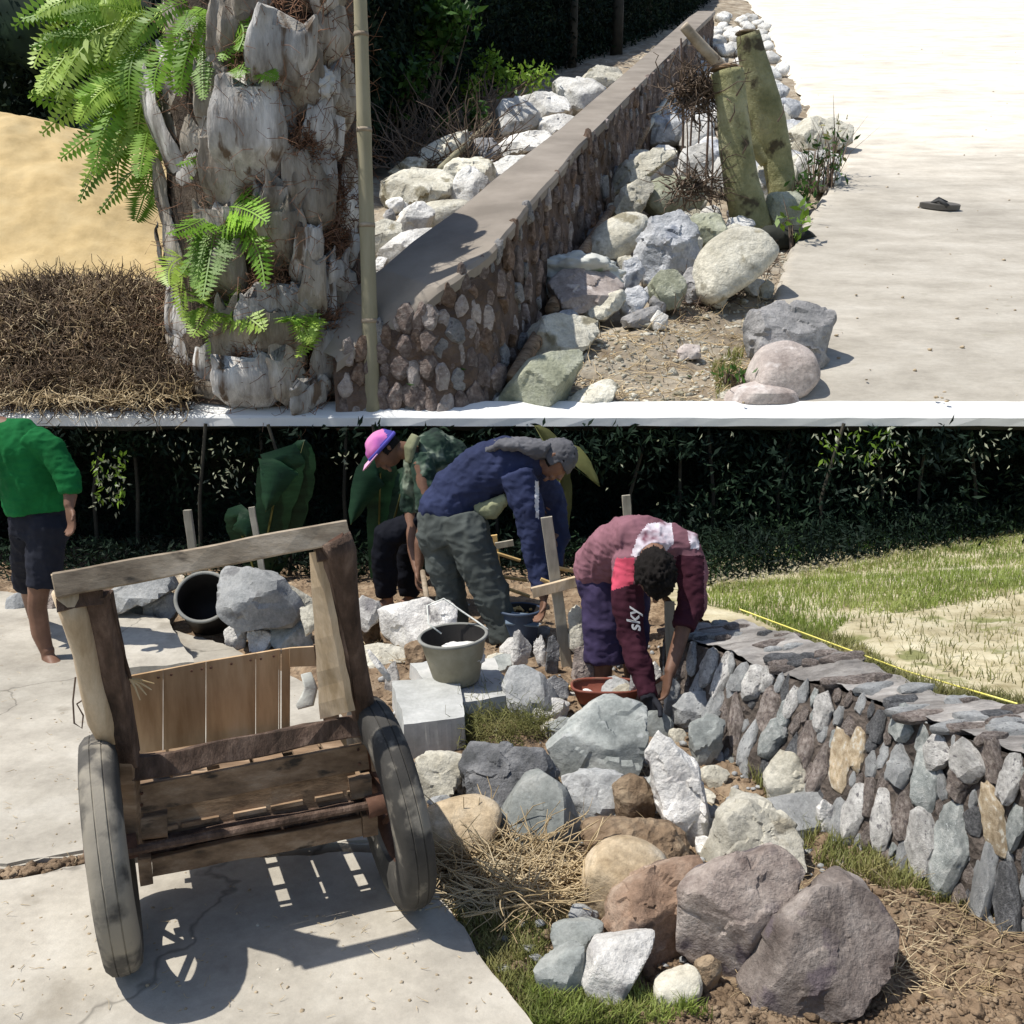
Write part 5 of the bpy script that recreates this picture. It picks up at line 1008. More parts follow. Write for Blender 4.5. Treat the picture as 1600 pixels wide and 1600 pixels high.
def banana(label, blades_, stem, m='banana_leaf'):
    t = empty('banana_plant', G(*stem) if len(stem) == 2 else stem, label, 'banana plant'); base = np.array(origin(t)[:])
    mb = MB(); mb.tube([base - [0, 0, .05], base + [.01, 0, .25], base + [0, 0, .5]], [.05, .042, .03], 10); mb.build('stem', M['culm'], t, True)
    for (p0, p1, p2, wd, tl) in blades_:
        a, b_, c_ = np.array(p0), np.array(p1), np.array(p2); n_ = 22; vs = []; fs = []
        for i in range(n_ + 1):
            u_ = i / n_; q = a * (1 - u_) ** 2 + 2 * b_ * u_ * (1 - u_) + c_ * u_ * u_; d = (b_ - a) * (1 - u_) + (c_ - b_) * u_; d = d / np.linalg.norm(d)
            sd = np.cross(d, np.array([tl, -1, .25])); sd /= np.linalg.norm(sd); w2 = wd * math.sin(math.pi * min(1, (u_ * .94 + .06))) ** .55 * (1 if i % 5 else .9)
            nn = np.cross(sd, d)
            for k_, sg in enumerate((-1, -.5, 0, .5, 1)): vs.append(q + sd * w2 * sg + nn * (-.09 * abs(sg) ** 1.5 * wd * 2.4 + .004 * math.sin(i * 2.3 + sg * 4)))
        fs = [[i * 5 + j, i * 5 + j + 1, i * 5 + j + 6, i * 5 + j + 5] for i in range(n_) for j in range(4)]
        mb = MB(); mb.add(vs, fs); o = mb.build('leaf', M[m], t, True)
        mb = MB(); mb.tube([a, a * .25 + b_ * .5 + c_ * .25, c_], [.010, .007, .002], 6); mb.build('midrib', M['banana_old'], o, True)
banana('banana plant with broad drooping green leaves behind the cart bar', [(P(405,900,7.0), P(470,600,7.0), P(415,800,6.85), .17, .2), (P(400,900,7.0), P(350,760,7.0), P(385,840,6.9), .12, -.2), (P(420,900,7.1), P(460,740,7.1), P(475,690,7.0), .16, .1)], P(408, 905, 7.05))
banana('banana plant with one long leaf hanging beside the man in the purple cap', [(P(590,905,6.9), P(620,610,6.9), P(548,820,6.7), .14, .3), (P(590,905,6.9), P(640,680,6.9), P(640,800,6.85), .15, -.1)], P(592, 905, 6.95))
banana('banana plant with an old yellowing leaf above the head of the man in navy', [(P(870,880,7.0), P(850,610,7.0), P(938,760,6.9), .085, .3), (P(870,880,7.0), P(900,700,7.0), P(835,665,7.0), .07, -.3)], P(872, 885, 7.05), 'banana_old')
# --- grass on the field, straw and turf near the cart
def fieldpts(poly, n, sd, far=False):
    r_ = np.random.RandomState(sd); out = []
    xs = [p[0] for p in poly]; ysx = [p[1] for p in poly]
    def inside(x, y):
        c_ = False; j = len(poly) - 1
        for i in range(len(poly)):
            if (poly[i][1] > y) != (poly[j][1] > y) and x < (poly[j][0] - poly[i][0]) * (y - poly[i][1]) / (poly[j][1] - poly[i][1]) + poly[i][0]: c_ = not c_
            j = i
        return c_
    while len(out) < n:
        x, y = r_.uniform(min(xs), max(xs)), r_.uniform(min(ysx), max(ysx))
        if inside(x, y): out.append((x, y))
    return np.array(out)
def on_field(pp):
    d = np.stack([(pp[:, 0] - 800) / F, CP + (800 - pp[:, 1]) / F * SP, -SP + (800 - pp[:, 1]) / F * CP], 1); z = np.full(len(pp), .4)
    for _ in range(6):
        t = (z - HC) / d[:, 2]; q = np.stack([d[:, 0] * t, d[:, 1] * t, z], 1); zn = fz(q[:, 0], q[:, 1]); ok = zn > -.2; z = np.where(ok, zn, z)
    q[:, 2] = zn - .005; return q[ok]
pp = fieldpts([(1105,922),(1250,900),(1420,868),(1610,836),(1610,925),(1480,948),(1330,968),(1290,1000),(1250,1000),(1160,960),(1100,945)], 15000, 31)
q = on_field(pp); q = q[(fbm(q * np.array([2.2, 5, 0]), 77, 3) + rp.uniform(-.25, .25, len(q))) > -.30]
v, f = blades(q, .045, .0026, 3, .5); tag(NP().add(v, f).build('field_grass', 'grass'), kind='stuff')
pp = np.concatenate([fieldpts([(1380,1045),(1480,1080),(1610,1098),(1610,1125),(1500,1105),(1440,1090),(1330,1040)], 2200, 33), fieldpts([(1210,985),(1330,1000),(1400,1050),(1330,1045),(1230,1000)], 1500, 34), fieldpts([(1300,960),(1610,925),(1610,1080),(1440,1050)], 700, 35), fieldpts([(1110,915),(1600,830),(1610,845),(1400,885),(1110,930)], 1500, 36)])
v, f = blades(on_field(pp), .045, .0026, 5, .8); tag(NP().add(v, f).build('dry_field_grass', 'grass_mixed'), kind='stuff')
pp = fieldpts([(1070,918),(1250,893),(1610,832),(1610,745),(1070,850)], 15000, 37); q = on_field(pp); q[:, 2] += rp.rand(len(q)) ** 1.5 * .30 * (.5 + .8 * (fbm(q * 3, 7, 2) + .5).clip(0, 1)); v, f = leaves(q, .055, 38, (0, 0, .4), .28); tag(NP().add(v, f).build('field_shade_leaves', 'leaf_dark'), kind='stuff')  # black-green leaves stand in for tree shade along the back of the field
pp = fieldpts([(1070,915),(1610,832),(1610,790),(1070,890)], 900, 39); v, f = blades(on_field(pp), .12, .003, 6, .6); tag(NP().add(v, f).build('shaded_grass', 'leaf_mid'), kind='stuff')  # grass in a darker green, the shade put into its colour
def on_low(pp, dz=0.0):
    q = np.array([G(x, y, -.02) for x, y in pp]); q[:, 2] = lower_z(q[:, 0], q[:, 1]) + dz; return q
for nm, poly, n_, h, m, sd in (('turf', [(700,1420),(760,1430),(860,1452),(850,1520),(1000,1540),(1010,1600),(830,1600),(800,1550)], 3600, .034, 'grass_mixed', 41), ('turf', [(820,1528),(980,1535),(1060,1565),(1120,1600),(830,1600)], 1700, .04, 'grass', 42),
                          ('turf', [(1300,1310),(1400,1360),(1500,1400),(1560,1445),(1480,1420),(1360,1390),(1270,1350)], 1800, .04, 'grass_mixed', 43), ('turf', [(1190,1190),(1290,1300),(1260,1330),(1150,1200)], 900, .05, 'grass_mixed', 44), ('turf', [(690,1395),(900,1400),(905,1440),(730,1440)], 1500, .03, 'grass_dry', 45)):
    v, f = blades(on_low(fieldpts(poly, n_, sd)), h, .0022, sd, .7); tag(NP().add(v, f).build(nm, m), kind='stuff')
flat_dir = lambda r_, n: np.stack([r_.normal(size=n), r_.normal(size=n) * .5, r_.normal(size=n) * .18 + .08], 1)
pts = on_low(fieldpts([(665,1335),(760,1320),(900,1355),(905,1400),(860,1440),(720,1420),(680,1380)], 900, 51), .01); pts[:, 2] += rp.uniform(0, .05, len(pts)); strands('straw', pts, .20, .0038, 'straw', 5, dirf=flat_dir, curl=.45)
pts = on_low(fieldpts([(715,1110),(780,1092),(860,1120),(860,1160),(790,1178),(715,1170)], 1300, 52), .0); pts[:, 2] += rp.uniform(0, .07, len(pts)); strands('dead_grass', pts, .12, .0022, 'grass_mixed', 6, curl=.9)
pts = on_low(fieldpts([(840,1340),(1100,1350),(1150,1560),(1560,1570),(1590,1460),(1280,1330),(1000,1180),(860,1180)], 900, 53), .01); strands('litter', pts, .09, .0018, 'straw', 7, dirf=flat_dir, curl=.4)
pts = on_low(fieldpts([(560,960),(700,960),(700,1045),(570,1045)], 300, 54), .02); strands('litter', pts, .09, .002, 'straw', 8, dirf=flat_dir, curl=.5)

q_ = fieldpts([(880,540),(1000,500),(1200,440),(1210,470),(1160,600),(1140,625),(900,628)], 480, 61); pts = np.array([U(x, y, .0) for x, y in q_]); pts[:, 2] = terr_z(pts[:, 0], pts[:, 1]) + .02; strands('litter', pts, .20, .005, 'straw', 62, dirf=flat_dir, curl=.6)
q_ = fieldpts([(1000,430),(1220,400),(1210,450),(1060,500)], 420, 63); pts = np.array([U(x, y, .0) for x, y in q_]); pts[:, 2] = terr_z(pts[:, 0], pts[:, 1]) + .04; strands('litter', pts, .26, .007, 'twig', 64, dirf=flat_dir, curl=.9)
q_ = fieldpts([(1110,560),(1165,520),(1150,600),(1120,620)], 500, 65); pts = np.array([U(x, y, .0) for x, y in q_]); pts[:, 2] = terr_z(pts[:, 0], pts[:, 1]); v, f = blades(pts, .07, .005, 66, .8); tag(NP().add(v, f).build('turf', 'grass_mixed'), kind='stuff')
pts = np.array([G(x, y, .004) for x, y in fieldpts([(0,1400),(680,1420),(800,1590),(0,1590)], 90, 67)] + [G(x, y, .004) for x, y in fieldpts([(0,950),(160,960),(130,1340),(0,1340)], 60, 68)]); strands('road_litter', pts, .03, .0012, 'straw', 69, dirf=lambda r_, n: np.stack([r_.normal(size=n), r_.normal(size=n), np.abs(r_.normal(size=n)) * .05], 1), curl=.5)
# --- dark wood along the left and top of the slope
FB = [(-160,262),(60,262),(250,322),(440,330),(590,262),(640,232),(690,205),(770,150),(850,118),(930,92),(1000,66),(1060,40),(1100,12),(1130,-20)]
def fpt(t):
    k = t * (len(FB) - 1); i = min(int(k), len(FB) - 2); fr = k - i; return (FB[i][0] + (FB[i+1][0] - FB[i][0]) * fr, FB[i][1] + (FB[i+1][1] - FB[i][1]) * fr)
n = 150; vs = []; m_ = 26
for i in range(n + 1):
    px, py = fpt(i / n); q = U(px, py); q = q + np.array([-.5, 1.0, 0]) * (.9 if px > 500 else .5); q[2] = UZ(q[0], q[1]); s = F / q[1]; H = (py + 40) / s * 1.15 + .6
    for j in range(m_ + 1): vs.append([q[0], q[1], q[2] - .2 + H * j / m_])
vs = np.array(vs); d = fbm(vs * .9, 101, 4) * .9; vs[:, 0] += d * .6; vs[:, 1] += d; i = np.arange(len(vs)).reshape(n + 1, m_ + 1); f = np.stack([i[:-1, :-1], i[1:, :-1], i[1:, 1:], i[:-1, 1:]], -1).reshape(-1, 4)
tag(NP().add(vs, f).build('wood_shade_backing', 'leaf_dark'), kind='stuff')  # near-black sheet added behind the leaves as the shade inside the wood
pts = []
for k in range(60000):
    px, py = fpt(rp.rand()); q = U(px, py); s = F / q[1]; H = (py + 30) / s; off = rp.uniform(0, 1.1); q = q + np.array([-.5, 1.0, 0]) * off; q[2] = UZ(q[0], q[1]) + rp.rand() * H * 1.05; pts.append(q)
pts = np.array(pts); k = fbm(pts * .8, 111, 3) > -.3; v, f = leaves(pts[k], .17, 11, (0, 0, -.4), .34)
tag(NP().add(v, f).build('wood', 'leaf_dark'), kind='stuff')
for i, (px, py, w_px, lb) in enumerate(((974,82,16,'dark straight trunk at the edge of the wood above the rubble'), (1020,52,12,'thin dark trunk just left of the wall top near the top'), (160,252,18,'dark trunk half hidden behind the ferns'), (905,104,12,'slim dark trunk behind the yellowish rock'))):
    q = U(px, py) + np.array([-.2, .4, .1]); s = F / q[1]; mb = MB(); mb.tube([q - [0, 0, .3], q + [.05, 0, 1.2], q + [.1, 0, (py + 60) / s + .4]], [w_px / s / 2 * 1.2, w_px / s / 2, w_px / s / 2 * .8], 9); t = mb.build('tree_trunk', M['culm'], smooth=True); tag(t, lb, 'tree')
def bush(label, cents, r, n_, size, m, sd, aspect=.42, stems=14, base=None):
    t = empty('bush', base, label, 'bush'); cc = np.array(cents); pts = cloud(cc, n_, r, sd); v, f = leaves(pts, size, sd, (0, -.3, -.3), aspect); NP().add(v, f).build('foliage', m, t)
    mb = MB(); r_ = random.Random(sd); b_ = np.array(base)
    for k_ in range(stems):
        e = cc[r_.randrange(len(cc))] + np.array([r_.uniform(-.2, .2), 0, r_.uniform(-.1, .2)]); md = lerp(b_, e, .5) + np.array([r_.uniform(-.25, .25), r_.uniform(-.1, .1), r_.uniform(-.1, .25)]); mb.tube([b_ + [r_.uniform(-.2, .2), 0, 0], md, e], [.03, .02, .008], 5)
    mb.build('stem', M['twig'], t)
def PU(px, py, basey, dy=0): # point seen at (px,py) standing above the slope point seen at (.., basey)
    q = U(px, basey); return P(px, py, q[1] + dy)
bush('broad leaved green bush at the edge of the wood above the twigs', [PU(x, y, 215) for x, y in ((610,40),(640,30),(680,35),(660,60),(700,70),(620,75),(640,90),(705,40),(690,15),(730,20),(600,20),(655,10))], .32, 750, .24, 'leaf_mid', 201, base=PU(650, 215, 215))
bush('yellow green bush with dry stems in front of the dark wood', [PU(x, y, 180) for x, y in ((770,110),(800,120),(830,125),(845,120),(790,140),(745,130),(760,95),(740,155),(720,150))], .30, 750, .14, 'leaf_yellow_green', 202, base=PU(770, 185, 185), stems=26)
bush('low fresh green bush between dry twigs and rubble', [PU(x, y, 225) for x, y in ((695,205),(715,215),(680,222),(735,190),(745,175),(700,190))], .2, 380, .15, 'leaf_mid', 203, base=PU(705, 228, 228))
bush('small dark green bush with fine leaves behind the bamboo pole', [PU(x, y, 240) for x, y in ((600,120),(620,140),(640,130),(600,90),(610,170),(660,110))], .3, 420, .18, 'leaf_mid', 204, base=PU(620, 240, 240))
tw = [U(rp.uniform(585, 770), rp.uniform(205, 275)) for _ in range(520)]; tw = [q for q in tw if True]
tw = np.array(tw) + np.array([0, 0, .1]); strands('dry_twigs', tw, 1.0, .014, 'twig', 15, dirf=lambda r_, n: np.stack([r_.normal(size=n), r_.normal(size=n) * .4, np.abs(r_.normal(size=n)) * .7], 1), curl=.7)

# --- sand heap, brush heap
def heap(name, centre, rx, ry, h, m, sd, pw=1.0, n_=120, amp=.05):
    X, Y = np.meshgrid(np.linspace(-1, 1, n_), np.linspace(-1, 1, n_)); r_ = np.sqrt(X ** 2 + Y ** 2); a = fbm(np.stack([X.ravel() * 2, Y.ravel() * 2, X.ravel() * 0], 1), sd, 3).reshape(X.shape) * .12
    H = h * np.clip(1 - (r_ * (1 + a)) ** pw, -.2, 1); x = centre[0] + X * rx; y = centre[1] + Y * ry; p_ = np.stack([x.ravel(), y.ravel(), 0 * x.ravel()], 1)
    z = UZ(x, y) + H - .12 + (fbm(p_ * 2.5, sd + 3, 4) * amp).reshape(X.shape); v = np.stack([x.ravel(), y.ravel(), z.ravel()], 1); i = np.arange(n_ * n_).reshape(n_, n_)
    f = np.stack([i[:-1, :-1], i[:-1, 1:], i[1:, 1:], i[1:, :-1]], -1).reshape(-1, 4); f = f[(r_.ravel()[f].min(1) < 1.0) & (y.ravel()[f].min(1) > 7.5)]; o = link(name, mesh_np(v, f, name), M[m], smooth=True); return o
c = U(-40, 395); o = heap('sand_heap', c, 4.6, 3.4, 1.75, 'sand', 7, 1.25, n_=260, amp=.09); tag(o, 'smooth yellow sand heap at the left behind the dry brush', 'sand heap')
c = U(90, 560); o = heap('brush_mound', c, 2.1, 1.5, .55, 'brush', 9, 1.6, amp=.12); tag(o, kind='structure')
pts = []
r_ = np.random.RandomState(5)
for _ in range(15000):
    px, py = r_.uniform(-30, 300), r_.uniform(425, 629); q = U(px, py); q[2] = UZ(q[0], q[1]) + .5 * max(0, 1 - ((q[0] - c[0]) / 2.1) ** 2 - ((q[1] - c[1]) / 1.5) ** 2) + r_.uniform(-.05, .07); pts.append(q)
pts = np.array(pts); strands('dry_brush', pts[:8500], .22, .0065, 'brush', 16, curl=1.0); strands('dry_brush_pale', pts[8500:11200], .2, .005, 'straw', 17, curl=1.0)
v, f = leaves(pts[11000:], .07, 18, (0, 0, .2), .5); tag(NP().add(v, f).build('dead_leaves', 'brush'), kind='stuff')
rock('pale cream rock at the foot of the dry brush, lower left of the slope', 'far_cream', [(58,628),(72,604),(110,598),(150,612),(196,630),(180,642),(70,642)], 611, upper=True, sub=5)
rock('blue grey rock beside the base of the palm trunk', 'far_blue', [(236,634),(246,606),(262,600),(276,622),(280,642),(240,642)], 612, upper=True)

q_ = fieldpts([(-30,585),(300,590),(300,630),(-30,630)], 2600, 171); pts = np.array([U(x, y, .12) for x, y in q_]); pts[:, 2] += rp.uniform(-.1, .2, len(pts)); strands('dry_brush', pts, .24, .006, 'brush', 172, curl=1.0)
q_ = fieldpts([(-30,585),(300,590),(300,630),(-30,630)], 700, 173); pts = np.array([U(x, y, .2) for x, y in q_]); strands('dry_brush_pale', pts, .2, .005, 'straw', 174, curl=1.0)
# --- old palm trunk with its leaf bases
PC0 = U(412, 634, 0); PY = PC0[1] + .70
def axis(py): t = (640 - py) / 640.; return P(425 - 20 * t, py, PY)
AX = [axis(y) for y in (680, 600, 480, 360, 240, 120, 0, -60)]
RAD = [.90, .88, .86, .84, .82, .80, .80, .80]
palm = empty('palm_tree', (AX[0][0], PY, UZ(0, PY) - .1), 'thick old palm trunk covered in grey weathered leaf bases with ferns growing on it', 'palm tree')
AX[0] = np.array([AX[0][0], PY, UZ(0, PY) - .25])
mb = MB(); mb.tube(AX, [r * .93 for r in RAD], 40, cap=True); tk = mb.build('trunk', M['palm_core'], palm); 
def surf(px, py, out=0.0):
    a = axis(py); R_ = np.interp(py, [0, 640], [.74, .82]); dep = PY; q = P(px, py, dep); dx = q[0] - a[0]; dx = max(-R_ * .98, min(R_ * .98, dx)); yy = PY - math.sqrt(max(R_ ** 2 - dx ** 2, 0)) - out; return P(px, py, yy)
def boot(base, tip, wb, wt, m, sd, out=.12, thick=.34):
    base = (base[0], min(base[1], 632))
    a = surf(*base, -.05); b_ = surf(*tip, out * .75); ax_ = axis((base[1] + tip[1]) / 2); md = surf((base[0] + tip[0]) / 2, (base[1] + tip[1]) / 2, out * .75)
    d = b_ - a; Ln = np.linalg.norm(d); s_ = F / PY; nn = (md - ax_); nn[2] = 0; nn /= np.linalg.norm(nn); r_ = random.Random(sd); n1 = 26; n2 = 20; vs = []
    sd_ = np.cross(d / Ln, nn); sd_ /= np.linalg.norm(sd_); nrm = np.cross(sd_, d / Ln); wm = max(wb, wt); bend = r_.uniform(-.06, .06) * Ln
    for i in range(n1 + 1):
        t = i / n1; q = (1 - t) ** 2 * a + 2 * t * (1 - t) * (md + nrm * .05) + t * t * b_ + sd_ * bend * math.sin(t * math.pi); 
        w2 = (wb + (wt - wb) * t) / s_ / 2 * (.50 + .50 * min(1, t / .38) ** .7) * (1 - .22 * (max(0, t - .6) / .4) ** 2)
        for k in range(n2):
            an = 2 * math.pi * k / n2; ca, sa = math.cos(an), math.sin(an); rx = w2 * np.sign(ca) * abs(ca) ** .7; ry = w2 * thick * (1 - .62 * t ** 1.5) * (sa if sa > 0 else sa * .5)
            vs.append(q + sd_ * rx + nrm * ry)
    fs = [[i * n2 + k, i * n2 + (k + 1) % n2, (i + 1) * n2 + (k + 1) % n2, (i + 1) * n2 + k] for i in range(n1) for k in range(n2)] + [[n1 * n2 + k for k in range(n2)]]
    mb = MB(); vs = np.array(vs); u_ = (vs - a) @ sd_; l_ = (vs - a) @ (d / Ln); gr = fbm(np.stack([u_ * 16, l_ * 2.2, u_ * 0 + sd], 1), sd, 4); lum = fbm(vs * 3.2, sd, 3)
    vs = vs + (gr * .050 + lum * .05)[:, None] * nrm + (fbm(vs * 5, sd + 2, 3) * .035)[:, None] * sd_
    last = slice(n1 * n2, None); vs[(n1 - 1) * n2:] += (d / Ln)[None] * (fbm(np.stack([u_[(n1 - 1) * n2:] * 14, u_[(n1 - 1) * n2:] * 0, u_[(n1 - 1) * n2:] * 0 + sd], 1), sd, 3) * .20)[:, None]
    mb.add(vs, fs); o = mb.build('leaf_base', M[m], palm, True); o.data.set_sharp_from_angle(angle=math.radians(45))
BOOTS = [((354,338),(338,205),58,48,'boot_brown',.22),((346,226),(330,92),56,48,'boot_brown',.2),((338,440),(322,316),52,42,'boot_brown',.22),((372,470),(360,380),50,44,'boot_brown',.14),((462,170),(470,60),50,44,'boot_brown',.12),((454,420),(448,320),52,44,'boot_brown',.14),((302,480),(258,336),54,36,'boot_brown',.30),((304,570),(266,440),54,40,'boot_grey',.28),((300,640),(268,536),50,40,'boot_brown',.30),((286,380),(244,250),50,34,'boot_brown',.30),((294,290),(262,160),48,34,'boot_brown',.26),((290,200),(256,70),50,36,'boot_grey',.26),((292,110),(262,-10),50,36,'boot_brown',.28),((306,322),(214,108),66,44,'boot_grey',.34),((404,292),(384,122),98,86,'boot_grey',.2),((428,170),(446,32),62,92,'boot_grey',.22),((298,236),(292,24),54,56,'boot_brown',.08),((506,118),(522,24),44,50,'boot_brown',.12),
 ((488,262),(512,166),60,58,'boot_grey',.12),((478,462),(486,345),46,38,'boot_grey',.16),((518,468),(532,400),34,30,'boot_grey',.14),((436,516),(420,450),100,80,'boot_grey',.12),((310,612),(270,480),56,36,'boot_grey',.3),
 ((262,430),(246,348),22,16,'boot_brown',.16),((290,420),(240,274),40,20,'boot_brown',.2),((400,640),(382,562),92,92,'boot_grey',.2),((518,616),(524,506),72,58,'boot_grey',.2),((300,640),(288,572),38,34,'boot_grey',.22),
 ((486,650),(478,600),66,60,'boot_grey',.2),((470,340),(470,230),62,54,'boot_brown',.08),((356,420),(352,300),54,50,'boot_brown',.04),((420,420),(424,300),60,54,'boot_brown',.03),((350,250),(330,150),44,44,'boot_brown',.04),
 ((540,330),(545,240),34,30,'boot_brown',.06),((546,420),(552,350),22,18,'boot_grey',.12),((368,560),(344,470),50,44,'boot_brown',.06),((455,600),(452,520),54,48,'boot_brown',.08),((560,610),(548,540),34,28,'boot_grey',.14),
 ((340,640),(326,590),44,40,'boot_brown',.16),((540,180),(540,90),36,34,'boot_brown',.08),((356,110),(352,10),48,44,'boot_brown',.06),((400,60),(396,-20),50,46,'boot_brown',.05),((470,640),(440,560),50,46,'boot_brown',.12),((566,660),(570,590),36,30,'boot_grey',.14)]
rb = random.Random(61)
for k in range(46):                      # the rows behind, mostly hidden
    y_ = 640 - (k % 12) * 56 + rb.uniform(-18, 18); x_ = 272 + (k * 97) % 286 + rb.uniform(-14, 14); x_ = max(262, min(568, x_)); w_b = rb.uniform(34, 58)
    boot((x_, y_), (x_ + (x_ - 420) * .10 + rb.uniform(-8, 8), y_ - rb.uniform(85, 140)), w_b, w_b * .85, rb.choice(['boot_brown', 'boot_brown', 'boot_grey']), 600 + k, rb.uniform(.10, .24))
for i, (a, b_, w0, w1, m_, ou) in enumerate(BOOTS): boot(a, b_, w0 * 1.15, w1 * 1.1, m_, 300 + i, ou + .04)
lump('fungus', 'white crusty growth on the right side of the palm trunk', 'fungus', surf(507, 131, .16), (.085, .05, .115), 'white_patch', 3, rough=.22)
pts = []
for _ in range(2600):
    px = rp.uniform(265, 560); py = rp.uniform(0, 635); pts.append(surf(px, py, rp.uniform(0, .05)))
strands('fibre', pts, .34, .0045, 'fibre', 25, palm, dirf=lambda r_, n: np.stack([r_.normal(size=n) * .7, -np.abs(r_.normal(size=n)) * .35, r_.normal(size=n)], 1), curl=1.3)
pts = [surf(rp.normal(x, 12), rp.normal(y, 12), rp.uniform(.05, .14)) for (x, y) in ((392,140),(380,120),(404,138),(424,448),(410,452),(384,560),(366,566),(524,508),(480,602),(478,210),(482,222),(510,290),(525,370),(505,500),(515,520),(425,40),(460,60),(500,240),(535,300),(300,60),(530,330)) for _ in range(110)]
strands('fibre', pts, .17, .005, 'fibre', 26, palm, curl=2.2)
# --- ferns
def frond(b, p0, p1, p2, wd, pairs, tri=.0, sd=0, droop=.15, aspect=.34):
    r_ = np.random.RandomState(sd); a, m1, c_ = map(np.array, (p0, p1, p2)); V_ = []; 
    n_ = pairs; t = np.linspace(.06, 1, n_)[:, None]; q = a * (1 - t) ** 2 + 2 * m1 * t * (1 - t) + c_ * t * t; d = (m1 - a) * (1 - t) + (c_ - m1) * t; d /= np.linalg.norm(d, axis=1)[:, None]
    view = np.array([r_.uniform(-.35, .35), -1, r_.uniform(.0, .6)]); s_ = np.cross(d, view); s_ /= np.linalg.norm(s_, axis=1)[:, None]; nn = np.cross(s_, d)
    L = wd * ((1 - t) ** .8 * tri + (1 - tri) * np.sin(np.pi * (t * .86 + .12)) ** .6) + wd * .06
    for sg in (-1, 1):
        dd = s_ * sg + d * .35 + nn * -droop * r_.uniform(.3, 1.6, (n_, 1)); dd /= np.linalg.norm(dd, axis=1)[:, None]; l = L * r_.uniform(.85, 1.1, (n_, 1)); ww = np.minimum(l * aspect, np.linalg.norm(c_ - a) / n_ * .62)
        v = np.stack([q, q + dd * l * .4 + d * ww, q + dd * l, q + dd * l * .4 - d * ww * .8], 1).reshape(-1, 3); b.add(v, np.arange(4 * n_).reshape(n_, 4))
        if tri > .4:                      # the broad kind is divided again
            for u_ in (.3, .5, .7, .85):
                for s2 in (-1, 1):
                    q2 = q + dd * l * u_; d2 = d * s2 * .8 + dd * .5; l2 = l * .38 * (1.05 - u_); v = np.stack([q2, q2 + d2 * l2 * .5 + dd * l2 * .22, q2 + d2 * l2, q2 + d2 * l2 * .5 - dd * l2 * .22], 1).reshape(-1, 3); b.add(v, np.arange(4 * n_).reshape(n_, 4))
    w3 = .006; v = np.concatenate([q - s_ * w3, q + s_ * w3]); i = np.arange(n_ - 1); b.add(v, np.stack([i, i + 1, i + 1 + n_, i + n_], 1))
def fern(label, fronds, m, wd, pairs, tri, out=.22, sd=0, n0=None):
    base = surf(*(n0 or fronds[0][0]), .05); t = empty('fern', base, label, 'fern')
    for k, fr in enumerate(fronds):
        p0 = surf(*fr[0], .06); p2 = P(*fr[-1][:2], p0[1] - out * (.6 + .5 * (k % 3) / 2)); md = fr[1] if len(fr) > 2 else ((fr[0][0] + fr[-1][0]) / 2, (fr[0][1] + fr[-1][1]) / 2 - 8); p1 = P(*md, (p0[1] + p2[1]) / 2 - .05)
        rq = random.Random(sd * 31 + k); jj = lambda q_: q_ + np.array([rq.uniform(-.10, .10), rq.uniform(-.12, .12), rq.uniform(-.08, .08)]) * min(1, wd * 7); b = NP(); frond(b, p0, jj(p1), jj(p2), wd * rq.uniform(.75, 1.15), max(10, int(pairs * rq.uniform(.8, 1.1))), tri, sd + k, rq.uniform(.05, .45)); b.build('frond', ('fern' if (m == 'fern_light' and rq.random() < .35) else m), t)
fern('large light green sword fern arching off the upper left of the palm trunk', [((232,96),(160,120),(74,220)),((238,60),(268,90),(276,168)),((206,30),(100,36),(92,140)),((190,14),(60,20),(44,96)),((216,130),(170,170),(150,262)),((240,170),(228,210),(222,268)),((248,176),(250,220),(244,268)),((228,20),(170,0),(112,30)),((216,120),(150,130),(124,196)),((204,20),(160,60),(108,128)),((236,150),(200,180),(174,246)),((240,40),(200,10),(150,18)),((232,110),(190,120),(178,176)),((170,10),(90,60),(70,150)),((200,200),(170,210),(130,300)),((240,120),(214,150),(196,230))], 'fern_light', .15, 26, 0, .35, 10)
fern('bright sword fern fronds in the top left corner above the sand heap', [((232,10),(120,-30),(40,30)),((236,20),(140,20),(60,70)),((228,0),(180,-20),(120,10)),((236,40),(190,40),(150,90)),((230,30),(110,30),(48,150)),((240,60),(210,90),(190,160)),((236,24),(200,30),(186,96)),((244,8),(262,20),(268,70)),((238,80),(180,110),(140,150)),((230,-10),(120,-10),(70,20))], 'fern_light', .15, 26, 0, .3, 140)
fern('dark green fern mass behind the light sword fern at upper left', [((240,100),(180,60),(130,110)),((230,160),(160,180),(110,250)),((235,210),(180,240),(140,318)),((240,240),(200,280),(170,330)),((238,260),(225,300),(215,345)),((225,60),(150,70),(60,60)),((235,180),(190,210),(185,300)),((240,140),(190,150),(100,180)),((230,30),(120,10),(40,40)),((238,230),(215,260),(250,330)),((220,40),(160,90),(150,170)),((230,120),(120,160),(60,160))], 'fern', .13, 24, 0, .12, 40)
fern('loose fern fronds spilling over the upper left of the trunk', [((300,20),(270,60),(262,130)),((310,40),(290,90),(300,150)),((322,10),(300,20),(272,60)),((296,60),(250,90),(236,160)),((318,60),(330,100),(326,150)),((304,0),(250,10),(220,60)),((330,30),(350,60),(340,110))], 'fern', .12, 22, .1, .3, 160)
fern('fern frond hanging at the top of the trunk', [((348,14),(352,50),(352,92)),((340,20),(318,40),(322,80)),((356,18),(376,40),(378,62))], 'fern', .17, 20, .6, .25, 60)
fern('small fern under the top frond beside the split leaf base', [((392,90),(400,110),(398,148)),((388,92),(372,110),(360,130)),((396,96),(420,110),(432,130))], 'fern', .13, 18, .5, .2, 65)
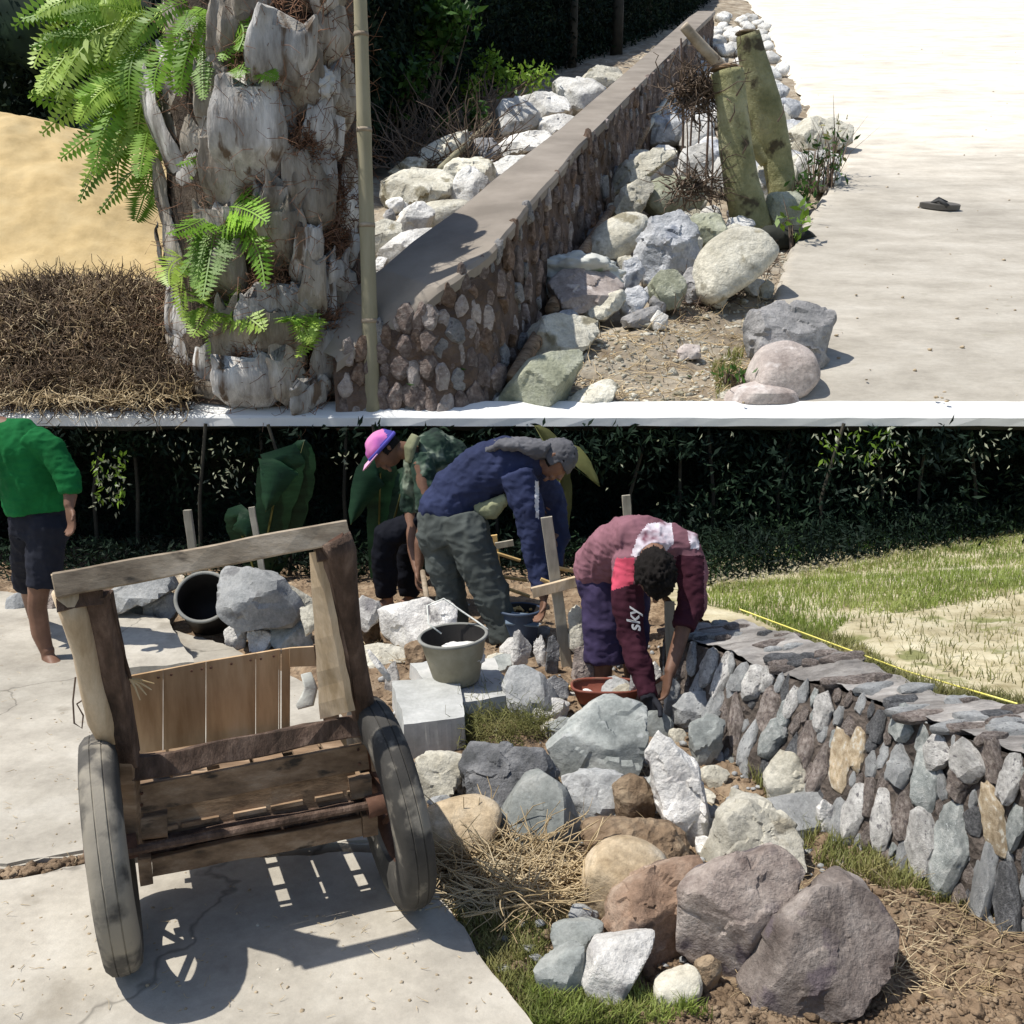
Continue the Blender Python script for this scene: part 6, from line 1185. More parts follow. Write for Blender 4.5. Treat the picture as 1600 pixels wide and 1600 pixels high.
fern('yellow green fern sprout beside the long slanting leaf base', [((318,220),(310,250),(304,280)),((322,222),(330,250),(322,292)),((316,226),(296,236),(284,256)),((324,220),(340,228),(344,250))], 'fern_light', .10, 18, .4, .16, 70)
fern('spreading deep green fern in the middle of the trunk', [((340,330),(380,332),(412,356)),((342,334),(392,360),(402,434)),((338,336),(340,390),(336,450)),((332,338),(306,380),(296,430)),((336,330),(300,336),(286,366)),((344,328),(388,318),(404,336)),((336,340),(320,410),(300,452))], 'fern', .26, 22, .75, .42, 80)
fern('narrow bright fern hanging on the left edge of the trunk', [((300,392),(288,430),(282,496)),((304,396),(310,440),(302,480)),((296,400),(276,420),(272,460))], 'fern_light', .15, 22, .4, .32, 90)
fern('bright triangular fern pointing down near the bottom of the trunk', [((336,470),(344,520),(334,582)),((332,474),(318,490),(306,520)),((340,470),(372,470),(398,522)),((338,468),(360,456),(386,476)),((334,470),(320,460),(304,474))], 'fern_light', .26, 20, .85, .42, 100)
fern('single bright triangular fern hanging right of centre', [((478,486),(476,520),(468,566)),((480,488),(490,500),(494,520)),((474,488),(460,498),(456,516))], 'fern_light', .19, 18, .8, .34, 110)
fern('light fern at the foot of the bamboo pole', [((572,496),(578,520),(580,552)),((574,498),(590,508),(592,540)),((570,500),(562,520),(564,546))], 'fern_light', .08, 16, .5, .2, 120)
# --- bamboo pole in front of the palm
pl = empty('bamboo_pole', P(585, 634, PC0[1] - .1), 'tall bare bamboo pole standing right in front of the palm trunk', 'pole'); mb = MB(); pp = [P(582 - (640 - y) * .03, y, PC0[1] - .12) for y in np.linspace(650, -20, 28)]; rr = [(12.5 - 3 * (i / 27)) / (F / PC0[1]) * (1.0 + (.06 if i % 6 == 0 else 0)) for i in range(28)]; mb.tube(pp, rr, 14); mb.build('culm', M['bamboo_pole'], pl, True)
for i in (6, 12, 18, 24): mb = MB(); mb.tube([np.array(pp[i]) - [0, 0, .015], np.array(pp[i]) + [0, 0, .015]], rr[i] * 1.04, 14); mb.build('node_ring', M['wood_grey'], pl, True)

# --- cut tree between rubble and road
def UP(px, py, by, dx=0): q = U(px + dx, by); return P(px, py, q[1])
tree = empty('cut_tree', U(1185, 352), 'small tree cut back to two leaning greenish stems with sawn tops beside the road', 'tree')
def limb(name, pts, rad, m='stump_bark', n_=18, sd=0, amp=.02):
    mb = MB(); P_ = [np.array(p) for p in pts]; L = len(P_); t = np.linspace(0, L - 1, 26); q = np.stack([np.interp(t, range(L), [p[k] for p in P_]) for k in range(3)], 1); r_ = np.interp(t, range(L), rad)
    mb.tube(q, list(r_), n_); v = mb.v[0]; c_ = np.repeat(q, n_, 0); d = v - c_; mb.v[0] = c_ + d * (1 + fbm(v * np.array([4, 4, 2.2]), sd, 4)[:, None] * amp * 8); o = mb.build(name, M[m], tree, True); return o
yA = U(1172, 352)[1]; sA = F / yA; yB = U(1222, 318)[1]; sB = F / yB
limb('stem', [P(1180, 362, yA), P(1160, 300, yA - .1), P(1150, 230, yA - .15), P(1142, 160, yA - .2), P(1136, 112, yA - .2)], [28/sA, 27/sA, 24/sA, 23/sA, 23/sA], sd=3)
limb('stem', [P(1226, 318, yB), P(1212, 240, yB), P(1198, 180, yB - .1), P(1180, 110, yB - .2), P(1168, 52, yB - .3)], [20/sB, 23/sB, 25/sB, 21/sB, 17/sB], sd=4)
limb('fork', [P(1160, 150, yB + .1), P(1166, 190, yB + .05), P(1180, 222, yB), P(1202, 250, yB)], [15/sB, 14/sB, 14/sB, 16/sB], sd=5)
limb('root', [P(1222, 310, yB), P(1230, 340, yB - .3), P(1240, 372, yB - .9)], [20/sB, 20/sB, 12/sB], sd=6)
limb('cut_branch', [P(1130, 108, yA - .2), P(1105, 82, yA - .3), P(1068, 40, yA - .4)], [9/sA, 8/sA, 7/sA], 'bark_pale', 10, 7, .01)
mb = MB(); D, fc = ico(3); v = D * np.array([22/sA, 22/sA, 5/sA]); v = v * (1 + fbm(D * 5, 9, 3) * .3)[:, None] + P(1134, 108, yA - .2); mb.add(v, fc.tolist()); mb.build('sawn_top', M['cut_wood'], tree)
mb = MB(); v = D * np.array([17/sB, 17/sB, 3/sB]); v = v * (1 + fbm(D * 5, 8, 3) * .2)[:, None] + P(1168, 52, yB - .3); mb.add(v, fc.tolist()); mb.build('sawn_top', M['wood_grey'], tree)
for (px, py, ln) in ((1140,190,14),(1128,250,12),(1160,240,10),(1215,190,8),(1150,150,10),(1136,300,12)):
    q = surf0 = P(px, py, yA - .38); mb = MB(); mb.tube([q, q + np.array([rp.uniform(-.08, .08), -.05, .1]), q + np.array([rp.uniform(-.12, .12), -.06, .2])], [.012, .008, .004], 5); mb.build('twig', M['twig'], tree)
for i, (x0, x1, y0, y1, wd) in enumerate(((1064,1066,60,278,.022),(1080,1076,82,284,.018),(1106,1102,90,300,.02),(1092,1088,110,290,.014),(1070,1073,130,300,.012),(1112,1110,180,330,.016))):
    yy = U(x1, y1)[1]; mb = MB(); mb.tube([P(x1, y1, yy), P((x0 + x1) / 2 + 3, (y0 + y1) / 2, yy), P(x0, y0, yy)], [wd, wd * .85, wd * .6], 6)
    tag(mb.build('shoot', M['iron_rod']), 'thin bare brown shoot standing upright left of the cut tree', 'shoot', 'thin bare shoots left of the cut tree')
pts = [P(rp.normal(1088, 18), rp.normal(140, 14), yA - .1) for _ in range(260)]; o = strands('dead_twigs', pts, .5, .012, 'twig', 31, curl=1.2)
pts = [P(rp.normal(1085, 22), rp.normal(292, 8), yA - .3) for _ in range(130)]; o = strands('dead_twigs', pts, .4, .012, 'twig', 32, curl=1.0)
def weed(label, px, py, n_, h, m, sd, spread=14, leafn=60, lf=.12):
    t = empty('weed', U(px, py), label, 'weed'); r_ = np.random.RandomState(sd); c0 = np.array([U(px + r_.uniform(-spread, spread), py + r_.uniform(-4, 4)) for _ in range(n_)]); v, f = blades(c0, h, .012, sd, .5); NP().add(v, f).build('stalks', 'twig' if m != 'grass' else 'grass', t)
    k = r_.randint(0, n_, leafn); q = c0[k] + np.stack([r_.normal(size=leafn) * .1, r_.normal(size=leafn) * .1, r_.uniform(.05, h, leafn)], 1); v, f = leaves(q, lf, sd, (0, 0, .4), .35); NP().add(v, f).build('leaves', m, t)
weed('clump of upright weeds by the bend of the road right of the cut tree', 1282, 300, 40, .75, 'leaf_mid', 71, 22, 120)
weed('dry branching weed leaning over the road edge', 1302, 285, 16, .9, 'grass_mixed', 72, 10, 30)
weed('bright yellow green seedling in the dark hole beside the road', 1238, 388, 7, .5, 'leaf_yellow_green', 73, 5, 26, .16)
weed('green leaves at the foot of the rear stem', 1248, 330, 14, .4, 'leaf_mid', 74, 14, 70)
weed('small green sprigs on the earth beside the mauve boulders', 1150, 600, 40, .12, 'leaf_mid', 75, 20, 60, .07)
weed('green sprigs at the foot of the retaining wall near the kerb', 672, 616, 16, .22, 'leaf_mid', 76, 22, 60, .08)
weed('little green plant at the kerb in front of the wall', 636, 626, 10, .2, 'leaf_mid', 77, 12, 40, .09)
weed('small yellow leaf sprig at the wall top near the cut branch', 1056, 96, 4, .3, 'leaf_yellow_green', 78, 4, 12, .2)
# near-black lump standing in for shade in the hollow by the tree roots
mb = MB(); q = U(1222, 374, .02); D, fc = ico(3); v = D * np.array([.42, .30, .16]); v = v * (1 + fbm(D * 3, 3, 3) * .3)[:, None] + q; mb.add(v, fc.tolist()); tag(mb.build('root_shade_lump', M['shaded_soil'], smooth=True), kind='structure')
# poles lying by the wall, branch on the rubble
def pole(label, pts, rad, m, name='pole'):
    mb = MB(); mb.tube([np.array(p) for p in pts], rad, 10); tag(mb.build(name, M[m], smooth=True), label, name.split('_')[0])
pole('pale straight pole leaning along the wall foot up the slope', [U(984, 242, .15), U(1018, 190, .4), U(1052, 140, .5)], [.07, .06, .05], 'rock_cream')
pole('brown plank standing on edge against the wall beside the pale pole', [U(992, 236, .25), U(1014, 190, .4), U(1034, 116, .5)], [.07, .07, .06], 'wood_weathered', 'plank')
pole('grey brown log lying at the foot of the wall', [U(862, 484, .12), U(900, 412, .16), U(930, 366, .2), U(956, 326, .2)], [.07, .075, .06, .05], 'wood_weathered', 'log')
pole('brown root like log at the wall foot near the kerb', [U(800, 592, .1), U(836, 534, .14), U(852, 502, .16)], [.06, .07, .05], 'wood_weathered', 'log')
pole('pale branch lying across the rubble left of the wall', [U(688, 264, .3), U(728, 226, .35), U(772, 186, .3)], [.05, .05, .04], 'bamboo_pole', 'branch')
# torn sack on the mauve boulder
sk = U(905, 470); D, fc = ico(5); yS = sk[1] + .02
cS = P(898, 428, yS); v = D * np.array([.44, .24, .21]); v = v * (1 + fbm(D * 2.2, 13, 4) * .55 + np.abs(fbm(D * 6, 14, 3)) * .18)[:, None]; me = mesh_np(v, fc, 'sack'); me.polygons.foreach_set('use_smooth', [True] * len(me.polygons))
tag(link('sack', me, M['sack'], loc=V(cS)), 'torn white sack draped over the mauve boulder by the wall', 'sack')
mb = MB(); mb.tube([P(852, 412, yS - .1), P(852, 440, yS - .12), P(862, 468, yS - .12), P(872, 480, yS - .1)], [(.03, .01), (.10, .012), (.09, .012), (.03, .01)], 10, flat=(1, 0, 0)); mb.tube([P(846, 405, yS), P(856, 396, yS), P(858, 412, yS)], [(.05, .01), (.07, .01), (.02, .01)], 8)
tag(mb.build('sack', M['sack'], smooth=True), 'torn white flap of sacking hanging left of the mauve boulder', 'sack')
# ------------------------------------------------------------------ people
def head(b, c, fwd, up, s=1.0):
    c = np.array(c); fwd = np.array(fwd, float); fwd /= np.linalg.norm(fwd); up = np.array(up, float); up -= fwd * (up @ fwd); up /= np.linalg.norm(up); sd = np.cross(fwd, up)
    D, f = ico(4); x, y, z = D[:, 0], D[:, 1], D[:, 2]                    # x side, y forward, z up
    jaw = np.clip(-z, 0, 1); w_ = .074 * (1 - .32 * jaw ** 1.5); dp = .094 * (1 - .12 * jaw); hgt = .112
    px = x * w_; py = y * dp + np.where(y > 0, .012 * jaw, -.014 * np.clip(z, 0, 1) * 0); pz = z * hgt
    eye = np.exp(-(((np.abs(x) - .36) / .16) ** 2 + ((z - .05) / .12) ** 2)) * (y > 0); py -= eye * .012; cheek = np.exp(-(((np.abs(x) - .45) / .2) ** 2 + ((z + .25) / .2) ** 2)) * (y > 0); py += cheek * .005
    v = c + s * (px[:, None] * sd + py[:, None] * fwd + pz[:, None] * up); b.add(v, f.tolist())
    T = lambda x_, y_, z_: c + s * (sd * x_ + fwd * y_ + up * z_)
    b.tube([T(0, .088, .012), T(0, .101, -.012), T(0, .110, -.030), T(0, .092, -.040)], [.008 * s, .011 * s, .016 * s, .010 * s], 8)
    b.tube([T(-.03, .086, -.062), T(0, .097, -.060), T(.03, .086, -.062)], [.004, .008 * s, .004], 8); b.tube([T(-.024, .085, -.074), T(0, .093, -.074), T(.024, .085, -.074)], [.004, .008 * s, .004], 8); b.tube([T(0, .07, -.10), T(0, .088, -.098)], [.02 * s, .014 * s], 8)
    for g_ in (-1, 1):
        b.tube([T(g_ * .045, .078, .034), T(g_ * .02, .090, .034)], [.007 * s, .007 * s], 6)
        b.tube([T(g_ * .070, -.004, .025), T(g_ * .082, -.012, .005), T(g_ * .074, -.002, -.026)], [(.010, .006), (.016, .008), (.008, .006)], 8)
    return T
def hand(b, w, d, pn, curl=.5, s=1.0, side=1):
    """wrist, direction of the fingers, palm normal"""
    w = np.array(w, float); d = np.array(d, float); d /= np.linalg.norm(d); pn = np.array(pn, float); pn -= d * (pn @ d); pn /= np.linalg.norm(pn); sd = np.cross(d, pn) * side
    b.tube([w - d * .01, w + d * .03, w + d * .065, w + d * .095], [(.026 * s, .019 * s), (.037 * s, .017 * s), (.042 * s, .015 * s), (.038 * s, .012 * s)], 12, flat=tuple(sd))
    for k, (o_, l_, r_) in enumerate(((-.030, .070, .0088), (-.010, .080, .0092), (.010, .075, .009), (.029, .058, .0078))):
        p = w + d * .088 * s + sd * o_ * s; a = curl * (.5 + .12 * k); dirn = d.copy(); pts = [p]
        for q in range(3):
            dirn = d * math.cos(a) + pn * math.sin(a); p = p + dirn * l_ * s * (.45, .32, .23)[q]; pts.append(p); a += curl * .75
        b.tube(pts, [r_ * s * 1.08, r_ * s, r_ * s * .93, r_ * s * .75], 8)
    p = w + d * .028 * s - sd * .032 * s; q1 = p + (d * .5 - sd * .62 + pn * .35) * .045 * s; q2 = q1 + (d * .75 - sd * .2 + pn * (.4 + curl * .3)) * .036 * s; b.tube([w + d * .01, p, q1, q2], [.014 * s, .0135 * s, .0115 * s, .009 * s], 8)
def foot(b, ank, d, s=1.0):
    ank = np.array(ank, float); d = np.array(d, float); d[2] = 0; d /= np.linalg.norm(d); z = np.array([0, 0, 1.0]); sd = np.cross(d, z); fl = ank[2] - .072 * s
    g_ = lambda f_, h_, o_=0: np.array([ank[0], ank[1], 0]) + d * f_ * s + sd * o_ * s + z * (fl + h_ * s)
    b.tube([ank + z * .04, g_(0, .06), g_(.05, .045), g_(.10, .03), g_(.145, .018)], [(.036 * s, .04 * s), (.035 * s, .045 * s), (.038 * s, .032 * s), (.042 * s, .02 * s), (.040 * s, .013 * s)], 12, flat=tuple(sd)); b.tube([g_(.03, .03), g_(-.045, .03)], [.032 * s, .026 * s], 10)
    for k in range(5): b.tube([g_(.14, .016, -.032 + .016 * k), g_(.185 - .008 * abs(k - 1) - (.012 if k == 4 else 0), .010, -.036 + .017 * k)], [.012 * s, .0085 * s], 7)
def fig(label, base): return empty('person', base, label, 'person')
def cloth_part(root, name, mats, build, voxel=.009, disp=.010, scale=.10, seed=0, paint=None, smooth=3):
    b = MB(); build(b); o = b.build(name, M[mats[0]], root)
    for m in mats[1:]: o.data.materials.append(M[m])
    noisy_remesh(o, voxel, smooth, disp, scale, seed)
    if paint:
        me = o.data; off = np.array(origin(root)[:])
        for p in me.polygons:
            q = np.array(p.center[:]) + off; dy = q[1] * CP + (HC - q[2]) * SP; px = 800 + F * q[0] / dy; py = 800 - F * ((q[2] - HC) * CP + q[1] * SP) / dy; p.material_index = paint(px, py, q)
    return o
def inpoly(x, y, poly):
    c_ = False; j = len(poly) - 1
    for i in range(len(poly)):
        if (poly[i][1] > y) != (poly[j][1] > y) and x < (poly[j][0] - poly[i][0]) * (y - poly[i][1]) / (poly[j][1] - poly[i][1]) + poly[i][0]: c_ = not c_
        j = i
    return c_
def hair(root, T, c, name='hair', m='hair', front=.3, k=1.1, seed=0, low=-.25, curls=.012):
    D, f = ico(5); keep = (D[:, 2] > low) & ~((D[:, 1] > .35) & (D[:, 2] < front)); v0 = D * np.array([.080, .104, .120]) * k; n_ = fbm(D * 7, seed, 3) * curls + np.abs(fbm(D * 14, seed + 1, 2)) * curls
    v0 = v0 * (1 + n_ / .1)[:, None]; v = np.array([T(*q) for q in v0]); fk = keep[f].all(1); idx = -np.ones(len(v), int); u_ = np.unique(f[fk]); idx[u_] = np.arange(len(u_)); b = MB(); b.add(v[u_], idx[f[fk]].tolist()); o = b.build(name, M[m], root, True); so_ = o.modifiers.new('s', 'SOLIDIFY'); so_.thickness = .012; so_.offset = -1; return o

# --- walking man in green at the left edge
t = fig('barefoot man in green shirt and dark shorts leaning over at the left edge', G(70, 1040))
Y0 = 5.15
def g_body(b):
    b.tube([P(62,815,5.25), P(58,770,5.22), P(46,715,5.2), P(18,676,5.2), P(-6,664,5.2)], [(.10,.08),(.10,.08),(.12,.08),(.09,.07),(.055,.055)], 14)
    b.tube([P(-6,664,5.2), P(-18,664,5.18)], .055, 12); head(b, P(-40,668,5.14), (-.55,-.5,-.65), (-.7,.0,.6))
    b.tube([P(70,845,5.22), P(64,880,5.2), P(60,930,5.18), P(58,950,5.18), P(64,990,5.18), P(74,1020,5.17)], [.085,.075,.055,.052,.05,.034], 12); foot(b, P(75,1024,5.17), (.75,-.6,0))
    b.tube([P(46,850,5.45), P(46,900,5.6), P(48,930,5.75), P(56,975,5.95)], [.085,.06,.052,.034], 12); foot(b, P(57,972,6.0) , (.8,-.3,0))
    b.tube([P(74,690,5.15), P(104,745,5.12), P(110,775,5.08), P(108,792,5.05)], [.05,.042,.036,.028], 10); hand(b, P(108,792,5.05), (.12,-.1,-1), (-.6,-.8,0), .45)
    b.tube([P(10,690,5.35), P(-10,760,5.4), P(-20,800,5.35)], [.05,.042,.03], 10); hand(b, P(-20,800,5.35), (-.2,0,-1), (1,0,0), .4, 1, -1)
cloth_part(t, 'body', ['skin'], g_body, .007, .001, .1, 1, smooth=2)
cloth_part(t, 'shirt', ['shirt_green'], lambda b: (b.tube([P(60,800,5.25), P(58,790,5.25), P(52,745,5.22), P(42,705,5.2), P(20,680,5.2), P(0,668,5.2)], [(.17,.13),(.175,.13),(.165,.125),(.18,.125),(.12,.10),(.06,.06)], 22), b.tube([P(52,682,5.16), P(84,705,5.13), P(108,752,5.1), P(110,770,5.09)], [.08,.075,.062,.056], 14), b.tube([P(20,680,5.3), P(0,740,5.38), P(-12,775,5.4)], [.08,.07,.06], 14)), .009, .014, .12, 2)
cloth_part(t, 'shorts', ['shorts_dark'], lambda b: (b.tube([P(62,785,5.27), P(62,815,5.27), P(60,840,5.27)], [(.15,.12),(.165,.13),(.16,.12)], 16), b.tube([P(70,800,5.25), P(76,825,5.22), P(70,880,5.2), P(66,918,5.18)], [.09,.11,.095,.09], 14), b.tube([P(46,825,5.38), P(44,880,5.52), P(44,912,5.62)], [.11,.095,.085], 14)), .009, .012, .12, 3)
hair(t, lambda x, y, z: np.array(P(-40,668,5.14)) + np.cross((-.55,-.5,-.65), (-.7,0,.6)) * x + np.array((-.56,-.51,-.66)) * y + np.array((-.74,.05,.62)) * z, None)

# --- man in the purple cap
t = fig('bending man in pink and purple cap and camouflage shirt, behind the man in navy', G(620, 950))
HCp = P(603, 703, 6.0); FW = np.array((-.62, -.35, -.70)); UPv = np.array((-.55, .0, .83)); FW /= np.linalg.norm(FW); UPv -= FW * (UPv @ FW); UPv /= np.linalg.norm(UPv); SDv = np.cross(FW, UPv)
TP = lambda x, y, z: HCp + SDv * x + FW * y + UPv * z
def p_body(b):
    b.tube([P(715,790,6.35), P(700,745,6.2), P(672,720,6.1), P(640,705,6.05), P(620,702,6.02)], [(.10,.09),(.10,.09),(.11,.08),(.06,.06),(.055,.055)], 14); head(b, HCp, FW, UPv, 1.0)
    b.tube([P(655,722,5.95), P(668,790,5.85), P(656,850,5.75), P(655,884,5.72)], [.05,.04,.036,.027], 12); hand(b, P(655,884,5.72), (.05,-.1,-1), (1,-.2,0), .9)
    b.tube([P(700,800,6.3), P(612,838,6.2), P(604,880,6.2), P(606,936,6.22)], [.09,.065,.055,.035], 12); foot(b, P(606,938,6.22), (-.8,-.5,0)); b.tube([P(720,800,6.4), P(640,850,6.5), P(640,935,6.5)], [.09,.06,.035], 12); foot(b, P(640,936,6.5), (-.8,-.4,0))
    b.tube([P(652,720,6.2), P(640,790,6.2), P(645,860,6.05), P(652,892,5.95)], [.05,.04,.035,.026], 10); hand(b, P(652,892,5.95), (0,-.2,-1), (1,0,0), .9, 1, -1)
cloth_part(t, 'body', ['skin'], p_body, .007, .001, .1, 5, smooth=2)
cloth_part(t, 'shirt', ['shirt_camo'], lambda b: (b.tube([P(730,790,6.35), P(716,755,6.28), P(698,722,6.2), P(670,706,6.1), P(650,706,6.06)], [(.15,.15),(.16,.14),(.17,.14),(.16,.13),(.09,.09)], 20), b.tube([P(658,712,6.0), P(664,760,5.92), P(664,800,5.86)], [.085,.07,.058], 14), b.tube([P(655,705,6.2), P(644,760,6.2), P(640,800,6.2)], [.09,.08,.065], 14)), .009, .016, .10, 6)
cloth_part(t, 'collar', ['khaki'], lambda b: b.tube([P(650,680,5.98), P(640,700,5.96), P(640,722,5.96)], [(.03,.05),(.035,.06),(.025,.04)], 12), .008, .004)
cloth_part(t, 'trousers', ['trousers_black'], lambda b: (b.tube([P(735,770,6.4), P(715,805,6.35), P(700,815,6.32)], [(.15,.15),(.16,.15),(.15,.14)], 16), b.tube([P(700,808,6.3), P(650,822,6.22), P(604,838,6.18), P(600,885,6.2), P(604,930,6.22)], [.12,.11,.10,.085,.07], 16), b.tube([P(720,812,6.4), P(640,850,6.48), P(636,890,6.5), P(640,930,6.5)], [.12,.10,.085,.07], 16)), .01, .014, .12, 7)
hair(t, TP, None, k=1.0)
D, f = ico(4); kp = D[:, 2] > -.02; v0 = D * np.array([.092, .118, .125]); v0[:, 2] = v0[:, 2] * .84 + .026; v0 = v0 * (1 + fbm(D * 3, 9, 3) * .09)[:, None]; v = np.array([TP(*q) for q in v0]); fk = kp[f].all(1); u_ = np.unique(f[fk]); ix = -np.ones(len(v), int); ix[u_] = np.arange(len(u_)); b = MB(); b.add(v[u_], ix[f[fk]].tolist()); cp = b.build('cap', M['cap_cloth'], t, True); s_ = cp.modifiers.new('s', 'SOLIDIFY'); s_.thickness = .006; cp.data.materials.append(M['cap_blue'])
for q_ in cp.data.polygons: q_.material_index = int(q_.center[0] + origin(t)[0] > HCp[0] - .005 + .02 * math.sin(q_.center[2] * 60))
b = MB(); b.tube([TP(-.08, .07, .028), TP(-.05, .13, .025), TP(0, .165, .018), TP(.05, .13, .025), TP(.08, .07, .028)], [(.012, .004)] + [(.034, .005)] * 3 + [(.012, .004)], 8, flat=tuple(FW)); b.build('cap_peak', M['cap_peak'], cp, True)
b = MB(); ring = [TP(.094 * math.cos(a), .120 * math.sin(a), .034) for a in np.linspace(0, 6.283, 24)]; b.tube(ring, [(.012, .004)] * 24, 6, flat=tuple(UPv)); b.build('cap_band', M['cap_blue'], cp, True)
# spade handle in his hand
mb = MB(); mb.tube([P(660, 892, 5.70), P(668, 940, 5.55), P(674, 996, 5.4)], [.016, .017, .018], 10); tag(mb.build('tool_handle', M['wood_grey'], smooth=True), 'wooden tool handle held upright by the man in the purple cap, ending at the bucket', 'tool handle')

# --- man in navy
t = fig('man in navy sweatshirt and grey green trousers bending far forward over the blue tub', G(740, 1015))
HN = P(868, 716, 5.5); FN = np.array((.45, -.25, -.86)); UN = np.array((.85, .0, .5)); FN /= np.linalg.norm(FN); UN -= FN * (UN @ FN); UN /= np.linalg.norm(UN); SN = np.cross(FN, UN); TN = lambda x, y, z: HN + SN * x + FN * y + UN * z
def n_body(b):
    b.tube([P(708,812,5.6), P(740,765,5.58), P(790,735,5.55), P(830,722,5.52), P(848,718,5.5)], [(.10,.09),(.10,.09),(.12,.09),(.07,.07),(.055,.055)], 14); head(b, HN, FN, UN, 1.05)
    b.tube([P(818,748,5.38), P(836,840,5.36), P(846,905,5.3), P(850,934,5.28)], [.052,.042,.036,.028], 12); hand(b, P(850,934,5.28), (-.1,-.1,-1), (-1,-.3,0), .7)
    b.tube([P(835,735,5.72), P(872,820,5.75), P(862,900,5.6)], [.052,.042,.028], 12); hand(b, P(862,900,5.6), (-.3,-.2,-1), (-1,0,0), .7, 1, -1)
    b.tube([P(694,870,5.6), P(706,905,5.6), P(716,996,5.62)], [.06,.055,.036], 12); foot(b, P(716,994,5.6), (.8,-.5,0)); b.tube([P(745,880,5.46), P(768,915,5.45), P(790,1006,5.4)], [.06,.055,.036], 12); foot(b, P(790,1006,5.4), (.85,-.4,0))
cloth_part(t, 'body', ['skin'], n_body, .007, .001, .1, 8, smooth=2)
def n_paint(px, py, q):
    if inpoly(px, py, [(836,752),(842,752),(842,810),(836,810)]): return 1
    return 0
cloth_part(t, 'sweatshirt', ['shirt_navy', 'white_stripe'], lambda b: (b.tube([P(700,812,5.62), P(702,800,5.62), P(722,768,5.6), P(755,738,5.58), P(795,726,5.55), P(832,722,5.52), P(848,718,5.5)], [(.165,.15),(.185,.16),(.18,.155),(.17,.16),(.175,.155),(.12,.11),(.065,.065)], 24), b.tube([P(808,740,5.42), P(826,800,5.36), P(836,860,5.34), P(846,922,5.29)], [.098,.088,.072,.05], 16), b.tube([P(835,732,5.7), P(868,790,5.76), P(874,840,5.74), P(866,885,5.62)], [.09,.08,.065,.05], 16)), .009, .020, .13, 9, n_paint)
cloth_part(t, 'neck_cloth', ['grey_cloth'], lambda b: (b.tube([P(756,708,5.55), P(785,694,5.52), P(815,694,5.5), P(842,702,5.48), P(858,706,5.46)], [(.02,.09),(.035,.13),(.04,.13),(.06,.10),(.05,.08)], 16, flat=(0, 0, 1))), .008, .016, .06, 10)
cloth_part(t, 'undershirt', ['khaki'], lambda b: b.tube([P(744,800,5.5), P(768,796,5.48), P(792,776,5.46)], [(.05,.05),(.06,.06),(.03,.03)], 12), .008, .01, .06, 11)
cloth_part(t, 'trousers', ['trousers_grey'], lambda b: (b.tube([P(700,795,5.62), P(704,830,5.6), P(712,850,5.58)], [(.18,.15),(.195,.165),(.18,.15)], 20), b.tube([P(684,828,5.62), P(694,880,5.6), P(706,930,5.6), P(714,990,5.62)], [.135,.115,.095,.078], 18), b.tube([P(722,806,5.53), P(730,830,5.5), P(748,880,5.46), P(768,930,5.43), P(788,1000,5.4)], [.13,.14,.12,.10,.08], 18)), .009, .022, .16, 12)
hair(t, TN, None, 'hair', 'grey_cloth', .1, 1.08, 3, -.35, .01)
hair(t, TN, None, 'hair', 'hair', .2, 1.02, 4, -.5, .008)
# --- man in maroon
t = fig('man in maroon and pink shirt doubled over at the end of the low wall', G(945, 1095))
HM = P(1024, 898, 4.2); FM = np.array((.05, -.25, -.97)); UM = np.array((.05, -.94, .22)); FM /= np.linalg.norm(FM); UM -= FM * (UM @ FM); UM /= np.linalg.norm(UM); SM = np.cross(FM, UM); TMd = lambda x, y, z: HM + SM * x + FM * y + UM * z
def m_body(b):
    b.tube([P(950,900,4.85), P(975,860,4.72), P(1010,848,4.52), P(1022,872,4.36), P(1024,888,4.3)], [(.10,.09),(.10,.09),(.11,.09),(.06,.06),(.052,.052)], 14); head(b, HM, FM, UM, 1.05)
    b.tube([P(982,890,4.42), P(985,990,4.36), P(1004,1060,4.26), P(1014,1092,4.2)], [.052,.042,.034,.028], 12)
    b.tube([P(1076,862,4.5), P(1078,945,4.42), P(1056,1020,4.3), P(1046,1052,4.24)], [.052,.042,.034,.027], 12); hand(b, P(1046,1052,4.24), (-.2,-.1,-1), (-1,-.2,0), .6, 1, -1)
    b.tube([P(944,940,4.82), P(940,1000,4.78), P(944,1076,4.74)], [.08,.062,.038], 12); foot(b, P(945,1078,4.72), (.4,-.9,0)); b.tube([P(985,905,4.88), P(985,1000,4.9), P(988,1066,4.9)], [.09,.06,.038], 12); foot(b, P(988,1066,4.88), (.4,-.9,0))
cloth_part(t, 'body', ['skin'], m_body, .006, .001, .1, 14, smooth=2)
def m_paint(px, py, q):
    if inpoly(px, py, [(996,838),(1012,818),(1050,814),(1052,850),(1040,862),(1000,872),(986,868)]): return 1
    if inpoly(px, py, [(1072,818),(1094,818),(1092,858),(1080,858)]): return 1
    if inpoly(px, py, [(962,872),(992,872),(990,912),(952,924)]): return 2
    if inpoly(px, py, [(952,924),(990,912),(1060,930),(1060,1150),(950,1150)]): return 3
    if inpoly(px, py, [(1056,868),(1100,868),(1100,1000),(1050,1000)]): return 3
    return 0
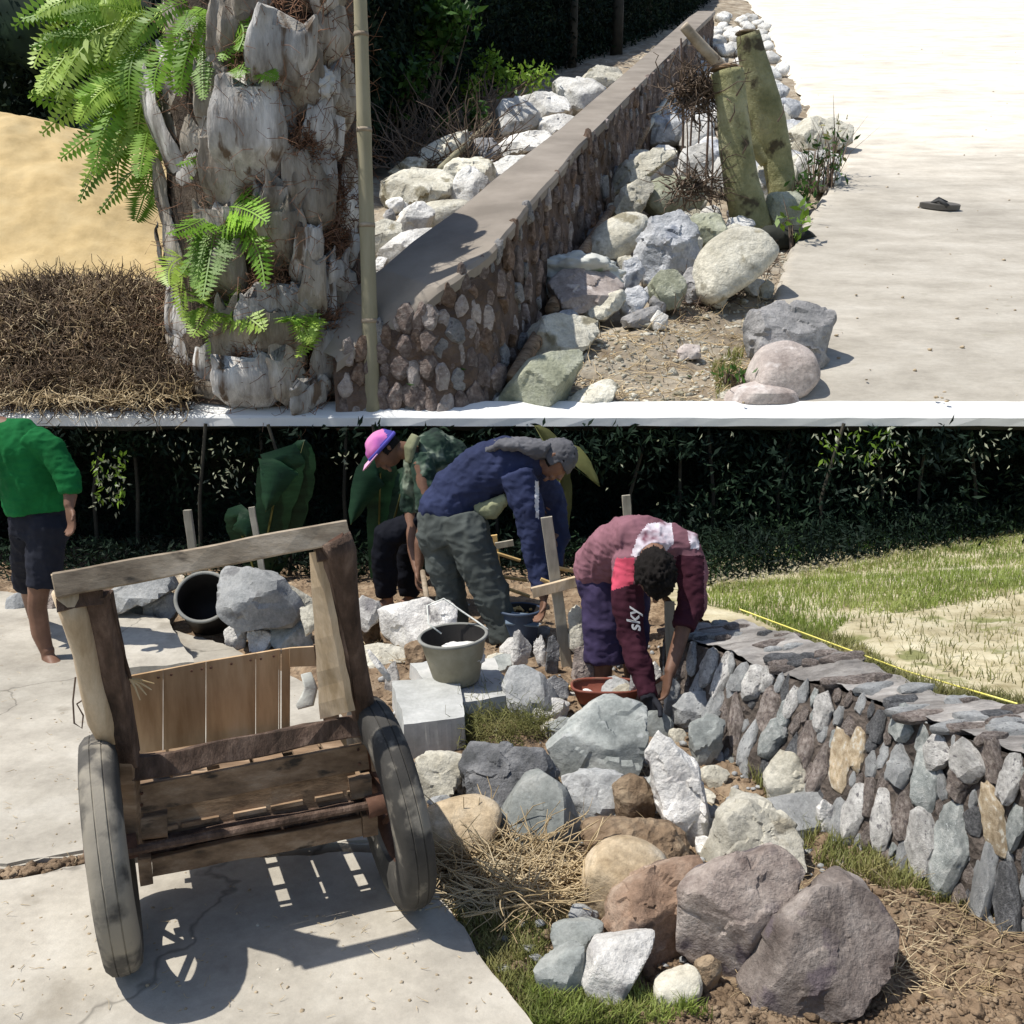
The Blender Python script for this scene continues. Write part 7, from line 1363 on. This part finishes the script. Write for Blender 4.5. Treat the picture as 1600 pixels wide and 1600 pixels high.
cloth_part(t, 'shirt', ['shirt_maroon', 'shirt_print', 'pink', 'sleeve_maroon'], lambda b: (b.tube([P(938,902,4.9), P(942,886,4.88), P(962,864,4.78), P(988,852,4.64), P(1014,852,4.5), P(1026,872,4.4)], [(.145,.14),(.16,.15),(.165,.15),(.17,.15),(.175,.14),(.10,.09)], 24), b.tube([P(1010,858,4.52), P(985,884,4.44), P(980,930,4.4), P(986,990,4.36), P(1004,1056,4.27), P(1013,1088,4.21)], [.12,.095,.078,.066,.054,.044], 18), b.tube([P(1030,852,4.52), P(1070,856,4.5), P(1082,900,4.46), P(1080,945,4.42), P(1068,980,4.36)], [.12,.095,.078,.066,.054], 18)), .008, .016, .11, 15, m_paint)
cloth_part(t, 'shorts', ['shorts_purple'], lambda b: (b.tube([P(945,885,4.88), P(952,912,4.86), P(958,925,4.86)], [(.16,.14),(.17,.15),(.16,.14)], 18), b.tube([P(944,915,4.82), P(942,980,4.78), P(944,1034,4.76)], [.115,.105,.10], 16), b.tube([P(984,915,4.88), P(984,980,4.9), P(986,1030,4.9)], [.11,.10,.095], 16)), .009, .018, .13, 16)
hair(t, TMd, None, 'hair', 'hair', .35, 1.12, 7, -.45, .022)
b = MB(); hand(b, P(1012,1086,4.21), (.35,-.25,-1), (-.8,-.6,0), .55, 1.25); b.tube([P(1010,1080,4.22), P(1014,1094,4.19)], [.04,.036], 12); gl = b.build('glove', M['glove'], t); noisy_remesh(gl, .006, 2, .002, .03, 3)
# lettering down the sleeve
tc = bpy.data.curves.new('sleeve_text', 'FONT'); tc.body = 'sky'; tc.size = .085; tc.extrude = .0012; tc.align_x = 'CENTER'; tc.shear = .3; tc.offset = .0012
to = bpy.data.objects.new('sleeve_text', tc); COL.objects.link(to); dg = bpy.context.evaluated_depsgraph_get(); me = bpy.data.meshes.new_from_object(to.evaluated_get(dg)); bpy.data.objects.remove(to)
nv = len(me.vertices); co = np.empty(nv * 3, np.float32); me.vertices.foreach_get('co', co); co = co.reshape(-1, 3).astype(float)
c1 = P(986, 968, 4.37); dn_ = P(990, 1010, 4.34) - P(983, 940, 4.39); dn_ /= np.linalg.norm(dn_); fr = np.array([.12, -1, .1]); fr -= dn_ * (fr @ dn_); fr /= np.linalg.norm(fr); sd_ = np.cross(dn_, fr)
Rr = .077; an = co[:, 1] / Rr - .28; w = c1 - dn_ * co[:, :1] + (fr * np.cos(an)[:, None] + sd_ * np.sin(an)[:, None]) * (Rr + co[:, 2:3] + .002)
w = w - np.array(origin(t)[:]); me.vertices.foreach_set('co', w.astype(np.float32).ravel()); me.materials.clear(); link('lettering', me, M['white_stripe'], t)
